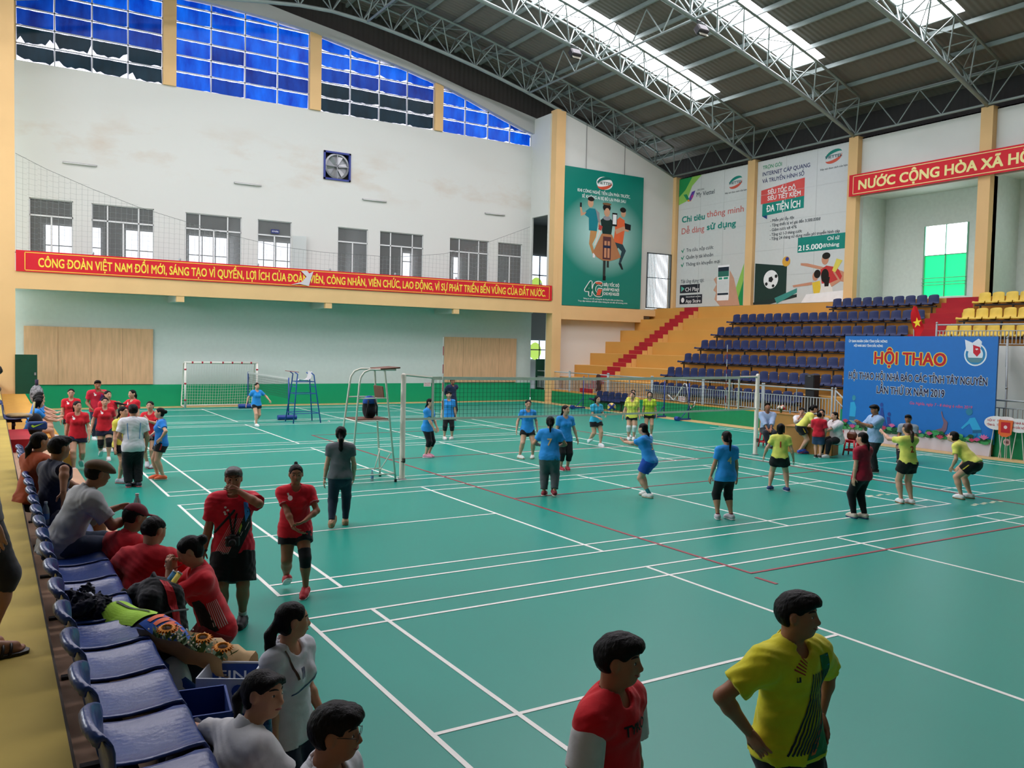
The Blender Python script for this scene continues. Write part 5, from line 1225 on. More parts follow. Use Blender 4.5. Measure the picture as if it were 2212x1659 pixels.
# ================================================================ fixtures on the far wall
TUBE = mat('tube_grey', '#a9aaa8', .5)
for x0, x1, z, lab in ((-.3, .95, 9.88, 'leftmost of the unlit tube lights on the upper wall'), (6.4, 7.6, 9.86, 'unlit tube light on the upper wall left of the exhaust fan'), (12.4, 13.65, 9.79, 'unlit tube light on the upper wall right of the exhaust fan'), (19.15, 20.37, 9.8, 'rightmost of the unlit tube lights on the upper wall')):
    t = thing('tube_light', lab, 'tube light', (x0, 29.97, z), 0, 'tube lights on the far wall'); b = MB(); b.bx(0, x1 - x0, -.02, .03, -.03, .03); b.build('batten', TUBE, t); MB().tube([(.03, -.05, -.02), (x1 - x0 - .03, -.05, -.02)], .018, 8).build('tube', mat('tube_white', '#d8d9d6', .3), t, 180)
for i, (x, lab) in enumerate(((1.5, 'leftmost of the unlit tube lights under the balcony'), (7.0, 'second unlit tube light from the left under the balcony'), (12.9, 'third unlit tube light from the left under the balcony'), (18.6, 'rightmost of the unlit tube lights under the balcony'))):
    t = thing('tube_light', lab, 'tube light', (x, 29.55, 4.92), 0, 'tube lights under the balcony'); b = MB(); b.bx(0, 1.25, -.03, .03, -.0, .06); b.build('batten', TUBE, t); MB().tube([(.03, 0, -.03), (1.22, 0, -.03)], .018, 8).build('tube', mat('tube_white', '#d8d9d6', .3), t, 180)
fn = thing('exhaust_fan', 'square exhaust fan in a blue frame high on the far wall', 'fan', (11.13, 30.0, 11.17))
b = MB()
for a in ((-.66, .66, .58, .66), (-.66, .66, -.66, -.58), (-.66, -.58, -.66, .66), (.58, .66, -.66, .66)): b.bx(a[0], a[1], -.06, .1, a[2], a[3])
b.build('frame', mat('fan_blue', '#2b3a86', .5), fn)
MY = Matrix.Rotation(math.pi / 2, 3, 'X')
MB().lathe([(.58, -.02), (.6, .1), (.52, .12), (.5, 0)], 28, (0, 0.1, 0), MY).build('shroud', mat('fan_steel', '#8d9093', .4, metal=.5), fn, 40)
b = MB()
for a in ((-.66, .66, -.66, .66),): b.bx(a[0], a[1], .2, .22, a[2], a[3])
b.build('back_plate', mat('fan_dark', '#2a2a2a', .7), fn)
for k in range(6):
    a = 2 * math.pi * k / 6 + .2; ca, sa = math.cos(a), math.sin(a); M = Matrix(((ca, 0, -sa), (0, 1, 0), (sa, 0, ca)))
    b = MB(); b.add([M @ Vector(q) for q in ((.08, .06, -.05), (.5, .02, -.14), (.5, .12, .14), (.08, .1, .05))], [(0, 1, 2, 3)]); b.build('blade', mat('fan_blade', '#a4a6a8', .35, metal=.5), fn)
MB().lathe([(.0, -.05), (.09, -.04), (.1, .08), (0, .1)], 16, (0, .08, 0), MY).build('hub', mat('fan_hub', '#55585c', .4), fn, 40)
b = MB(); b.bx(-.58, .58, -.03, .0, -.02, .02); b.bx(-.02, .02, -.03, 0, -.58, .58); b.build('guard_bars', mat('fan_steel', '#8d9093', .4), fn)
PLY = mat('plywood', '#e2b48c', .75, .25, noise=.12, nscale=2.2, stretch=(5, 1, .6))
for x0, x1, z0, z1, lab in ((-1.67, 3.08, .97, 3.3, 'large plywood panel on the wall at the left'), (16.91, 21.23, .99, 3.31, 'plywood panel on the wall to the right, behind the net')):
    b = MB(); b.bx(x0, x1, 29.91, 29.95, z0, z1); o = tag(b.build('plywood_panel', PLY), lab, 'panel'); s = MB()
    for i in range(1, 4): s.bx(x0 + (x1 - x0) * i / 4 - .004, x0 + (x1 - x0) * i / 4 + .004, 29.905, 29.91, z0, z1)
    s.build('joint', mat('ply_joint', '#8f6a48', .8), o)
DG = mat('door_green', '#0f4531', .45, .4, noise=.08)
t = thing('door_leaf', 'dark green door leaf standing open beside the left column', 'door', (-2.0, 27.8, .74)); b = MB(); b.bx(-.02, .7, -.03, .02, 0, 1.47); b.build('leaf', DG, t); b = MB(); b.bx(.6, .66, -.06, -.03, .7, .8); b.build('handle', mat('handle_steel', '#8a8a8a', .3), t)
t = thing('double_door', 'dark green double door at the right end of the far wall', 'door', (22.2, 29.5, 0))
for s_ in (0, 1): b = MB(); b.cbox((.27 + .52 * s_, 0, 1.12), (.5, .05, 2.24), .01); b.build('leaf', DG, t)
b = MB(); b.bx(.46, .5, -.06, -.03, 1.0, 1.15); b.build('handle', mat('handle_steel', '#8a8a8a', .3), t)
for o_, ax_, lab in (((15.8, 29.96, .78), AX, 'small white notice low on the far wall beside the net post'), ((22.165, 18.25, .72), AR, 'small white notice on the green kerb below the railing')):
    b = MB(); b.prism(rect(0, .4, 0, .22), o_, ax_, AZ, .006); o = tag(b.build('notice', mat('notice_white', '#e3dedd', .6)), lab, 'notice'); nn = Vector(ax_).cross(Vector(AZ)) * .007
    lettering('CẤM HÚT THUỐC', Vector(o_) + nn, ax_, AZ, .03, .37, .13, .18, ink('#c03a44'), o); lettering('NO SMOKING', Vector(o_) + nn, ax_, AZ, .05, .35, .05, .1, ink('#c03a44'), o)
# balcony railing behind the banner, with knobs, and the slack net hung above it
kr = thing('balcony_railing', 'steel balcony railing whose post knobs show above the long banner', 'railing', (0, 27.93, 0)); MB().tube([(-2, 0, 6.0), (22.05, 0, 6.0)], .025, 8).build('top_rail', RAILM, kr, 180)
for x in (.6, 3.78, 6.93, 10.12, 13.25, 16.46, 19.22, 21.4): MB().lathe([(.03, 5.3), (.03, 6.05), (.015, 6.07), (.045, 6.12), (.05, 6.15), (.03, 6.2), (0, 6.2)], 10, (x, 0, 0)).build('post', RAILM, kr, 60)
ROPE = [(-1.97, 9.67), (-.96, 9.21), (.61, 8.64), (2.26, 8.12), (4.01, 7.72), (5.86, 7.32), (7.82, 7.01), (9.89, 6.91), (13.23, 6.94), (15.89, 7.29), (18.19, 7.99), (20.79, 9.03)]
rz = lambda x: float(np.interp(x, [p[0] for p in ROPE], [p[1] for p in ROPE]))
sn = thing('slack_net', 'slack ball net sagging from the columns across the balcony opening', 'net', (0, 28.15, 0))
MB().tube([(p[0], 0, p[1]) for p in ROPE], .008, 5).build('head_rope', mat('rope_grey', '#5f6462', .8), sn)
b = MB()
for i in range(115): x = -1.95 + i * .198; b.cord((x, 0, 6.1), (x + .02, .03 * math.sin(i), rz(x)), .0024)
for j in range(18):
    z = 6.2 + j * .2; xs = [x for x in np.arange(-1.95, 20.8, .35) if rz(x) > z]
    for x in xs: b.cord((x, .01, z), (x + .35, .01, z - .02 + .04 * math.sin(x)), .0022)
b.build('net_mesh', mat('net_grey', '#8b918e', .8), sn)

# ================================================================ equipment on the courts
WPAINT = mat('white_paint', '#e4ddce', .4, .5, noise=.06, nscale=6)
vn = thing('volleyball_net', 'volleyball net with white tapes stretched across the middle of the hall', 'net', (0, 8.1, 0))
ztop = lambda x: 2.235 - .03 * math.sin((x - 4.8) / 10.9 * math.pi)
b = MB()
for i in range(20):
    x0, x1 = 5.45 + i * .4775, 5.45 + (i + 1) * .4775; xm = (x0 + x1) / 2
    b.box((xm, 0, ztop(xm) - .035), (x1 - x0 + .005, .012, .07), (0, math.atan2(ztop(x0) - ztop(x1), x1 - x0), 0))
b.build('top_tape', WPAINT, vn)
b = MB()
for i in range(20):
    x0, x1 = 4.8 + i * .545, 4.8 + (i + 1) * .545; xm = (x0 + x1) / 2; b.box((xm, 0, ztop(xm) - .93), (x1 - x0 + .005, .01, .05), (0, math.atan2(ztop(x0) - ztop(x1), x1 - x0), 0))
b.build('bottom_tape', WPAINT, vn)
b = MB(); NC = mat('net_black', '#1b1f22', .8)
for i in range(96): x = 5.45 + i * .1; b.cord((x, 0, ztop(x) - .07), (x, .004 * math.sin(i), ztop(x) - .92), .0026)
for j in range(1, 9):
    for i in range(24): x = 5.45 + i * .398; b.cord((x, 0, ztop(x) - .07 - j * .095), (x + .398, 0, ztop(x + .398) - .07 - j * .095 - .004 * math.sin(i)), .0026)
b.build('net_mesh', NC, vn)
for x in (5.48, 5.73, 14.6, 14.97): b = MB(); b.bx(x - .025, x + .025, -.012, .012, ztop(x) - .95, ztop(x)); b.build('side_tape', WPAINT, vn)
MB().tube([(4.77, 0, 2.27), (5.45, 0, ztop(5.45) - .02)], .03, 6).build('lashing', WPAINT, vn); MB().tube([(15.0, 0, ztop(15) - .02), (15.7, 0, 2.22)], .03, 6).build('lashing', WPAINT, vn)
for x in (5.71, 14.45):
    for k in range(9): MB().tube([(x, -.02, 1.3 + k * .2), (x, -.02, 1.5 + k * .2)], .009, 6).build('antenna', mat('ant_red', '#b3242c', .5) if k % 2 else mat('ant_white', '#e8e4e0', .5), vn)
for x, lab in ((4.77, 'white net post at the left end of the volleyball net'), (15.71, 'white net post at the right end of the volleyball net')):
    t = thing('net_post', lab, 'post', (x, 8.1, 0), 0, 'volleyball posts'); MB().lathe([(.065, 0), (.062, .01), (.055, 2.26), (.03, 2.3), (0, 2.3)], 14).build('pole', WPAINT, t, 60); MB().lathe([(.1, 0), (.1, .015), (.066, .02)], 16).build('floor_plate', mat('plate_steel', '#7b7d80', .4), t, 40)
    b = MB(); b.cbox((0, -.07, .42), (.06, .07, .1), .01); b.build('winch', mat('winch_dark', '#4a3d34', .5), t); MB().tube([(0, -.1, .42), (-.08, -.12, .4)], .01, 6).build('crank', mat('winch_dark', '#4a3d34', .5), t)
t = thing('volleyball', 'blue and yellow volleyball in the air above the court', 'ball', (12.75, 10.95, 1.2)); b = MB()
b.ball((0, 0, 0), .125, 20, 14); o = b.build('ball', mat('ball_yellow', '#e0bc4a', .5), t, 180)
for k in range(3):
    a = k * 2.1 + .4; M = Matrix.Rotation(a, 3, 'X') @ Matrix.Rotation(.6, 3, 'Y'); b = MB(); P = [[M @ (Vector((math.cos(p_) * math.cos(q_), math.sin(p_) * math.cos(q_), math.sin(q_))) * .1265) for p_ in np.linspace(0, 2 * math.pi, 25)] for q_ in (-.25, -.08, .08, .25)]; b.grid(P); b.build('panel_stripe', mat('ball_blue', '#27337c', .5) if k < 2 else mat('ball_white', '#d8d4cc', .5), o, 180)
# white umpire stand
us = thing('umpire_stand', 'tall white umpire stand with wooden seat beside the left net post', 'umpire stand', (3.98, 8.25, 0))
UW = mat('stand_cream', '#e6e0d2', .4, .5); WD = mat('stand_wood', '#6e4634', .55, .4, noise=.15, nscale=4)
for s_ in (-1, 1):
    y0 = s_ * .42; y1 = s_ * .28
    MB().tube([(-.48, y0, .05), (-.27, y1, 2.05), (-.24, y1, 2.22), (-.16, y1, 2.33), (-.03, y1, 2.38), (.55, y1, 2.38)], .022, 8).build('leg', UW, us, 180)
    MB().tube([(.52, y0, .05), (.3, y1, 2.34), (.29, y1, 2.38)], .022, 8).build('leg', UW, us, 180)
    MB().tube([(-.47, y0, .18), (.5, y0, .18)], .017, 6).build('side_rail', UW, us, 180); MB().tube([(-.33, y1 * 1.15, 1.31), (.4, y1 * 1.15, 1.31)], .017, 6).build('side_rail', UW, us, 180); MB().tube([(-.29, y1 * 1.05, 1.78), (.36, y1 * 1.05, 1.78)], .015, 6).build('side_rail', UW, us, 180)
    for x in (-.48, .52): MB().lathe([(.03, 0), (.03, .06), (.024, .06)], 10, (x, y0, 0)).build('rubber_foot', mat('rubber', '#17171a', .7), us, 40)
for x, z in ((-.47, .18), (.5, .18), (-.44, .5), (.46, .62), (-.4, .85), (.41, 1.31), (-.34, 1.31)):
    y = .42 - .14 * z / 2.3; MB().tube([(x, -y, z), (x, y, z)], .015, 6).build('rung', UW, us, 180)
MB().tube([(.45, .3, .6), (.25, .1, .2)], .012, 6).build('brace', UW, us, 180); MB().tube([(.45, -.3, .6), (.28, -.1, .2)], .012, 6).build('brace', UW, us, 180)
b = MB(); b.cbox((.03, 0, 1.335), (.72, .6, .025), .006); b.build('seat', WD, us); b = MB(); b.cbox((.28, -.02, 1.9), (.26, .5, .02), .006, (0, R(82), 0)); b.build('backrest', WD, us); b = MB(); b.cbox((.42, 0, 2.41), (.45, .62, .03), .006, (0, R(-4), 0)); b.build('desk_board', WD, us)
bs = thing('umpire_chair', 'blue badminton umpire chair with white seat near the far wall', 'umpire chair', (6.85, 21.4, 0)); UB = mat('chair_blue', '#20509a', .4, .5)
for sx in (-1, 1):
    for sy in (-1, 1): MB().tube([(.5 * sx, .48 * sy, 0), (.33 * sx, .28 * sy, 1.5)] + ([(.3, .28 * sy, 1.72), (.2, .28 * sy, 1.8)] if sx > 0 else [(-.3, .28 * sy, 1.75), (-.4, .28 * sy, 1.82)]), .022, 7).build('leg', UB, bs, 180)
for z in (.35, .7, 1.05, 1.3, 1.48):
    k = 1 - z / 1.5 * .36
    for sx in (-1, 1): MB().tube([(.5 * k * sx, -.47 * k, z), (.5 * k * sx, .47 * k, z)], .014, 6).build('rung', UB, bs, 180)
    if z in (.35, 1.05, 1.48):
        for sy in (-1, 1): MB().tube([(-.5 * k, .47 * k * sy, z), (.5 * k, .47 * k * sy, z)], .014, 6).build('crossbar', UB, bs, 180)
b = MB(); P = [[(x, y, z + .04 * (y / .22) ** 2) for y in np.linspace(-.24, .24, 7)] for x, z in ((-.22, 1.52), (-.05, 1.5), (.12, 1.5), (.2, 1.56), (.24, 1.7), (.25, 1.84))]; b.grid(P); b.build('seat', mat('seat_pale', '#d2d3d6', .5), bs, 180)
b = MB(); b.cbox((-.42, 0, 1.84), (.36, .5, .02), .005, (0, R(6), 0)); b.build('desk_board', mat('desk_red', '#9a3a3a', .5), bs)
# badminton net seen end-on behind it
BLU = mat('post_blue', '#1d3f8c', .4, .5)
for y, lab in ((28.2, 'blue badminton post near the small goal'), (22.4, 'blue badminton post standing in the blue umpire chair'),):
    t = thing('badminton_post', lab, 'post', (6.62, y, 0), 0, 'badminton posts'); MB().tube([(0, 0, .1), (0, 0, 1.57)], .025, 8).build('pole', BLU, t, 180); MB().tube([(-.4, 0, .1), (.3, 0, .1)], .09, 12).build('base_weight', BLU, t, 30); MB().tube([(0, .04, 1.0), (.05, .06, 1.3), (0, .04, 1.5)], .02, 6).build('rope_coil', mat('rope_grey', '#5f6462', .8), t)
t = thing('badminton_net', 'badminton net seen nearly end-on between the goal and the blue umpire chair', 'net', (6.62, 25.3, 0)); b = MB(); b.bx(-.012, .012, -2.88, 2.88, 1.5, 1.56); b.build('top_tape', mat('tape_pale', '#c9c9c6', .7), t)
b = MB()
for i in range(60): b.cord((0, -2.88 + i * .0975, .8), (0, -2.88 + i * .0975, 1.5), .0025)
for j in range(8): b.cord((0, -2.88, .8 + j * .09), (0, 2.88, .8 + j * .09), .0025)
b.build('net_mesh', mat('net_dark', '#2b3532', .8), t)
for x, y, h, lab in ((21.75, 18.7, 1.58, 'blue badminton post by the kerb with a wheeled base, right of the women in lime'), (21.85, 17.3, 1.56, 'blue badminton post by the kerb holding the looped white straps'), (21.3, 23.9, 1.55, 'blue badminton post in front of the blue kerb seats')):
    t = thing('badminton_post', lab, 'post', (x, y, 0), 0, 'badminton posts'); MB().tube([(0, 0, .06), (0, 0, h)], .026, 8).build('pole', BLU, t, 180); b = MB(); b.bx(-.62, .1, -.04, .04, .03, .09); b.build('base', BLU, t); MB().tube([(-.45, 0, .08), (0, 0, .5)], .018, 6).build('strut', BLU, t, 180); MB().tube([(-.62, -.1, .09), (-.62, .1, .09)], .09, 12).build('wheel', BLU, t, 30)
t = thing('strap_loop', 'white and black strap looped over the top of a blue badminton post', 'strap', (21.8, 17.55, 0)); b = MB()
b.tube([(0, 1.0, 1.0), (0, .6, .78), (0, .2, 1.25), (0, 0, 1.52), (0, -.12, 1.5), (0, -.2, 1.2), (0, -.22, .8), (0, -.42, .5), (0, -.6, .62), (0, -.68, .85)], .028, 6); b.build('white_strap', mat('strap_white', '#cfcdc8', .8), t, 180); MB().tube([(-.03, .1, 1.45), (-.03, -.14, 1.4), (-.03, -.26, .8), (-.03, -.45, .46), (-.03, -.62, .7)], .018, 6).build('black_strap', mat('strap_black', '#121214', .8), t, 180)
# goal
gl = thing('small_goal', 'small white goal with red bands standing against the far wall', 'goal', (0, 0, 0)); GW = mat('goal_white', '#e2ded4', .4, .5)
for x in (4.2, 7.2): MB().tube([(x, 28.95, 0), (x, 28.95, 1.93)], .045, 10).build('post', GW, gl, 180); MB().tube([(x, 28.95, 1.93), (x, 29.35, 1.88), (x, 29.8, .05), (x, 28.95, .03)], .025, 8).build('side_frame', GW, gl, 180)
MB().tube([(4.16, 28.95, 1.93), (7.24, 28.95, 1.93)], .045, 10).build('crossbar', GW, gl, 180); MB().tube([(4.2, 29.8, .05), (7.2, 29.8, .05)], .03, 8).build('ground_bar', GW, gl, 180); MB().tube([(4.2, 29.35, 1.88), (7.2, 29.35, 1.88)], .02, 8).build('rear_bar', GW, gl, 180)
RB = mat('goal_red', '#b3283a', .5)
for x, z in ((4.2, .3), (4.2, 1.0), (4.2, 1.6), (7.2, .3), (7.2, 1.0), (7.2, 1.6)): MB().tube([(x, 28.95, z), (x, 28.95, z + .07)], .047, 10).build('red_band', RB, gl, 180)
for x in (4.45, 4.85, 5.2, 5.7, 6.1, 6.5, 6.9): MB().tube([(x, 28.95, 1.93), (x + .07, 28.95, 1.93)], .047, 10).build('red_band', RB, gl, 180)
b = MB()
for i in range(29): x = 4.22 + i * .106; b.cord((x, 29.36, 1.86), (x + .02 * math.sin(i), 29.62, .9), .004); b.cord((x + .02 * math.sin(i), 29.62, .9), (x, 29.8, .06), .004); b.cord((x, 28.95, 1.92), (x, 29.36, 1.86), .004)
for j in range(15): z = .08 + j * .122; yy = 29.8 - .43 * (z / 1.86); b.cord((4.2, yy, z), (5.7, yy + .05, z - .03), .004); b.cord((5.7, yy + .05, z - .03), (7.2, yy, z), .004)
b.build('goal_net', mat('goal_net', '#d9dcd6', .8), gl)
# table and officials' things
DESK = mat('desk_wood', '#b07a3a', .5, .4, noise=.12, nscale=3, stretch=(1, 1, .3))
def desk(lab, x, y, w, h, d, rz):
    t = thing('desk', lab, 'desk', (x, y, 0), rz); b = MB(); b.cbox((0, 0, h - .02), (w + .06, d + .06, .035), .006); b.build('desk_top', DESK, t)
    b = MB(); b.bx(-w / 2, w / 2, -d / 2, -d / 2 + .02, 0, h - .04); b.build('front_panel', DESK, t)
    for s_ in (-1, 1): b = MB(); b.bx(s_ * w / 2 - .015, s_ * w / 2 + .015, -d / 2 + .02, d / 2, 0, h - .04); b.build('side_panel', DESK, t)
    b = MB(); b.bx(-w / 2 + .02, w / 2 - .02, d / 2 - .25, d / 2 - .23, .25, h - .04); b.build('modesty_panel', DESK, t); return t
desk('wooden desk with officials seated behind it, the boy standing in front', 17.62, 7.7, 1.35, .78, .5, R(-72))
desk('wooden desk carrying flowers and a bottle, behind the man in light blue shirt', 21.3, 11.95, 1.5, .76, .6, R(-85))
def flowers(lab, x, y, z, cols, n=14, r=.13):
    t = thing('flower_bunch', lab, 'flowers', (x, y, z)); MB().lathe([(.03, 0), (.05, .1), (.09, .14)], 10).build('wrapping', mat('wrap_green', '#41582c', .8), t, 60); q = random.Random(n)
    for i in range(n):
        a = q.random() * 6.28; rr_ = r * math.sqrt(q.random()); b = MB(); b.ball((rr_ * math.cos(a), rr_ * math.sin(a), .15 + .1 * q.random()), .045, 8, 5); b.build('bloom', mat('bloom_' + cols[i % len(cols)][1:], cols[i % len(cols)], .7), t, 180)
flowers('bunch of yellow flowers on the rear desk, left of the seated man', 21.15, 12.5, .77, ['#d9c94a', '#c9b23a', '#6a7a30'])
flowers('bunch of red and cream flowers on the rear desk, right of the seated man', 21.1, 11.85, .77, ['#b3242e', '#e0d8c4', '#c33a3a'], 16)
def bottle(name, lab, x, y, z, s=1., col='#c9d8dc', cap='#3a6ac0', tilt=None, label='#5f86b0'):
    t = thing(name, lab, 'bottle', (x, y, z)); M = Euler(tilt).to_matrix() if tilt else None
    MB().lathe([(r_ * s, z_ * s) for r_, z_ in ((.03, 0), (.033, .01), (.033, .13), (.028, .165), (.014, .2), (.013, .215))], 12, M=M).build('bottle_body', mat('pet_' + col[1:], col, .12, .6, trans=.55), t, 60)
    MB().lathe([(r_ * s, z_ * s) for r_, z_ in ((.016, .212), (.016, .232), (0, .233))], 10, M=M).build('bottle_cap', plastic(cap), t, 60); MB().lathe([(r_ * s, z_ * s) for r_, z_ in ((.0336, .06), (.0336, .115))], 12, M=M).build('bottle_label', plastic(label), t, 60); return t
bottle('water_bottle', 'small water bottle on the rear desk beside the red flowers', 21.1, 11.45, .77)
bottle('water_bottle', 'water bottle standing on the floor under the white umpire stand', 4.1, 8.15, 0)
def stool(lab, x, y, rz):
    t = thing('stool', lab, 'stool', (x, y, 0), rz, 'red plastic stools'); RS = plastic('#d8202a', .3); b = MB(); b.cbox((0, 0, .44), (.29, .29, .03), .012); b.build('seat', RS, t, 30)
    for sx in (-1, 1):
        for sy in (-1, 1): b = MB(); b.tube([(.125 * sx, .125 * sy, .43), (.17 * sx, .17 * sy, 0)], [.026, .022], 6); b.build('leg', RS, t, 180)
    for z, k in ((.4, .26), (.16, .3)):
        b = MB()
        for sx in (-1, 1): b.box((.128 * sx * k / .26, 0, z), (.014, k, .05)); b.box((0, .128 * sx * k / .26, z), (k, .014, .05))
        b.build('apron', RS, t)
for l, x, y, r_ in (('red plastic stool under the seated man in light blue', 17.56, 9.35, .3), ('red plastic stool carrying the brown handbag', 18.3, 6.85, .2), ('red plastic stool next to the one with the handbag', 18.15, 6.35, .1), ('red plastic stool behind the legs of the man reading a paper', 18.6, 5.3, .4)): stool(l, x, y, r_)
t = thing('handbag', 'brown handbag resting on a red stool', 'handbag', (18.3, 6.85, .457)); b = MB(); b.cbox((0, 0, .11), (.16, .3, .22), .05); b.build('bag_body', mat('leather_brown', '#6a3a22', .45, .5, noise=.2), t, 40); MB().tube([(0, -.1, .2), (0, -.06, .32), (0, .06, .32), (0, .1, .2)], .01, 6).build('handle', mat('leather_brown', '#6a3a22', .45), t, 180)
t = thing('paper_sheet', 'folded white paper held by the man in light blue shirt', 'paper', (15.4, 4.72, 1.24), R(70)); b = MB(); b.prism(rect(-.08, .08, -.06, .06), (0, 0, 0), (1, 0, 0), (0, .8, .6), .003); b.build('sheet', mat('paper_white', '#e2ddd0', .8), t)
t = thing('loudspeaker', 'black loudspeaker on a stand in front of the blue seats', 'loudspeaker', (22.72, 11.85, .66)); b = MB(); b.cbox((0, 0, 1.2), (.36, .42, .55), .03); b.build('cabinet', mat('speaker_black', '#17171a', .6), t); b = MB(); b.bx(-.19, -.178, -.19, .19, .97, 1.43); b.build('grille', mat('speaker_grille', '#26262a', .8), t); b = MB(); b.cbox((0, 0, .46), (.28, .4, .92), .02); b.build('stand_case', mat('speaker_black', '#17171a', .6), t); lettering('HYLAND', (-.191, 0, 1.4), AR, AZ, -.06, .06, 0, .025, ink('#c9c9cc'), t)
sc_ = thing('shuttlecock', 'white shuttlecock lying on the floor beside the blue umpire chair', 'shuttlecock', (7.68, 21.09, .034)); M = Euler((R(80), 0, .5)).to_matrix(); MB().lathe([(.012, 0), (.034, .07), (.033, .07), (.011, 0)], 12, M=M).build('feathers', mat('feather', '#eeeeea', .8), sc_, 180); MB().ball((0, 0, 0), .014, 8, 6).build('cork', mat('cork_white', '#e6e0d8', .6), sc_, 180)
t = thing('jacket', 'dark brown jacket hung over the kerb railing', 'jacket', (22.2, 23.85, .7)); b = MB(); P = [[(-.06 - .02 * math.sin(i * 2 + j), .16 - .08 * j + .02 * math.sin(i), .95 - .1 * i - (.0 if 0 < j < 4 else .06)) for j in range(5)] for i in range(9)]; b.grid(P); b.build('jacket_body', cloth('#4a2620'), t, 180); b = MB(); b.tube([(-.08, -.1, .8), (-.09, -.22, .45), (-.08, -.2, .2)], .04, 6); b.build('sleeve', cloth('#4a2620'), t, 180)
for (x, y, lab) in ((19.0, 22.2, 'floodlight on the lattice tie truss nearer the far wall'), (20.7, 16.2, 'floodlight on the lattice tie truss nearer the camera')):
    t = thing('floodlight', lab, 'floodlight', (x, y - .15, chord(x) - .35), 0, 'floodlights on the roof trusses'); b = MB(); b.cbox((0, 0, 0), (.5, .3, .36), .04, (R(-35), 0, 0)); b.build('housing', mat('flood_black', '#26262a', .5), t); b = MB(); b.box((0, -.09, -.13), (.42, .02, .26), (R(-35), 0, 0)); b.build('lamp_glass', mat('flood_glass', '#d9d6c4', .15), t); MB().tube([(-.2, 0, .1), (-.2, .05, .36), (.2, .05, .36), (.2, 0, .1)], .015, 6).build('bracket', mat('flood_black', '#26262a', .5), t)

# ---- railings
def railing(lab, p0, p1, z0, h=1.0, low=.1, group=None, bal=.125, knob=True):
    p0 = Vector(p0); p1 = Vector(p1); d = p1 - p0; L = d.length; t = thing('railing', lab, 'railing', (0, 0, 0), 0, group)
    up_ = Vector((0, 0, 1))
    MB().tube([p0 + up_ * h, p1 + up_ * h], .028, 8).build('top_rail', RAILM, t, 180)
    for k in (low, h * .7): MB().tube([p0 + up_ * k, p1 + up_ * k], .018, 6).build('rail', RAILM, t, 180)
    for q in (p0, p1): MB().lathe([(.035, 0), (.035, h + .02), (.02, h + .03), (.045, h + .07), (.03, h + .1), (0, h + .11)], 10, q).build('post', RAILM, t, 60)
    n = max(2, int(L / bal)); b = MB()
    for i in range(1, n): q = p0 + d * i / n; b.bx(q.x - .014, q.x + .014, q.y - .014, q.y + .014, q.z + low, q.z + h * (1.0 if i % max(1, n // 2) == 0 else .7))
    b.build('balusters', RAILM, t); return t
yy = [29.6, 26.5, 23.35, 20.2, 17.0, 13.8, 10.65]
names = ['nearest the far column', 'second section from the far column', 'section behind the blue kerb seats', 'section behind the women in lime', 'section behind the right net post', 'section nearest the event board']
for i in range(6): railing('grey railing on the green kerb, ' + names[i], (22.34, yy[i] - .04, .62), (22.34, yy[i + 1] + .04, .62), 0, 1.0, .12, 'kerb railing sections')
railing('short sloping grey handrail at the left edge of the event board', (22.34, 10.55, .62), (22.3, 9.85, .1), 0, 1.0, .12)
railing('grey railing in front of the yellow seats', (26.15, 9.3, 3.3), (26.15, 3.2, 3.3), 0, .72, .06)
railing('sloping grey stair railing behind the right edge of the event board', (24.0, 5.6, 1.0), (25.8, 6.6, 2.6), 0, .9, .1)
railing('grey railing low behind the oval placards', (22.6, 5.3, .9), (22.6, 3.2, .9), 0, .75, .1)
# ================================================================ who is in the hall
RED = '#c31f30'; BLUE = '#2b8fdc'; YEL = '#e4e36a'; BLK = '#15161b'; NAVY = '#1c2138'
HANG = {}
def hips(**k): d = dict(hR=(.148, .01, .60), hL=(-.148, .01, .60), eR=(1, -.45, 0), eL=(-1, -.45, 0), dR=(-.25, .6, -.7), dL=(.25, .6, -.7), nR=(-1, -.1, -.1), nL=(1, -.1, -.1), curl=.25); d.update(k); return d
def walk(s=1, **k):
    d = dict(fR=(.045, .11 * s, 0 if s > 0 else .0, -4, 0 if s > 0 else -35), fL=(-.045, -.11 * s, 0, 4, -35 if s > 0 else 0), hR=(.15, -.05 * s, .49), hL=(-.15, .1 * s, .5), ph=.518, lean=3)
    if s > 0: d['fL'] = (-.045, -.14, .05, 4, -38); 
    else: d['fR'] = (.045, -.14, .05, -4, -38)
    d.update(k); return d
def sit(seat, foot=.3, **k):
    """seat height above the feet, in units of the body height"""
    d = dict(ph=seat + .047, fR=(.07, foot, 0, -8), fL=(-.07, foot, 0, 8), hR=(.09, .2, seat + .12), hL=(-.09, .2, seat + .12), lean=6, kR=(.2, 1, .6), kL=(-.2, 1, .6), nR=(0, 0, -1), nL=(0, 0, -1)); d.update(k); return d
def stripes(J, cols, front=True, n=9, lean=.55, w=.006, gap=.013, x0=-.02, y0=-.2, y1=.06, base=None):
    """slanting printed stripes across the shirt"""
    H = J['H']; sg = 1 if front else -1; o = J['chestc'] * H
    for i in range(n):
        xa = x0 + i * gap; decal(J, [(xa - lean * (y1 - y0) * .5, y0), (xa + w - lean * (y1 - y0) * .5, y0), (xa + w * .6 + lean * (y1 - y0) * .5, y1), (xa + lean * (y1 - y0) * .5, y1)], o, J['Rt'] * -sg, J['T'], -J['Fd'] * sg, ink(cols[i % len(cols)]), J['shirt'], 'stripe', sc=H, sub=3)

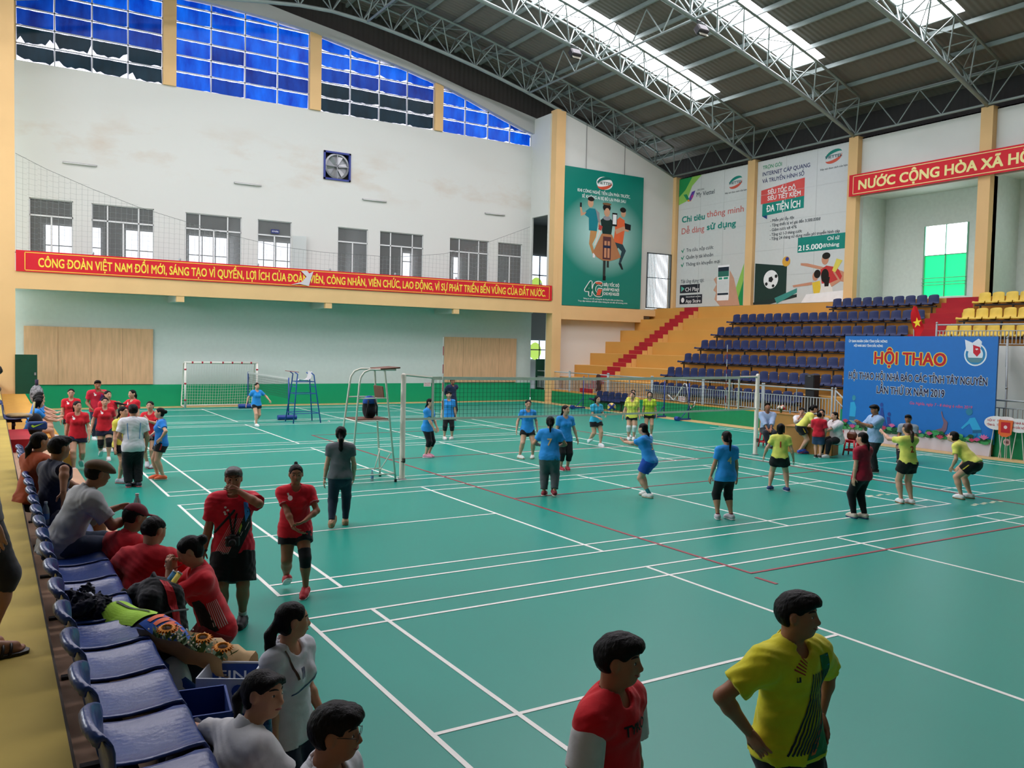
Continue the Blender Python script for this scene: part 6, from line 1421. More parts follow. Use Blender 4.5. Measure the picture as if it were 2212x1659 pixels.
# ---- the foreground
J = person('person in red jersey with white sleeves standing at the bottom of the photo', -.41, -5.67, relaz(-.41, -5.67, 62), 1.63, sex='m', res=.008, sk='d', hair='short', top=dict(col='#d3101f', sleeve='#c9c9c9', cuff='#b01020', sl=.72, loose=1.5, hem=-.09, open=True), bottom=dict(len=.8, loose=2), shoes='#333333',
           face=dict(smile=1), pose=dict(hy=-18, hp=3, hR=(.15, .0, .48), hL=(-.15, .02, .48)))
back_number(J, 'TYKO', '#141414', .028, True, -.01)
J = person('person in yellow striped sports polo with hands on hips', .79, -5.69, relaz(.79, -5.69, 48), 1.67, sex='m', res=.008, sk='d', hair='short', top=dict(col='#d8cf26', collar='#d8cf26', loose=1.7, hem=-.035, sl=.7), bottom=dict(len=1.9, kind='trousers', loose=1.8, col='#101116'), shoes='#222222', face=dict(smile=.7), pose=hips(hy=-32, hR=(.15, -.02, .575), hL=(-.148, .0, .58)))
H = J['H']; o_ = J['chestc'] * H; A_ = (o_, -J['Rt'], J['T'], -J['Fd'])
decal(J, [(-.02, -.235), (.13, -.235), (.13, -.12), (.075, -.12), (.01, -.2)], *A_, ink('#156b38'), J['shirt'], 'green_panel', sc=H, sub=3)
decal(J, [(.055, .075), (.1, .075), (.11, -.05), (.08, -.06)], *A_, ink('#156b38'), J['shirt'], 'green_panel', sc=H, sub=3)
decal(J, [(.088, .07), (.098, .07), (.11, -.05), (.1, -.055)], *A_, ink('#2b7fc4'), J['shirt'], 'blue_edge', sc=H, sub=2)
decal(J, [(.0, -.225), (.022, -.225), (.085, -.12), (.078, -.11)], *A_, ink('#d2622e'), J['shirt'], 'orange_edge', sc=H, sub=3)
for i in range(8):
    x0 = -.075 + i * .0115; P = [(x0 - .01 + i * .002, -.215), (x0 + .03 + i * .004, -.14), (x0 + .075 + .001 * i, -.05), (x0 + .082 + .001 * i, .03)]
    w_ = .0052; decal(J, P + [(q[0] + w_, q[1] - .004) for q in reversed(P)], *A_, ink('#1b2338'), J['shirt'], 'stripe', sc=H, sub=3, lift=.005)
for i in range(5): decal(J, [(-.062 + i * .009, .048 + i * .008), (-.022 + i * .004, .028 + i * .008), (-.022 + i * .004, .032 + i * .008), (-.06 + i * .009, .053 + i * .008)], *A_, ink('#a83222'), J['shirt'], 'shoulder_stripe', sc=H, sub=2)
for s_ in (-1, 1): decal(J, [(-.05 + .004 * s_, .012), (-.046 + .006 * s_, .012), (-.046 + .006 * s_, .026), (-.05 + .004 * s_, .026)], *A_, ink('#1b2338'), J['shirt'], 'chest_logo', sc=H)
decal(J, [(-.055, .01), (-.04, .01), (-.04, .014), (-.055, .014)], *A_, ink('#1b2338'), J['shirt'], 'chest_logo', sc=H)
J = person('person in white polo with long dark hair standing behind the seated woman in white', -1.38, -3.92, relaz(-1.38, -3.92, 52), 1.44, res=.008, sk='t', hair='pony_long', top=dict(col='#cfd2da', collar='#cfd2da', loose=1.1, hem=-.07), bottom=dict(len=1.9, kind='trousers', col='#20243a'), pose=dict(hy=-48, hp=4, hR=(.14, .05, .49), hL=(-.12, .08, .52)))
H = J['H']; o_ = J['chestc'] * H; A_ = (o_, -J['Rt'], J['T'], -J['Fd'])
decal(J, [(-.075, .1), (-.065, .1), (-.05, -.01), (-.06, -.012)], *A_, ink('#4a3328'), J['shirt'], 'bag_strap', sc=H, sub=3, lift=.007)
decal(J, [(-.06, -.075), (.02, -.055), (.07, -.01), (.07, -.018), (.02, -.064), (-.06, -.082)], *A_, ink('#3b4a7a'), J['shirt'], 'piping', sc=H, sub=3)
for a in (0, 1, 2): decal(J, [(-.035 + a * .01, -.015), (-.03 + a * .01, -.015), (-.015 + a * .008, .02), (-.02 + a * .008, .022)], *A_, ink('#2a3458'), J['shirt'], 'chest_logo', sc=H)
J = person('person in white polo seated, looking back over her shoulder at the camera', -2.01, -4.9, relaz(-2.01, -4.9, 128), 1.5, z=.35, res=.0075, sk='t', hair='bangs', top=dict(col='#c9c9cb', collar='#c9c9cb', loose=1.2, hem=-.07), bottom=dict(len=1.9, kind='trousers', col='#1d2c5c'), shoes='#333333',
           face=dict(gaze=.5), pose=sit(.22, .26, lean=26, hy=66, hp=-2, twist=16, hR=(.12, .3, .36), hL=(-.2, .16, .36), eL=(-1, -.3, .3), eR=(.8, -.3, -.5), curl=.4))
J = person('person in glasses and white shirt at the bottom edge of the photo', -1.73, -5.42, relaz(-1.73, -5.42, 62), 1.56, z=.35, sex='m', res=.0075, sk='d', hair='short', top=dict(col='#cdd0d6', collar='#cdd0d6', loose=1.2), bottom=dict(len=1.9, kind='trousers', col='#20243a'), shoes='#333333', face=dict(smile=.6), pose=sit(.21, .26, lean=6, hy=-14, hp=2))
hd = J['hd']; H = J['H']; g = MB()
for s_ in (-1, 1):
    c = hd(.155 * s_, .46, .02) * H; u_ = J['hh'] * H
    g.tube([c + (J['hr'] * math.cos(a) * .115 + J['hu'] * math.sin(a) * .085) * u_ for a in np.linspace(0, 2 * math.pi, 13)[:-1]], .0012, 5, closed=True)
    g.tube([hd(.27 * s_, .45, .04) * H, hd(.36 * s_, .05, .06) * H], .0016, 5)
g.tube([hd(-.05, .47, .04) * H, hd(.05, .47, .04) * H], .0013, 5); g.build('glasses', mat('black_wire', '#121212', .3), J['root'], 180)

# ---- the two in red coming along the bench, and the woman bending
J = person('person in red striped jersey carrying a camera, hand raised to his nose', -.71, .17, relaz(-.71, .17, -2), 1.63, sex='m', res=.008, sk='d', hair='short', hairm=HAIRG, top=dict(col='#d11a30', collar='#c8182c', loose=1.7, hem=-.1, sl=.7), bottom=dict(len=.92, col='#101114', loose=2.4), shoes='#15151a', sole='#111111', socks=('#c9c9c9', .78),
           pose=dict(hL=(-.035, .115, .875), eL=(-.9, .1, -.6), dL=(.75, -.05, .35), nL=(.1, -1, -.3), hR=(.175, .0, .475), curl=(.3, .7), hp=6, fR=(.06, .02, 0, -12), fL=(-.06, .0, 0, 10)))
H = J['H']; o_ = J['chestc'] * H; A_ = (o_, -J['Rt'], J['T'], -J['Fd'])
stripes(J, ['#d9b4b4'], n=11, lean=.5, w=.0045, gap=.011, x0=-.055, y0=-.26, y1=-.04)
decal(J, [(.05, -.07), (.09, .03), (.1, .03), (.11, -.1), (.02, -.285), (-.035, -.285)], *A_, ink('#0f1013'), J['shirt'], 'black_panel', sc=H, sub=3, lift=.005)
decal(J, [(.062, .06), (.09, .06), (.1, -.02), (.075, -.07)], *A_, ink('#3f7fd0'), J['shirt'], 'blue_panel', sc=H, sub=3, lift=.006)
decal(J, [(.035, -.12), (.05, -.07), (.055, -.09), (.04, -.14)], *A_, ink('#c8b93c'), J['shirt'], 'yellow_edge', sc=H, sub=2, lift=.006)
for q in ((-.045, .03), (-.05, .0), (-.03, .012), (-.045, -.012)): decal(J, ell(q[0], q[1], .008, .007, 8), *A_, ink('#e0c9c9'), J['shirt'], 'sponsor_mark', sc=H)
st = MB(); nb = J['neckb']; T = J['T']; Fd = J['Fd']; Rt = J['Rt']
st.tube([(nb + Rt * .045) * H, (nb + Rt * .04 + Fd * .06 - T * .05) * H, (J['chestc'] + Rt * .02 + Fd * .085 - T * .02) * H, (J['waist'] + Fd * .1 - T * .02) * H], .009, 6)
st.tube([(nb - Rt * .045) * H, (nb - Rt * .04 + Fd * .06 - T * .05) * H, (J['chestc'] - Rt * .02 + Fd * .085 - T * .02) * H, (J['waist'] + Fd * .1 - T * .02) * H], .009, 6)
st.tube([(nb - Rt * .06 + Fd * .02) * H, (J['chestc'] + Fd * .09) * H, (J['waist'] + Rt * .11 + Fd * .05) * H], .013, 6)
st.build('camera_strap', mat('strap_black', '#121214', .8), J['root'], 180)
cm = thing('camera', 'black camera hanging on the chest of the person in red striped jersey', 'camera', J['root'].location, J['root'].rotation_euler.z)
c0 = Vector((J['waist'] + Fd * .115 - T * .045) * H); MB().cbox(c0, (.14, .06, .1), .012).cbox(c0 + Vector((0, 0, .055)), (.06, .05, .03), .008).build('camera_body', mat('camera_black', '#141416', .45), cm, 30)
MB().lathe([(.036, 0), (.038, .02), (.034, .06), (.03, .06), (.026, .045)], 16, c0 + Vector((0, .03, -.005)), Matrix.Rotation(-math.pi / 2, 3, 'X')).build('lens', mat('camera_black', '#141416', .45), cm, 40)
band(J, J['eR'], J['wR'], .9, .98, .021, .02, '#3b3b40', 'watch')
J = person('person in red polo with a black knee support striding towards the camera', .2, 1.01, relaz(.2, 1.01, 4), 1.51, res=.008, sk='d', hair='topknot', top=dict(col='#d61a2c', collar='#cf8080', cuff='#cf8080', loose=1.2, hem=-.065, sl=.6), bottom=dict(len=.5, col='#101116', stripe='#d8d8d8'), shoes='#c21d2b', sole='#e6e6e6', build=1.1,
           pose=walk(-1, hR=(.02, .2, .54), hL=(-.06, .19, .6), eR=(.8, -.6, -.2), eL=(-1, -.4, -.2), dR=(-.7, .3, -.5), dL=(.7, .3, -.3), fR=(.055, -.11, .04, -6, -30), fL=(-.075, .12, .01, 18, 8), hp=5))
badge(J); kneepad(J, 'L'); H = J['H']
J = person('person in red jersey and red shorts leaning over the bags, ponytail, fingers at her mouth', -1.32, -1.83, relaz(-1.32, -1.83, -84), 1.54, res=.008, sk='t', hair='bun', top=dict(col='#cc1626', collar='#cc1626', loose=1.3, hem=-.07), bottom=dict(len=.75, col='#7d1d22', loose=2.2), shoes='#dddddd',
           pose=dict(lean=17, ph=.45, hy=4, hp=26, hR=(.02, .2, .74), hL=(-.03, .23, .76), eR=(.7, -.2, -.8), eL=(-.7, .1, -.9), dR=(-.1, .1, 1), dL=(.2, .0, 1), nR=(-.6, -.6, 0), nL=(.5, -.7, 0), curl=.9, kR=(.1, 1, 0)))
H = J['H']; ex_ = V(1, 0, 0)
for i in range(7): decal(J, [(-.055 + i * .011, -.2), (-.05 + i * .011, -.2), (-.035 + i * .008, -.06), (-.038 + i * .008, -.06)], J['chestc'] * H, J['Fd'], J['T'], J['Rt'], ink('#d4a9a9'), J['shirt'], 'stripe', sc=H, sub=3)
decal(J, [(-.005, -.21), (.07, -.21), (.075, -.03), (.04, -.03), (.025, -.06)], J['chestc'] * H, J['Fd'], J['T'], J['Rt'], ink('#121214'), J['shirt'], 'black_panel', sc=H, sub=3)
for i in range(7): decal(J, [(.055 - i * .011, -.2), (.05 - i * .011, -.2), (.035 - i * .008, -.06), (.038 - i * .008, -.06)], J['chestc'] * H, -J['Fd'], J['T'], -J['Rt'], ink('#d4a9a9'), J['shirt'], 'stripe', sc=H, sub=3)
decal(J, [(.005, -.21), (-.07, -.21), (-.075, -.03), (-.04, -.03), (-.025, -.06)], J['chestc'] * H, -J['Fd'], J['T'], -J['Rt'], ink('#121214'), J['shirt'], 'black_panel', sc=H, sub=3)

# ---- sitting along the platform
J = person('person in plain red T-shirt with cropped hair, seated with back to the camera', -1.83, -1.45, relaz(-1.83, -1.45, 152), 1.58, z=.35, sex='m', res=.008, sk='t', hair='crop', top=dict(col='#c01020', loose=1.9, hem=-.09, sl=.7), bottom=dict(len=.9, col='#16161a', loose=2), shoes='#222222', pose=sit(.21, .24, lean=21, hy=28, hp=14, hL=(-.12, .22, .38), hR=(.12, .24, .38), eL=(-1, -.5, 0), eR=(1, -.5, 0)))
J = person('person in red jersey and dark red cap, half hidden behind the cropped-haired man', -1.97, -.98, relaz(-1.97, -.98, 130), 1.58, z=.35, sex='m', res=.009, sk='d', hair='crop', top=dict(col='#c41424', collar='#b31a27', loose=1.5), bottom=dict(len=.9, col='#16161a', loose=2), shoes='#222222', pose=sit(.235, .24, lean=20, hy=20, hp=10))
def cap(J, col, name='cap', flatcap=False):
    F = Field((J['hc'] - .16) * J['H'], (J['hc'] + .2) * J['H'], .008); H = J['H']; hd = J['hd']; hh = J['hh'] * H; M = J['HM']
    if flatcap:
        F.ell(hd(0, -.06, .3) * H, (.46 * hh, .56 * hh, .3 * hh), M, .01); F.ell(hd(0, .3, .22) * H, (.38 * hh, .36 * hh, .14 * hh), M, .03); F.ell(hd(0, .55, .12) * H, (.26 * hh, .16 * hh, .05 * hh), M, .02)
        F.cut(hd(0, 0, .1) * H, -J['hu'] + J['hf'] * -.1)
    else:
        F.ell(hd(0, -.07, .2) * H, (.42 * hh, .5 * hh, .4 * hh), M, .01); F.cut(hd(0, 0, .17) * H, nrm(-J['hu'] - J['hf'] * .15))
        F.ell(hd(0, .6, .19) * H, (.3 * hh, .32 * hh, .045 * hh), M, .02)
    a, b = F.mesh(); np_mesh(name, a, b, cloth(col), J['root'])
cap(J, '#6e1c28')
J = person('person in grey polo and brown flat cap leaning forward with a bottle', -2.34, -.65, 78, 1.57, z=.7, sex='m', res=.008, sk='d', hair='crop', top=dict(col='#a9abad', collar='#a9abad', loose=1.6, hem=-.08, sl=.75), bottom=dict(len=1.85, kind='trousers', col='#2b3950', loose=1.6), shoes='#3a3030',
           pose=sit(.265, .3, lean=28, hy=-4, hp=2, hR=(.1, .34, .44), hL=(-.06, .33, .47), eR=(.7, -.3, -.8), eL=(-.7, -.3, -.8), dR=(-.45, .8, .25), dL=(.5, .7, .1), nR=(-.8, -.4, 0), nL=(.6, -.4, -.5), curl=.9))
cap(J, '#5b4630', 'flat_cap', True); band(J, J['eR'], J['wR'], .86, .95, .0225, .021, '#7a5a48', 'watch')
WP = Matrix.Translation(J['root'].location) @ Matrix.Rotation(J['root'].rotation_euler.z, 4, 'Z') @ Vector(((J['wR'] + J['wL']) * .5 + V(0, .062, .012)) * J['H'])
GREYHAND = WP
J = person('person in navy polo on a blue seat, one arm stretched along the seat backs', -2.32, .8, 70, 1.58, z=.7, sex='m', res=.009, sk='d', hair='short', top=dict(col='#20243c', collar='#20243c', loose=1.5, sl=.7), bottom=dict(len=.95, col='#55555c', loose=2), shoes='#444444', pose=sit(.26, .3, lean=4, hy=-8, hR=(.34, -.08, .5), eR=(.6, -.2, .6), dR=(.4, 0, -.9), nR=(-.9, 0, -.2), hL=(-.06, .3, .36), curl=.5))
J = person('person in burnt orange top with a long low ponytail, seated beyond the navy polo', -2.46, 1.9, 62, 1.47, z=.7, res=.01, sk='t', hair='pony_long', top=dict(col='#a84a22', loose=2.0, sl=.9), bottom=dict(len=1.85, kind='trousers', col='#2a2a35'), pose=sit(.28, .3, lean=8, hy=8))
fpx = -2.93
JF = person('person mostly outside the left edge, only a foot in a black sandal shows', fpx, -3.14, 78, 1.62, z=1.15, sex='m', res=.009, sk='t', hair='short', shoes=None, top=dict(col='#444444'), bottom=dict(len=1.2, kind='trousers', col='#2b2b30'), pose=dict(fR=(.05, .03, 0, 0), fL=(-.05, 0, 0, 4)))

for a_, sx in ((JF['aR'], 1), (JF['aL'], -1)):
    Hf = JF['H']; c = a_ * Hf; b = MB(); b.prism([(q[0] * .043 * Hf, q[1]) for q in ((-.7, -.055), (.7, -.055), (.95, .05), (1.0, .15), (.75, .2), (.2, .215), (-.5, .2), (-.95, .13), (-.8, .03))], (c[0], c[1], .001), (1, 0, 0), (0, 1, 0), .016); so = b.build('sandal', mat('sandal_black', '#141212', .5), JF['root'])
    for y0 in (.06, .1): MB().tube([(c[0] + .042 * Hf * math.cos(t), c[1] + y0 + .02 * math.sin(t), .012 + .052 * math.sin(t)) for t in np.linspace(0, math.pi, 9)], .009, 6).build('sandal_strap', mat('sandal_black', '#141212', .5), so, 180)
    MB().ball((c[0], c[1] + .09, .068), (.018, .012, .008), 8, 5).build('buckle', mat('buckle', '#a8a49c', .3, metal=.6), so, 180)
# ---- the group in red by the far end of the bench
G = 'team in red polos'
rp = dict(col='#d3202f', collar='#cf7b7b')
def redwoman(label, x, y, rel, H=1.52, hair='pony', pose=None, **k):
    J = person(label, x, y, relaz(x, y, rel), H, res=.0125, sk='l', hair=hair, top=dict(rp), pose=pose, **k); badge(J); return J
J = redwoman('person in red polo and glasses, laughing, behind the woman at the far left', -1.02, 16.2, 0, 1.55, face=dict(smile=1), pose=dict(hR=(.15, .05, .49)))
g = MB()
for s_ in (-1, 1): g.tube([(J['hd'](.15 * s_, .47, .03) + (J['hr'] * math.cos(a) * .12 + J['hu'] * math.sin(a) * .08) * J['hh']) * J['H'] for a in np.linspace(0, 2 * math.pi, 9)[:-1]], .003, 4, closed=True)
g.build('glasses', mat('black_wire', '#121212', .3), J['root'])
redwoman('person in red polo walking at the far left, head turned to her right', -1.2, 12.0, -2, 1.53, pose=walk(1, hy=-30), bottom=dict(len=.42, col=NAVY))
J = person('person in red and purple patterned polo, tallest of the group in red', -.22, 18.0, relaz(-.22, 18.0, 8), 1.68, sex='m', res=.014, sk='d', hair='short', top=dict(col='#c8243c', collar='#c8243c', loose=1.5), bottom=dict(len=1.9, kind='trousers', col='#2c3146'), face=dict(smile=1), pose=dict(hL=(-.03, .13, .84), eL=(-1, 0, -.5), hR=(.12, .1, .56), dL=(.4, 0, .8)))
decal(J, [(-.02, -.22), (.1, -.22), (.1, .0), (.05, .05)], J['chestc'] * 1.68, -J['Rt'], J['T'], -J['Fd'], ink('#7a3a86'), J['shirt'], 'purple_panel', sc=1.68, sub=3); badge(J)
redwoman('person in red polo looking left, between the tall man and the one with knee pads', -.26, 15.2, 12, 1.55, pose=dict(hy=-16))
J = redwoman('person in red polo and black knee pads, smiling, at the front of the group', -.5, 13.6, 6, 1.5, face=dict(smile=1), bottom=dict(len=.5, col=NAVY, stripe=None), build=1.08, pose=walk(-1, hR=(.19, .02, .5), hL=(-.17, .02, .5)))
kneepad(J, 'R'); kneepad(J, 'L')
redwoman('person in red polo laughing to the left with a black visor in hand', .38, 15.5, -48, 1.55, face=dict(smile=1), pose=dict(hR=(.06, .22, .8), eR=(.6, -.2, -.8), dR=(-.2, .9, .2)))
v = thing('visor', 'black sun visor held up by the laughing woman in red polo', 'visor', (.02, 15.2, 1.23), R(20)); b = MB(); b.ball((0, 0, 0), (.16, .09, .03), 14, 6, Matrix.Rotation(.25, 3, 'Y')); b.build('brim', cloth('#17171a'), v, 180); MB().tube([(.12 + .07 * math.cos(a), .07 * math.sin(a), -.03) for a in np.linspace(0, 6.28, 13)[:-1]], .01, 5, closed=True).build('headband', cloth('#17171a'), v)
J = person('person in yellow shirt and black shorts with a knee bandage, beside the white polo', -.56, 9.98, relaz(-.56, 9.98, 48), 1.53, res=.012, sk='l', hair='pony_low', top=dict(col='#e2d956', loose=1.3, collar='#e2d956'), bottom=dict(len=.5, col=BLK, stripe='#d9c63c', loose=1.6), shoes='#b9bcc6', sole='#d06a70', build=1.08, pose=dict(hy=-5)); kneepad(J, 'R', '#c09a78', .88, .25)
J = person('person in white polo and black trousers, back to the camera, among the players', -.44, 9.32, relaz(-.44, 9.32, 186), 1.61, sex='m', res=.011, sk='t', hair='short', top=dict(col='#dfe0e6', collar='#dfe0e6', loose=1.8, hem=-.08, sl=.7), bottom=dict(len=1.93, kind='trousers', col='#16171a', loose=2.2), shoes='#2e3240', sole='#e06a70', pose=dict(hR=(.16, .06, .5), hL=(-.12, .14, .58), fR=(.06, .02, 0, -25), fL=(-.05, .02, 0, 12)))
for s_ in (-1, 1): decal(J, [(.06 * s_, -.14), (.066 * s_, -.14), (.078 * s_, .05), (.07 * s_, .06)], J['chestc'] * 1.61, J['Rt'], J['T'], J['Fd'], ink('#4d8fd2'), J['shirt'], 'blue_piping', sc=1.61, sub=3)
J = redwoman('person in red polo holding a small bottle up to her chin', .26, 11.85, -22, 1.5, pose=dict(hR=(.03, .2, .74), hL=(-.05, .2, .73), eR=(.8, -.2, -.7), eL=(-.8, -.2, -.7), fR=(.03, .05, .05, -20, 15), fL=(-.04, 0, 0, 10), hy=-10, dR=(-.3, .3, .8), dL=(.3, .3, .7)), shoes='#cfcfd6', sole='#e0486a', bottom=dict(len=.42, col=BLK))
J = person('person in blue polo with hand on hip and orange shoes, facing the group in red', .2, 10.1, relaz(.2, 10.1, -86), 1.48, res=.011, sk='l', hair='bun', top=dict(col='#1f7fd6', loose=1.2, hem=-.05), bottom=dict(len=.48, col=BLK, stripe='#b02a30', loose=1.5), shoes='#ee6a3e', sole='#f0e0d8', build=1.05, pose=hips(hR=(.1, .12, .62), fR=(.05, .04, 0, 0), fL=(-.05, -.03, 0, 5)))
decal(J, [(-.04, -.01), (.05, .02), (.05, .012), (-.04, -.018)], J['chestc'] * 1.48, J['Fd'], J['T'], J['Rt'], ink('#e6eef6'), J['shirt'], 'white_stripe', sc=1.48)
for i, (y, lab) in enumerate(((13.1, 'person in blue top with dark hair sitting nearest on the far bench'), (14.1, 'person in blue top sitting second on the far bench, hands together'), (15.4, 'person in blue top sitting farthest along the far bench'))):
    person(lab, -2.05 + .06 * i, y, 80 + i * 8, 1.54, z=.36, res=.0135, sk='l', hair=('bob', 'bun', 'pony')[i], top=dict(col='#2384d8'), bottom=dict(len=.45, col=BLK), pose=sit(.245, .28, lean=14, hp=4, hR=(.04, .33, .42), hL=(-.02, .34, .43), dR=(-.3, .9, .3), dL=(.3, .9, .3)))

# ---- on the courts
J = person('person in blue polo and white shoes walking in front of the small goal', 4.94, 20.55, relaz(4.94, 20.55, 24), 1.47, res=.016, sk='l', hair='pony_low', top=dict(col=BLUE, collar=BLUE), bottom=dict(len=.4, col=BLK, stripe='#d8d8d8'), shoes='#e8e8e8', pose=walk(1, hL=(-.26, .14, .6), hR=(.2, -.08, .52), eL=(-.6, -.8, 0)))
J = person('person in grey T-shirt and jeans walking away with a long ponytail', 1.91, 4.16, relaz(1.91, 4.16, 176), 1.6, res=.01, sk='l', hair='pony_long', top=dict(col='#5d6266', loose=1.1, hem=-.03, sl=.5), bottom=dict(len=1.93, kind='trousers', col='#1f2b3c', loose=.7), shoes='#b08a66', sole='#8a6a4a', pose=walk(1, fR=(.05, .1, 0, -4), fL=(-.07, -.12, .03, 12, -30), hL=(-.155, .02, .47), hR=(.13, .08, .5)))
band(J, J['eL'], J['wL'], .9, .97, .02, .019, '#c9c9cc', 'bracelet')
BC = dict(top=dict(col=BLUE, collar=BLUE, hem=-.07), res=.0125, sk='l')
capri = dict(len=1.35, kind='leggings', col='#121317', loose=.9)
person('person in blue polo with pink shoes, hands clasped, beside the left net post', 6.82, 11.08, relaz(6.82, 11.08, 62), 1.52, hair='pony_low', bottom=capri, shoes='#e79ab0', sole='#f2d5de', pose=dict(hR=(.06, .16, .5), hL=(-.04, .17, .5), lean=4), **BC)
person('person in blue polo and black capri leggings, behind the left end of the net', 9.25, 14.59, relaz(9.25, 14.59, 4), 1.47, hair='bangs', bottom=capri, shoes='#e8dcd8', pose=dict(fR=(.08, 0, 0, -15), fL=(-.08, 0, 0, 25)), **BC)
person('person in dark navy shirt and trousers, standing behind the net near the wall', 12.3, 20.2, relaz(12.3, 20.2, 35), 1.63, sex='m', res=.017, sk='d', hair='short', top=dict(col='#1f2a48', sl=1.5, loose=1.5), bottom=dict(len=1.93, kind='trousers', col='#171a26', loose=1.5), shoes='#222222', pose=dict(hR=(.05, -.12, .55), hL=(-.05, -.12, .55)))
person('person in blue polo and white shoes with feet apart, close behind the net', 9.16, 9.93, relaz(9.16, 9.93, 12), 1.55, hair='pony_low', bottom=dict(len=.45, col=BLK, stripe='#2a50b0'), shoes='#ece8e2', sole='#c8a888', pose=dict(fR=(.13, .02, 0, -30), fL=(-.1, 0, 0, 20), hR=(.19, .02, .49), hL=(-.17, .0, .5), ph=.505), **BC)
person('person in blue polo and red shoes, looking right through the net', 8.83, 7.77, relaz(8.83, 7.77, 20), 1.54, hair='pony_low', bottom=dict(len=1.5, kind='leggings', col='#121317', loose=1.2), shoes='#a82836', sole='#ece6e0', pose=dict(hy=-30, hL=(-.2, .03, .48)), **BC)
J = person('person in blue shirt numbered 7 and grey joggers, back to the camera', 6.53, 5.03, relaz(6.53, 5.03, 178), 1.56, hair='pony', res=.0105, sk='t', top=dict(col=BLUE, hem=-.06, loose=1.4), build=1.1, bottom=dict(len=1.85, kind='trousers', col='#54595c', loose=1.9), shoes='#8e2430', sole='#eadfd5', pose=dict(hR=(.1, .15, .62), hL=(-.1, .15, .62), eR=(1, -.6, -.2), eL=(-1, -.6, -.2), fR=(.075, -.03, .02, -14, -12), fL=(-.06, .03, 0, 10), lean=3))
back_number(J, '7', '#d9b480', .085, drop=.09)
J = person('person in turquoise polo with short hair and black shorts, stepping forward behind the net', 12.6, 11.51, relaz(12.6, 11.51, 40), 1.5, res=.0125, sk='l', hair='bob', top=dict(col='#38b0d4', collar='#38b0d4', hem=-.07), bottom=dict(len=.5, col=BLK, stripe='#cbb23a', loose=1.5), shoes='#e6e6ea', build=1.1, pose=walk(-1, hL=(-.08, .2, .62), hR=(.08, .18, .58)))
J = person('person in lime yellow polo with white knee supports, nearest of the three beyond the net', 14.73, 12.4, relaz(14.73, 12.4, 0), 1.52, res=.013, sk='l', hair='pony', top=dict(col='#e0e25c', collar='#2a2a22', hem=-.06), bottom=dict(len=.4, col=BLK), shoes='#e8e8e8', pose=dict(hR=(.18, .04, .5), hL=(-.16, .04, .5), hy=14, hp=-8)); kneepad(J, 'R', '#dcdcdc', .9, .4); kneepad(J, 'L', '#dcdcdc', .9, .4)
person('person in lime yellow polo, face showing just behind the one with white knee supports', 15.25, 13.0, relaz(15.25, 13.0, 15), 1.56, res=.015, sk='l', hair='pony', top=dict(col='#e0e25c', collar='#2a2a22'), bottom=dict(len=.42, col=BLK), pose=dict(hy=10, hp=-10))
person('person in lime green polo with dark bangs, right of the three beyond the net', 15.9, 12.9, relaz(15.9, 12.9, 0), 1.5, res=.0135, sk='l', hair='bob', top=dict(col='#bfd63a', collar='#2a2a22'), bottom=dict(len=.42, col=BLK), pose=dict(lean=4, hp=-4))
J = person('person in blue shirt numbered 3 and blue shorts, arms held out to receive', 8.33, 4.14, relaz(8.33, 4.14, -118), 1.53, res=.0105, sk='l', hair='pony_low', top=dict(col=BLUE, hem=-.05), bottom=dict(len=.62, col='#1d4fae', loose=1.6), shoes='#ece9e4', sole='#c9a98a', socks=('#1d7c84', .55), build=1.04, pose=dict(lean=14, ph=.48, hR=(.08, .34, .66), hL=(-.04, .36, .69), eR=(.5, -.2, -1), eL=(-.5, -.2, -1), dR=(-.1, .8, .5), dL=(.1, .8, .5), nR=(-.7, -.2, .6), nL=(.7, -.2, .6), curl=.3, fR=(.06, .04, 0, -10), fL=(-.07, -.06, 0, 6)))
back_number(J, '3', '#d9b480', .085, drop=.09)
J = person('person in blue shirt numbered 4 and black knee-length tights', 8.08, 1.84, relaz(8.08, 1.84, -150), 1.53, res=.01, sk='t', hair='pony', top=dict(col=BLUE, hem=-.08, loose=1.1), bottom=dict(len=1.28, kind='leggings', col='#101115', loose=.9), shoes='#c3bfc4', sole='#eae6e6', socks=('#6a2030', .9), pose=dict(fR=(.075, -.02, 0, -10), fL=(-.075, .02, 0, 22), hL=(-.16, .06, .48), hR=(.15, .02, .49)))
back_number(J, '4', '#d9c8a0', .075, drop=.09)
J = person('person in yellow shirt numbered 1 with bobbed hair, feet wide apart', 11.39, 3.51, relaz(11.39, 3.51, 182), 1.45, res=.0115, sk='l', hair='bob', top=dict(col=YEL, hem=-.02, loose=1.1), bottom=dict(len=.5, col='#111114', loose=1.7), shoes='#23407a', sole='#d0d0d8', build=1.05, pose=dict(fR=(.12, 0, 0, -22), fL=(-.13, .02, 0, 25), ph=.5, hR=(.19, .03, .48), hL=(-.22, .03, .5), hy=8))
back_number(J, '1', '#c8402c', .085, drop=.07)
J = person('person in dark red polo and black leggings standing left of the yellow team', 10.4, .81, relaz(10.4, .81, -128), 1.53, res=.01, sk='l', hair='pony_low', top=dict(col='#a31c34', collar='#a31c34', hem=-.07), bottom=dict(len=1.95, kind='leggings', col='#101013', loose=.7), shoes='#cbbfae', sole='#3a4a7a', build=1.06, pose=dict(hR=(.12, .06, .48), hL=(-.14, .0, .48), hy=-14, fR=(.05, -.02, 0, 0), fL=(-.05, .05, 0, 8)))
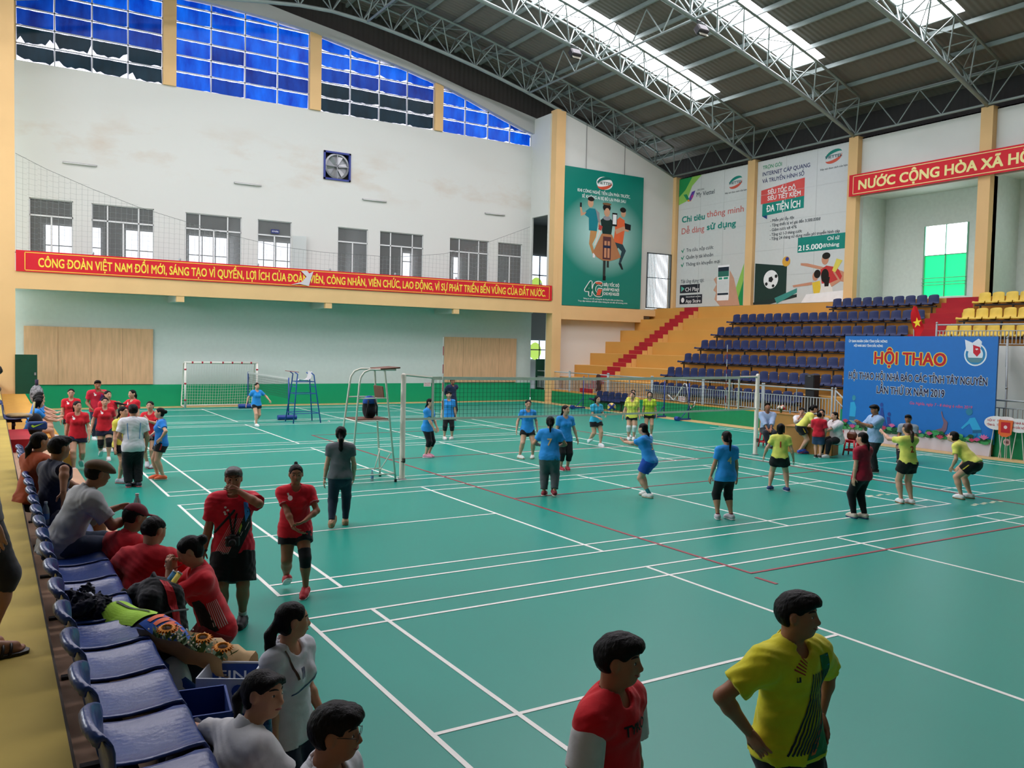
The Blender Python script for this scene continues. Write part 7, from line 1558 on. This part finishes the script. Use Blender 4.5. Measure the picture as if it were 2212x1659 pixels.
J = person('person in yellow shirt with brown ponytail reaching one arm up towards the net', 12.57, 1.35, relaz(12.57, 1.35, -140), 1.58, res=.0105, sk='l', hair='pony_long', hairm=mat('hair_brown', '#3a1f16', .45, .5, noise=.25, nscale=40), top=dict(col=YEL, hem=-.02, loose=1.1), bottom=dict(len=.48, col='#111114', loose=1.6), shoes='#e4e4e4', sole='#b07a50', pose=dict(hR=(.14, .28, .66), hL=(-.14, .3, .86), eR=(.5, -.3, -1), eL=(-.7, 0, -.7), dL=(0, .9, .4), dR=(-.1, 1, .1), curl=.35, lean=3, fR=(.06, -.02, 0, -5), fL=(-.05, .03, 0, 10)))
back_number(J, '2', '#c8402c', .075, drop=.09)
J = person('person in yellow shirt crouching with hands on knees, long ponytail', 14.29, 1.11, relaz(14.29, 1.11, -112), 1.6, res=.0105, sk='l', hair='pony_long', top=dict(col=YEL, collar=YEL, hem=-.03, loose=1.2), bottom=dict(len=.5, col='#111114', stripe='#d6c344', loose=1.6), shoes='#e4e4e4', sole='#b07a50', build=1.02, pose=dict(lean=42, ph=.47, pf=-.05, hR=(.1, .16, .40), hL=(-.1, .17, .40), eR=(.6, -.6, 0), eL=(-.6, -.6, 0), fR=(.09, 0, 0, -15), fL=(-.09, .04, 0, 15), hp=-26, kR=(.2, 1, 0), kL=(-.2, 1, 0)))

# ---- the officials' side
J = person('person in light blue shirt seated on a red stool, face turned up', 17.56, 9.35, relaz(17.56, 9.35, 12), 1.66, sex='m', res=.0125, sk='d', hair='short', top=dict(col='#9fb3d4', collar='#9fb3d4', sl=1.55, loose=1.6), bottom=dict(len=1.93, kind='trousers', col='#23252e', loose=1.4), shoes='#191919', pose=sit(.275, .3, lean=0, hp=-32, hR=(.03, .24, .33), hL=(-.02, .25, .33), dR=(-.3, .6, -.6), dL=(.3, .6, -.6), fR=(.02, .3, 0, -8)))
person('person in white blouse and dark pinafore seated at the desk, hand to her mouth', 18.15, 8.55, relaz(18.15, 8.55, 8), 1.56, res=.0135, sk='l', hair='bangs', top=dict(col='#e2e0e2', sl=1.2, loose=1.4), bottom=dict(len=1.9, kind='trousers', col='#20222c'), pose=sit(.285, .24, lean=8, hR=(.03, .16, .66), hL=(-.12, .28, .5), eR=(.7, 0, -.8), dR=(-.2, .1, .9)))
person('person in white top seated behind the woman in yellow who bends over the desk', 18.2, 7.85, relaz(18.2, 7.85, 0), 1.56, res=.0145, sk='l', hair='bob', top=dict(col='#dcdcde', loose=1.3), bottom=dict(len=1.9, kind='trousers', col='#20222c'), pose=sit(.285, .24, lean=8))
person('person in yellow shirt and black shorts bending over the desk', 17.16, 7.72, relaz(17.16, 7.72, 106), 1.55, res=.0125, sk='l', hair='pony', top=dict(col=YEL, hem=-.03), bottom=dict(len=.5, col=BLK, stripe='#cbb23a', loose=1.6), shoes='#3a5ac0', sole='#c84a6a', pose=dict(lean=34, ph=.5, hp=10, hR=(.1, .28, .56), hL=(-.08, .3, .6), fR=(.05, -.03, .02, -5, -20), fL=(-.05, .05, 0, 8), eR=(.6, -.3, -1), eL=(-.6, -.3, -1)))
person('child in red T-shirt and denim shorts standing at the desk', 16.9, 6.9, relaz(16.9, 6.9, 176), 1.26, sex='m', res=.0115, sk='l', hair='crop', top=dict(col='#cc1f33', loose=2, sl=.8, hem=-.06), bottom=dict(len=.85, col='#33496b', loose=2.4), shoes='#2a2420', pose=dict(hR=(.14, .06, .5), hL=(-.08, .2, .6), fR=(.05, -.04, 0, -10), fL=(-.05, .02, 0, 15)))
person('person in loose white T-shirt seated at the right end of the desk', 17.5, 6.75, relaz(17.5, 6.75, -50), 1.58, res=.0125, sk='l', hair='pony_low', top=dict(col='#ddd9da', loose=2.4, sl=.95, hem=-.09), bottom=dict(len=1.9, kind='trousers', col='#1b1b20'), build=1.1, pose=sit(.285, .26, lean=8, hR=(.1, .3, .45), hL=(-.02, .3, .45)))
person('person mostly hidden behind the man in light blue who is looking at his hands', 18.6, 5.3, relaz(18.6, 5.3, -12), 1.6, sex='m', res=.0145, sk='d', hair='short', top=dict(col='#8f9aa6', loose=1.4), bottom=dict(len=1.93, kind='trousers', col='#2a2c34'), shoes='#191919', pose=sit(.28, .3))
J = person('person in light blue short-sleeved shirt looking down at a paper in hand', 15.87, 4.41, relaz(15.87, 4.41, -58), 1.66, sex='m', res=.0115, sk='d', hair='short', top=dict(col='#94b2d6', collar='#94b2d6', loose=1.8, hem=-.07, sl=.85), bottom=dict(len=1.94, kind='trousers', col='#232327', loose=1.8), shoes='#2a201c', build=1.06, pose=dict(hR=(.04, .24, .72), hL=(-.04, .26, .74), eR=(.6, -.2, -1), eL=(-.6, -.2, -1), dR=(-.3, .7, .5), dL=(.3, .7, .4), hp=14))
# ================================================================ seats
ORD = ['first', 'second', 'third', 'fourth', 'fifth', 'sixth', 'seventh', 'eighth', 'ninth', 'tenth', 'eleventh', 'twelfth', 'thirteenth', 'fourteenth', 'fifteenth', 'sixteenth', 'seventeenth', 'eighteenth', 'nineteenth', 'twentieth']
PROF = [(.262, -.06), (.256, -.02), (.235, .0), (.13, -.01), (0, -.022), (-.11, -.016), (-.17, .02), (-.195, .09), (-.21, .19), (-.225, .28), (-.24, .345), (-.26, .37), (-.285, .36), (-.292, .335)]
def seat_mesh(ridges=0):
    bm = bmesh.new(); rows = []
    for k, (y, z) in enumerate(PROF):
        row = []; bk = max(0, min(1, (z - .03) / .3)) if y < -.1 else 0
        hw = .228 - .02 * bk - (.03 if k >= 11 else 0)
        for j in range(11):
            u = -1 + 2 * j / 10; e = abs(u) ** 3
            yy = y + .045 * e * bk; zz = z + (.022 * e if k < 6 else 0) - (.03 * e * bk if k >= 9 else 0) - (.018 * e if k < 2 else 0)
            if ridges and 2 < k < 6: zz += .004 * math.cos(u * 18)
            row.append(bm.verts.new((u * hw, yy, zz)))
        rows.append(row)
    for i in range(len(rows) - 1):
        for j in range(10): bm.faces.new((rows[i][j], rows[i][j + 1], rows[i + 1][j + 1], rows[i + 1][j]))
    bmesh.ops.recalc_face_normals(bm, faces=bm.faces[:])
    bmesh.ops.solidify(bm, geom=bm.faces[:], thickness=.011)
    bmesh.ops.subdivide_edges(bm, edges=bm.edges[:], cuts=1, smooth=.6)
    me = bpy.data.meshes.new('seat_shell'); bm.to_mesh(me); bm.free()
    me.polygons.foreach_set('use_smooth', [True] * len(me.polygons)); return me
def seat_proto(m):
    me = seat_mesh(); me.materials.append(m); return me
BLUEP = mat('seat_blue', '#1f3a78', .28, .5, noise=.08, nscale=3, bump=.15, bscale=30); BLUEF = mat('seat_navy', '#1a2854', .45, .4, noise=.08, nscale=3); YELP = mat('seat_yellow', '#dfc04a', .45, .4, noise=.06)
MSEAT = {'near': seat_proto(BLUEP), 'blue': seat_proto(BLUEF), 'yellow': seat_proto(YELP)}
IRON = mat('frame_iron', '#1c1c20', .5)
BKT = MB(); BKT.bx(-.12, .12, -.14, .14, -.06, -.035); BKT.bx(-.02, .02, -.16, .16, -.09, -.06)
BKM = BKT.build('x', IRON).data; bpy.data.objects.remove(bpy.data.objects['x'])
def seat(kind, lab, x, y, z, rz, group):
    o = bpy.data.objects.new('stadium_seat', MSEAT[kind]); COL.objects.link(o); o.location = (x, y, z); o.rotation_euler = (0, 0, rz); tag(o, lab, 'seat', group)
    c = bpy.data.objects.new('bracket', BKM); COL.objects.link(c); c.parent = o; return o
def bench(lab, x, y0, y1, zt, zs, sx):
    t = thing('bench_frame', lab, 'frame', (x, 0, zt), 0, 'iron frames under the seats'); b = MB(); b.bx(-.03, .03, y0, y1, zs - zt - .15, zs - zt - .095); b.build('beam', IRON, t)
    n = max(2, round(abs(y1 - y0) / 1.5))
    for i in range(n + 1): q = y0 + .2 + (y1 - y0 - .4) * i / n; b = MB(); b.bx(-.025, .025, q - .025, q + .025, 0, zs - zt - .12); b.bx(-.14, .14, q - .025, q + .025, 0, .02); b.build('leg', IRON, t)
# the long row in the left foreground
n = 19
for i in range(n):
    y = -5.1 + .52 * i; seat('near', 'blue seat in the left foreground row, ' + ('nearest the camera' if i == 0 else ('at its far end' if i == n - 1 else ORD[i] + ' from the camera')), -2.262, y, 1.13, -R(90), 'blue seats along the left edge')
bench('iron frame under the blue seats of the left foreground row', -2.31, -5.4, 4.5, .7, 1.13, 1)
# the blue stand
RN = ['row behind the kerb railing', 'second row up', 'third row up', 'fourth row up', 'fifth row up', 'sixth row up', 'top row']
for k in range(7):
    zt = TZ[k]; zs = zt + .42; x = RX[k] + (.6 if k else .48); cnt = 10 if k == 6 else (17 if k == 0 else 20)
    yl = 15.9 if k == 6 else 20.8
    for i in range(cnt):
        seat('blue', 'blue seat in the stand, %s, %s from the left end' % (RN[k], ORD[i]), x, yl - .25 - .4975 * i, zs, R(90), 'blue seats of the stand, ' + RN[k])
    bench('iron frame under the blue stand seats, ' + RN[k], x, yl - .4975 * cnt, yl, zt, zs, -1)
for k, cnt, nm in ((6, 8, 'top row'), (5, 9, 'middle row'), (4, 10, 'lowest row')):
    x = RX[k] + .6; zs = TZ[k] + .42
    for i in range(cnt): seat('yellow', 'yellow seat at the right, %s, %s from the stairs' % (nm, ORD[i]), x, 9.15 - .4975 * i, zs, R(90), 'yellow seats, ' + nm)
    bench('iron frame under the yellow seats, ' + nm, x, 9.4 - .4975 * cnt, 9.4, TZ[k], zs, -1)
for i in range(5): seat('blue', 'blue seat on the floor against the green kerb, ' + ('at the left end' if i == 0 else ORD[i] + ' from the left end'), 21.85, 23.6 - .47 * i, .5, R(90), 'blue seats against the kerb')
bench('iron frame under the blue seats against the kerb', 21.85, 21.5, 23.85, 0, .5, -1)
seat('near', 'blue ribbed seat at the far left with a folded jacket on it', -2.4, 12.35, 1.16, -R(90), 'blue seats along the left edge'); seat('near', 'blue seat behind the ribbed seat with the jacket', -2.4, 12.9, 1.16, -R(90), 'blue seats along the left edge')
bench('iron frame under the far left pair of blue seats', -2.4, 12.1, 13.2, .74, 1.16, 1)

# ================================================================ bags and belongings
def blob(t, name, fn, lo, hi, m, h=.01):
    F = Field(V(lo), V(hi), h); fn(F); a, q = F.mesh(); return np_mesh(name, a, q, m, t)
t = thing('backpack', 'blue and black backpack left on the white umpire stand', 'backpack', (4.05, 8.25, 1.352))
blob(t, 'bag_body', lambda F: (F.ell(V(0, 0, .2), V(.15, .12, .25), k=.02), F.ell(V(0, -.06, .12), V(.13, .1, .14), k=.03), F.cut(V(0, 0, .003), V(0, 0, -1))), (-.2, -.2, 0), (.2, .2, .5), cloth('#15161c'))
blob(t, 'top_flap', lambda F: (F.ell(V(0, -.01, .33), V(.145, .13, .14), k=.02), F.cut(V(0, 0, .3), V(0, 0, -1))), (-.2, -.2, .2), (.2, .2, .55), cloth('#234f9e'))
for s_ in (-1, 1): MB().tube([(.07 * s_, -.12, .38), (.1 * s_, -.19, .25), (.12 * s_, -.14, .05)], .018, 6).build('strap', cloth('#15161c'), t, 180)
# neon racket backpack
t = thing('backpack', 'backpack in neon green, blue and orange lying against the blue seats', 'backpack', (-2.0, -2.85, .72), R(-60))
def nb(F):
    F.ell(V(0, 0, .26), V(.42, .17, .2), k=.04); F.ell(V(-.28, 0, .3), V(.2, .15, .18), k=.05); F.ell(V(.3, 0, .18), V(.25, .15, .15), k=.05); F.cut(V(0, 0, .02), V(0, 0, -1))
o = blob(t, 'bag_body', nb, (-.6, -.3, 0), (.65, .3, .6), cloth('#15181f')); T_ = BVHTree.FromPolygons([v.co[:] for v in o.data.vertices], [tuple(p.vertices) for p in o.data.polygons])
JJ = dict(tree=T_)
decal(JJ, [(-.3, -.1), (-.24, .1), (.0, .12), (.1, .02), (.04, -.12), (-.2, -.13)], V(0, 0, .5), V(1, 0, 0), V(0, 1, 0), V(0, 0, -1), cloth('#a6d83a'), o, 'green_panel', sub=4, lift=.012)
decal(JJ, [(.08, -.1), (.14, .02), (.06, .12), (.3, .12), (.42, .0), (.3, -.12)], V(0, 0, .5), V(1, 0, 0), V(0, 1, 0), V(0, 0, -1), cloth('#2458b4'), o, 'blue_panel', sub=4, lift=.012)
for i in range(4): decal(JJ, [(.12 + .055 * i, -.07), (.15 + .055 * i, -.07), (.18 + .055 * i, .06 - .01 * i), (.16 + .05 * i, .02), (.13 + .055 * i, .06)], V(0, 0, .5), V(1, 0, 0), V(0, 1, 0), V(0, 0, -1), ink('#ee6a3a'), o, 'orange_print', sub=3, lift=.018)
decal(JJ, [(-.25, -.02), (.05, .0), (.05, .015), (-.25, -.0)], V(0, 0, .5), V(1, 0, 0), V(0, 1, 0), V(0, 0, -1), ink('#14171c'), o, 'zip', sub=3, lift=.018)
MB().tube([(.2, -.16, .3), (.45, -.2, .25), (.62, -.12, .12), (.7, .02, .03)], .03, 6).build('strap', cloth('#2458b4'), t, 180)
t = thing('backpack', 'black and red backpack holding two rackets on the platform', 'backpack', (-1.83, -2.2, .705), R(20))
o = blob(t, 'bag_body', lambda F: ([F.cone(V(.1 * sx, .12 * sy, .09), V(.08 * sx, .09 * sy, .4), .085, .08, .06) for sx in (-1, 1) for sy in (-1, 1)], F.cone(V(0, 0, .1), V(0, 0, .4), .14, .13, .04), F.cone(V(.02, -.16, .1), V(.02, -.13, .28), .09, .08, .03), F.cut(V(0, 0, .005), V(0, 0, -1)), F.folds(.006, .6)), (-.35, -.35, 0), (.35, .35, .6), cloth('#14151a'))
MB().tube([(-.14, -.2, .3), (0, -.24, .33), (.14, -.2, .3)], .008, 5).build('zip', mat('zip_grey', '#55585c', .4), t); MB().tube([(.0, .1, .46), (.0, .02, .55), (.0, -.06, .47)], .014, 6).build('handle', cloth('#14151a'), t, 180); MB().tube([(-.16, .12, .45), (-.26, .14, .3), (-.22, .12, .05)], .02, 6).build('strap', cloth('#1c1d22'), t, 180)
T_ = BVHTree.FromPolygons([v.co[:] for v in o.data.vertices], [tuple(p.vertices) for p in o.data.polygons])
decal(dict(tree=T_), [(-.04, .02), (.03, .02), (.06, .5), (0, .52)], V(.35, 0, 0), V(0, 1, 0), V(0, 0, 1), V(-1, 0, 0), ink('#c8202c'), o, 'red_panel', sub=4, lift=.012); decal(dict(tree=T_), [(.02, .02), (.09, .02), (.05, .5), (0, .52)], V(0, -.4, 0), V(1, 0, 0), V(0, 0, 1), V(0, 1, 0), ink('#c8202c'), o, 'red_panel', sub=4, lift=.012)
for dx, c, lab in ((0, '#2b6f9a', 'blue racket grip sticking out of the black and red backpack'), (.05, '#d8c04a', 'yellow racket grip sticking out of the black and red backpack')):
    r = thing('racket', lab, 'racket', (-1.84 + dx * .5, -2.22 - dx, 1.06), 0, 'rackets in the backpack'); d = Vector((.62, .25, .74)).normalized(); MB().tube([d * -.1, d * .24], .019, 8).build('grip', cloth(c), r, 180); MB().tube([d * .24, d * .25], .021, 10).build('grip_cap', mat('cap_white', '#dcdcdc', .4), r, 30)
t = thing('jacket', 'crumpled dark navy jacket on a blue seat in the left row', 'jacket', (-2.3, -2.5, 1.115), .3)
o = blob(t, 'jacket_body', lambda F: [F.ell(V(.09 * math.sin(i * 2.4), .13 * math.cos(i * 1.7), .03 + .03 * (i % 3)), V(.1, .055 + .02 * (i % 2), .035), np.array(Euler((i * .3, i * .2, i * 1.3)).to_matrix()), .015) for i in range(11)] + [F.folds(.012, .45), F.cut(V(0, 0, .006), V(0, 0, -1))], (-.3, -.3, 0), (.3, .3, .3), cloth('#161a2c'), .008)
b = MB(); b.prism(rect(-.05, .03, -.03, .02), (0, -.02, .135), (1, .2, 0), (-.1, .9, .3), .004); b.build('printed_patch', ink('#aeb4c4'), t)
# bouquet
t = thing('bouquet', 'sunflower bouquet in brown kraft paper leaning on the cardboard box', 'bouquet', (-1.83, -3.32, .97)); KR = mat('kraft', '#c49c66', .75, .25, noise=.12, nscale=6, bump=.3, bscale=12)
AXb = Vector((.5, -.72, -.12)).normalized(); SB = Vector((.75, .55, -.2)).normalized(); SB = (SB - AXb * SB.dot(AXb)).normalized(); NB = SB.cross(AXb)
if NB.z < 0: NB = -NB
def bp(a, s_, n_): return (AXb * a + SB * s_ + NB * n_) * .82
b = MB(); P = [[bp(-.36 + .78 * i / 8, (-.2 + .4 * j / 8) * (1.0 - .25 * i / 8) , .02 + .16 * abs(-1 + 2 * j / 8) ** 2 + .015 * math.sin(i * 2 + j)) for j in range(9)] for i in range(9)]; b.grid(P); b.build('paper_wrap', KR, t, 180)
b = MB(); P = [[bp(-.05 + .5 * i / 6, .1 + .16 * j / 4, .1 + .1 * math.sin(j * .8) + .012 * math.sin(i * 3 + j)) for j in range(5)] for i in range(7)]; b.grid(P); b.build('paper_fold', mat('kraft_pale', '#c2a478', .75, .25, noise=.1, nscale=6), t, 180)
q = random.Random(8); b = MB()
for i in range(130):
    a = q.uniform(-.28, .36); s_ = q.uniform(-.12, .12); c = Vector(bp(a, s_, .1 + q.random() * .06)); d = (AXb * q.uniform(-1, .4) + SB * q.uniform(-.7, .7) + NB * q.uniform(.1, .8)).normalized(); e = d.cross(NB).normalized() * q.uniform(.008, .018); L = q.uniform(.05, .1)
    b.add([c - d * .01, c + d * L * .5 + e, c + d * L, c + d * L * .5 - e], [(0, 1, 2, 3)])
tag(b.build('leaves', mat('leaf_green', '#2f5226', .6, .3, noise=.3, nscale=20), t), kind='stuff')
b = MB()
for i in range(70): b.ball(bp(q.uniform(-.34, .3), q.uniform(-.15, .15), .17 + q.random() * .04), .006, 5, 3)
tag(b.build('filler_blossoms', mat('gyp_white', '#d9d8cc', .8), t), kind='stuff')
for a, s_ in ((-.2, -.06), (.07, .03), (.29, .0)):
    c = Vector(bp(a, s_, .2)); b = MB(); N_ = (NB + AXb * -.15 + Vector((-.2, -.4, .2))).normalized(); e1 = N_.orthogonal().normalized(); e2 = N_.cross(e1)
    for k in range(34):
        an = 2 * math.pi * k / 17 + (.18 if k > 16 else 0); d = e1 * math.cos(an) + e2 * math.sin(an); sd = N_.cross(d); L = .068 if k < 17 else .055; lf_ = .012 if k < 17 else .022
        b.add([c + d * .022, c + d * L * .6 + sd * .012 + N_ * lf_, c + d * L + N_ * lf_ * .6, c + d * L * .6 - sd * .012 + N_ * lf_], [(0, 1, 2, 3)])
    fl_o = b.build('sunflower', mat('petal_orange', '#e08a14', .6, .3, noise=.15, nscale=20), t); M3 = Matrix((e1, e2, N_)).transposed(); b = MB(); b.ball(c + N_ * .006, (.03, .03, .014), 14, 8, M3); b.build('seed_head', mat('seed_brown', '#3a2312', .8, .2, noise=.3, nscale=60), fl_o, 180)
# boxes
BXB = mat('box_blue', '#1f3f86', .6, .3); BXG = mat('box_grey', '#8d8e88', .7, .3, noise=.05)
t = thing('cardboard_box', 'open blue and grey cardboard box standing between the seats and the seated woman', 'box', (-1.93, -4.08, .7), R(-8))
for n_, c, d, m in (('side_panel', (-.17, 0, .16), (.012, .36, .34), BXB), ('side_panel', (.17, 0, .16), (.012, .36, .34), BXB), ('front_panel', (0, -.18, .16), (.34, .012, .34), BXB), ('back_panel', (0, .18, .16), (.34, .012, .34), BXB), ('base', (0, 0, .006), (.34, .36, .012), BXB)): b = MB(); b.box((c[0], c[1], c[2] + .01), d); b.build(n_, m, t)
b = MB(); b.box((0, -.188, .15), (.26, .004, .26)); b.build('grey_label', BXG, t)
t = thing('drink_carton', 'white and blue printed carton beside the bouquet, open at the top', 'box', (-1.66, -3.72, .7), R(-30))
WB = mat('carton_white', '#c8ced6', .5, .4, noise=.05)
for n_, c, d in (('side_panel', (-.15, 0, .17), (.008, .26, .34)), ('side_panel', (.15, 0, .17), (.008, .26, .34)), ('front_panel', (0, -.13, .17), (.3, .008, .34)), ('back_panel', (0, .13, .17), (.3, .008, .34)), ('base', (0, 0, .005), (.3, .26, .01))): b = MB(); b.box(c, d); b.build(n_, WB, t)
shapes((0, -.135, 0), (1, 0, 0), AZ, [('#2a4f9a', [(-.15, .0), (.15, .0), (.15, .12), (.08, .17), (.03, .11), (-.03, .18), (-.08, .1), (-.15, .14)]), ('#2a4f9a', ell(.09, .27, .04, .04, 14))], t); shapes((.155, 0, 0), (0, 1, 0), AZ, [('#2a4f9a', rect(-.13, .13, 0, .15))], t); shapes((0, .125, 0), (1, 0, 0), AZ, [('#1d3f86', rect(-.14, .14, .18, .33))], t); lettering('FIN', (0, .124, 0), (1, 0, 0), AZ, -.1, .06, .23, .29, ink('#d8dee8'), t, lift=.006)
t = thing('plastic_bag', 'white plastic bag with a blue print wedged beside the box', 'bag', (-1.9, -3.3, .705)); blob(t, 'bag_body', lambda F: (F.ell(V(0, 0, .14), V(.11, .14, .16), k=.03), F.ell(V(.04, .05, .22), V(.07, .06, .08), k=.04), F.cut(V(0, 0, .003), V(0, 0, -1))), (-.2, -.2, 0), (.2, .2, .35), mat('film_white', '#d2dae0', .3, .5))
t = thing('dark_bag', 'dark blue bag on the platform beside the seated woman in white', 'bag', (-2.0, -4.52, .705), .2); blob(t, 'bag_body', lambda F: (F.ell(V(0, 0, .16), V(.14, .22, .18), k=.03), F.cut(V(0, 0, .003), V(0, 0, -1))), (-.25, -.3, 0), (.25, .3, .4), cloth('#1b2340')); MB().tube([(0, -.15, .3), (.02, -.06, .4), (.02, .06, .4), (0, .15, .3)], .014, 6).build('handle', cloth('#14182c'), t, 180)
bottle('water_bottle', 'dark blue capped bottle standing behind the ponytail of the seated woman', -1.6, -4.2, .705, 1.5, '#24407c', '#1a2c5c', label='#1f3a74')
bottle('water_bottle', 'clear water bottle in the hands of the person in the flat cap', GREYHAND.x, GREYHAND.y, GREYHAND.z - .1, 1.0, '#c9d8dc', '#e6e6e6', label='#b9c4cc')
bottle('water_bottle', 'water bottle standing on a blue seat behind the person in the flat cap', -2.38, .62, 1.115, 1.0, '#c9d8dc', '#dfe4ea')
t = thing('paper_sheet', 'white sheet with red print lying at the edge of the platform', 'paper', (-1.5, 3.3, .353), R(8)); b = MB(); b.box((0, 0, .003), (.42, .3, .004)); b.build('sheet', mat('paper_white', '#e2ddd0', .8), t); b = MB(); b.box((-.08, 0, .0056), (.12, .2, .001)); b.box((.1, 0, .0056), (.1, .18, .001)); b.build('red_print', ink('#d98a92'), t)
t = thing('shoe_bag', 'small blue sports bag with a green check mark at the far bench', 'bag', (-1.98, 11.75, .952)); b = MB(); b.cbox((0, 0, .09), (.36, .2, .17), .03); b.build('bag_body', cloth('#1d3a72'), t, 40); flat([(-.12, .0), (-.08, -.035), (.12, .06), (-.06, .005), (-.1, .03)], (0, -.1, .09), AX, AZ, ink('#a8e03a'), t, 'check_mark', .003)
t = thing('folded_jacket', 'tan and grey folded jacket lying on the ribbed blue seat', 'jacket', (-2.38, 12.35, 1.155)); blob(t, 'jacket_body', lambda F: [F.ell(V(-.05 + .07 * i, .04 * (-1) ** i, .06), V(.12, .16, .05), k=.03) for i in range(4)], (-.25, -.25, 0), (.4, .25, .2), cloth('#a38a5c')); MB().ball((.22, -.02, .06), (.12, .12, .05), 12, 7).build('grey_sleeve', cloth('#8f9094'), t, 180)
t = thing('black_bag', 'black bag with a yellow-handled racket beside the women in blue', 'bag', (-1.98, 12.55, .742)); blob(t, 'bag_body', lambda F: F.ell(V(0, 0, .24), V(.15, .13, .26), k=.02), (-.2, -.2, 0), (.2, .2, .52), cloth('#15151a')); MB().tube([(-.05, 0, .45), (-.02, 0, .75)], .02, 8).build('racket_handle', cloth('#d9c68a'), t, 180)
t = thing('patterned_bag', 'black and white patterned bag hung up behind the women in blue', 'bag', (-1.55, 22.3, .745)); blob(t, 'bag_body', lambda F: F.ell(V(0, 0, .3), V(.2, .15, .32), k=.02), (-.3, -.3, 0), (.3, .3, .65), mat('bw_pattern', '#8d8d92', .8, .3, noise=.9, nscale=14)); MB().tube([(0, 0, .6), (0, 0, .78)], .05, 8).build('bag_neck', cloth('#3a2f4a'), t, 180)
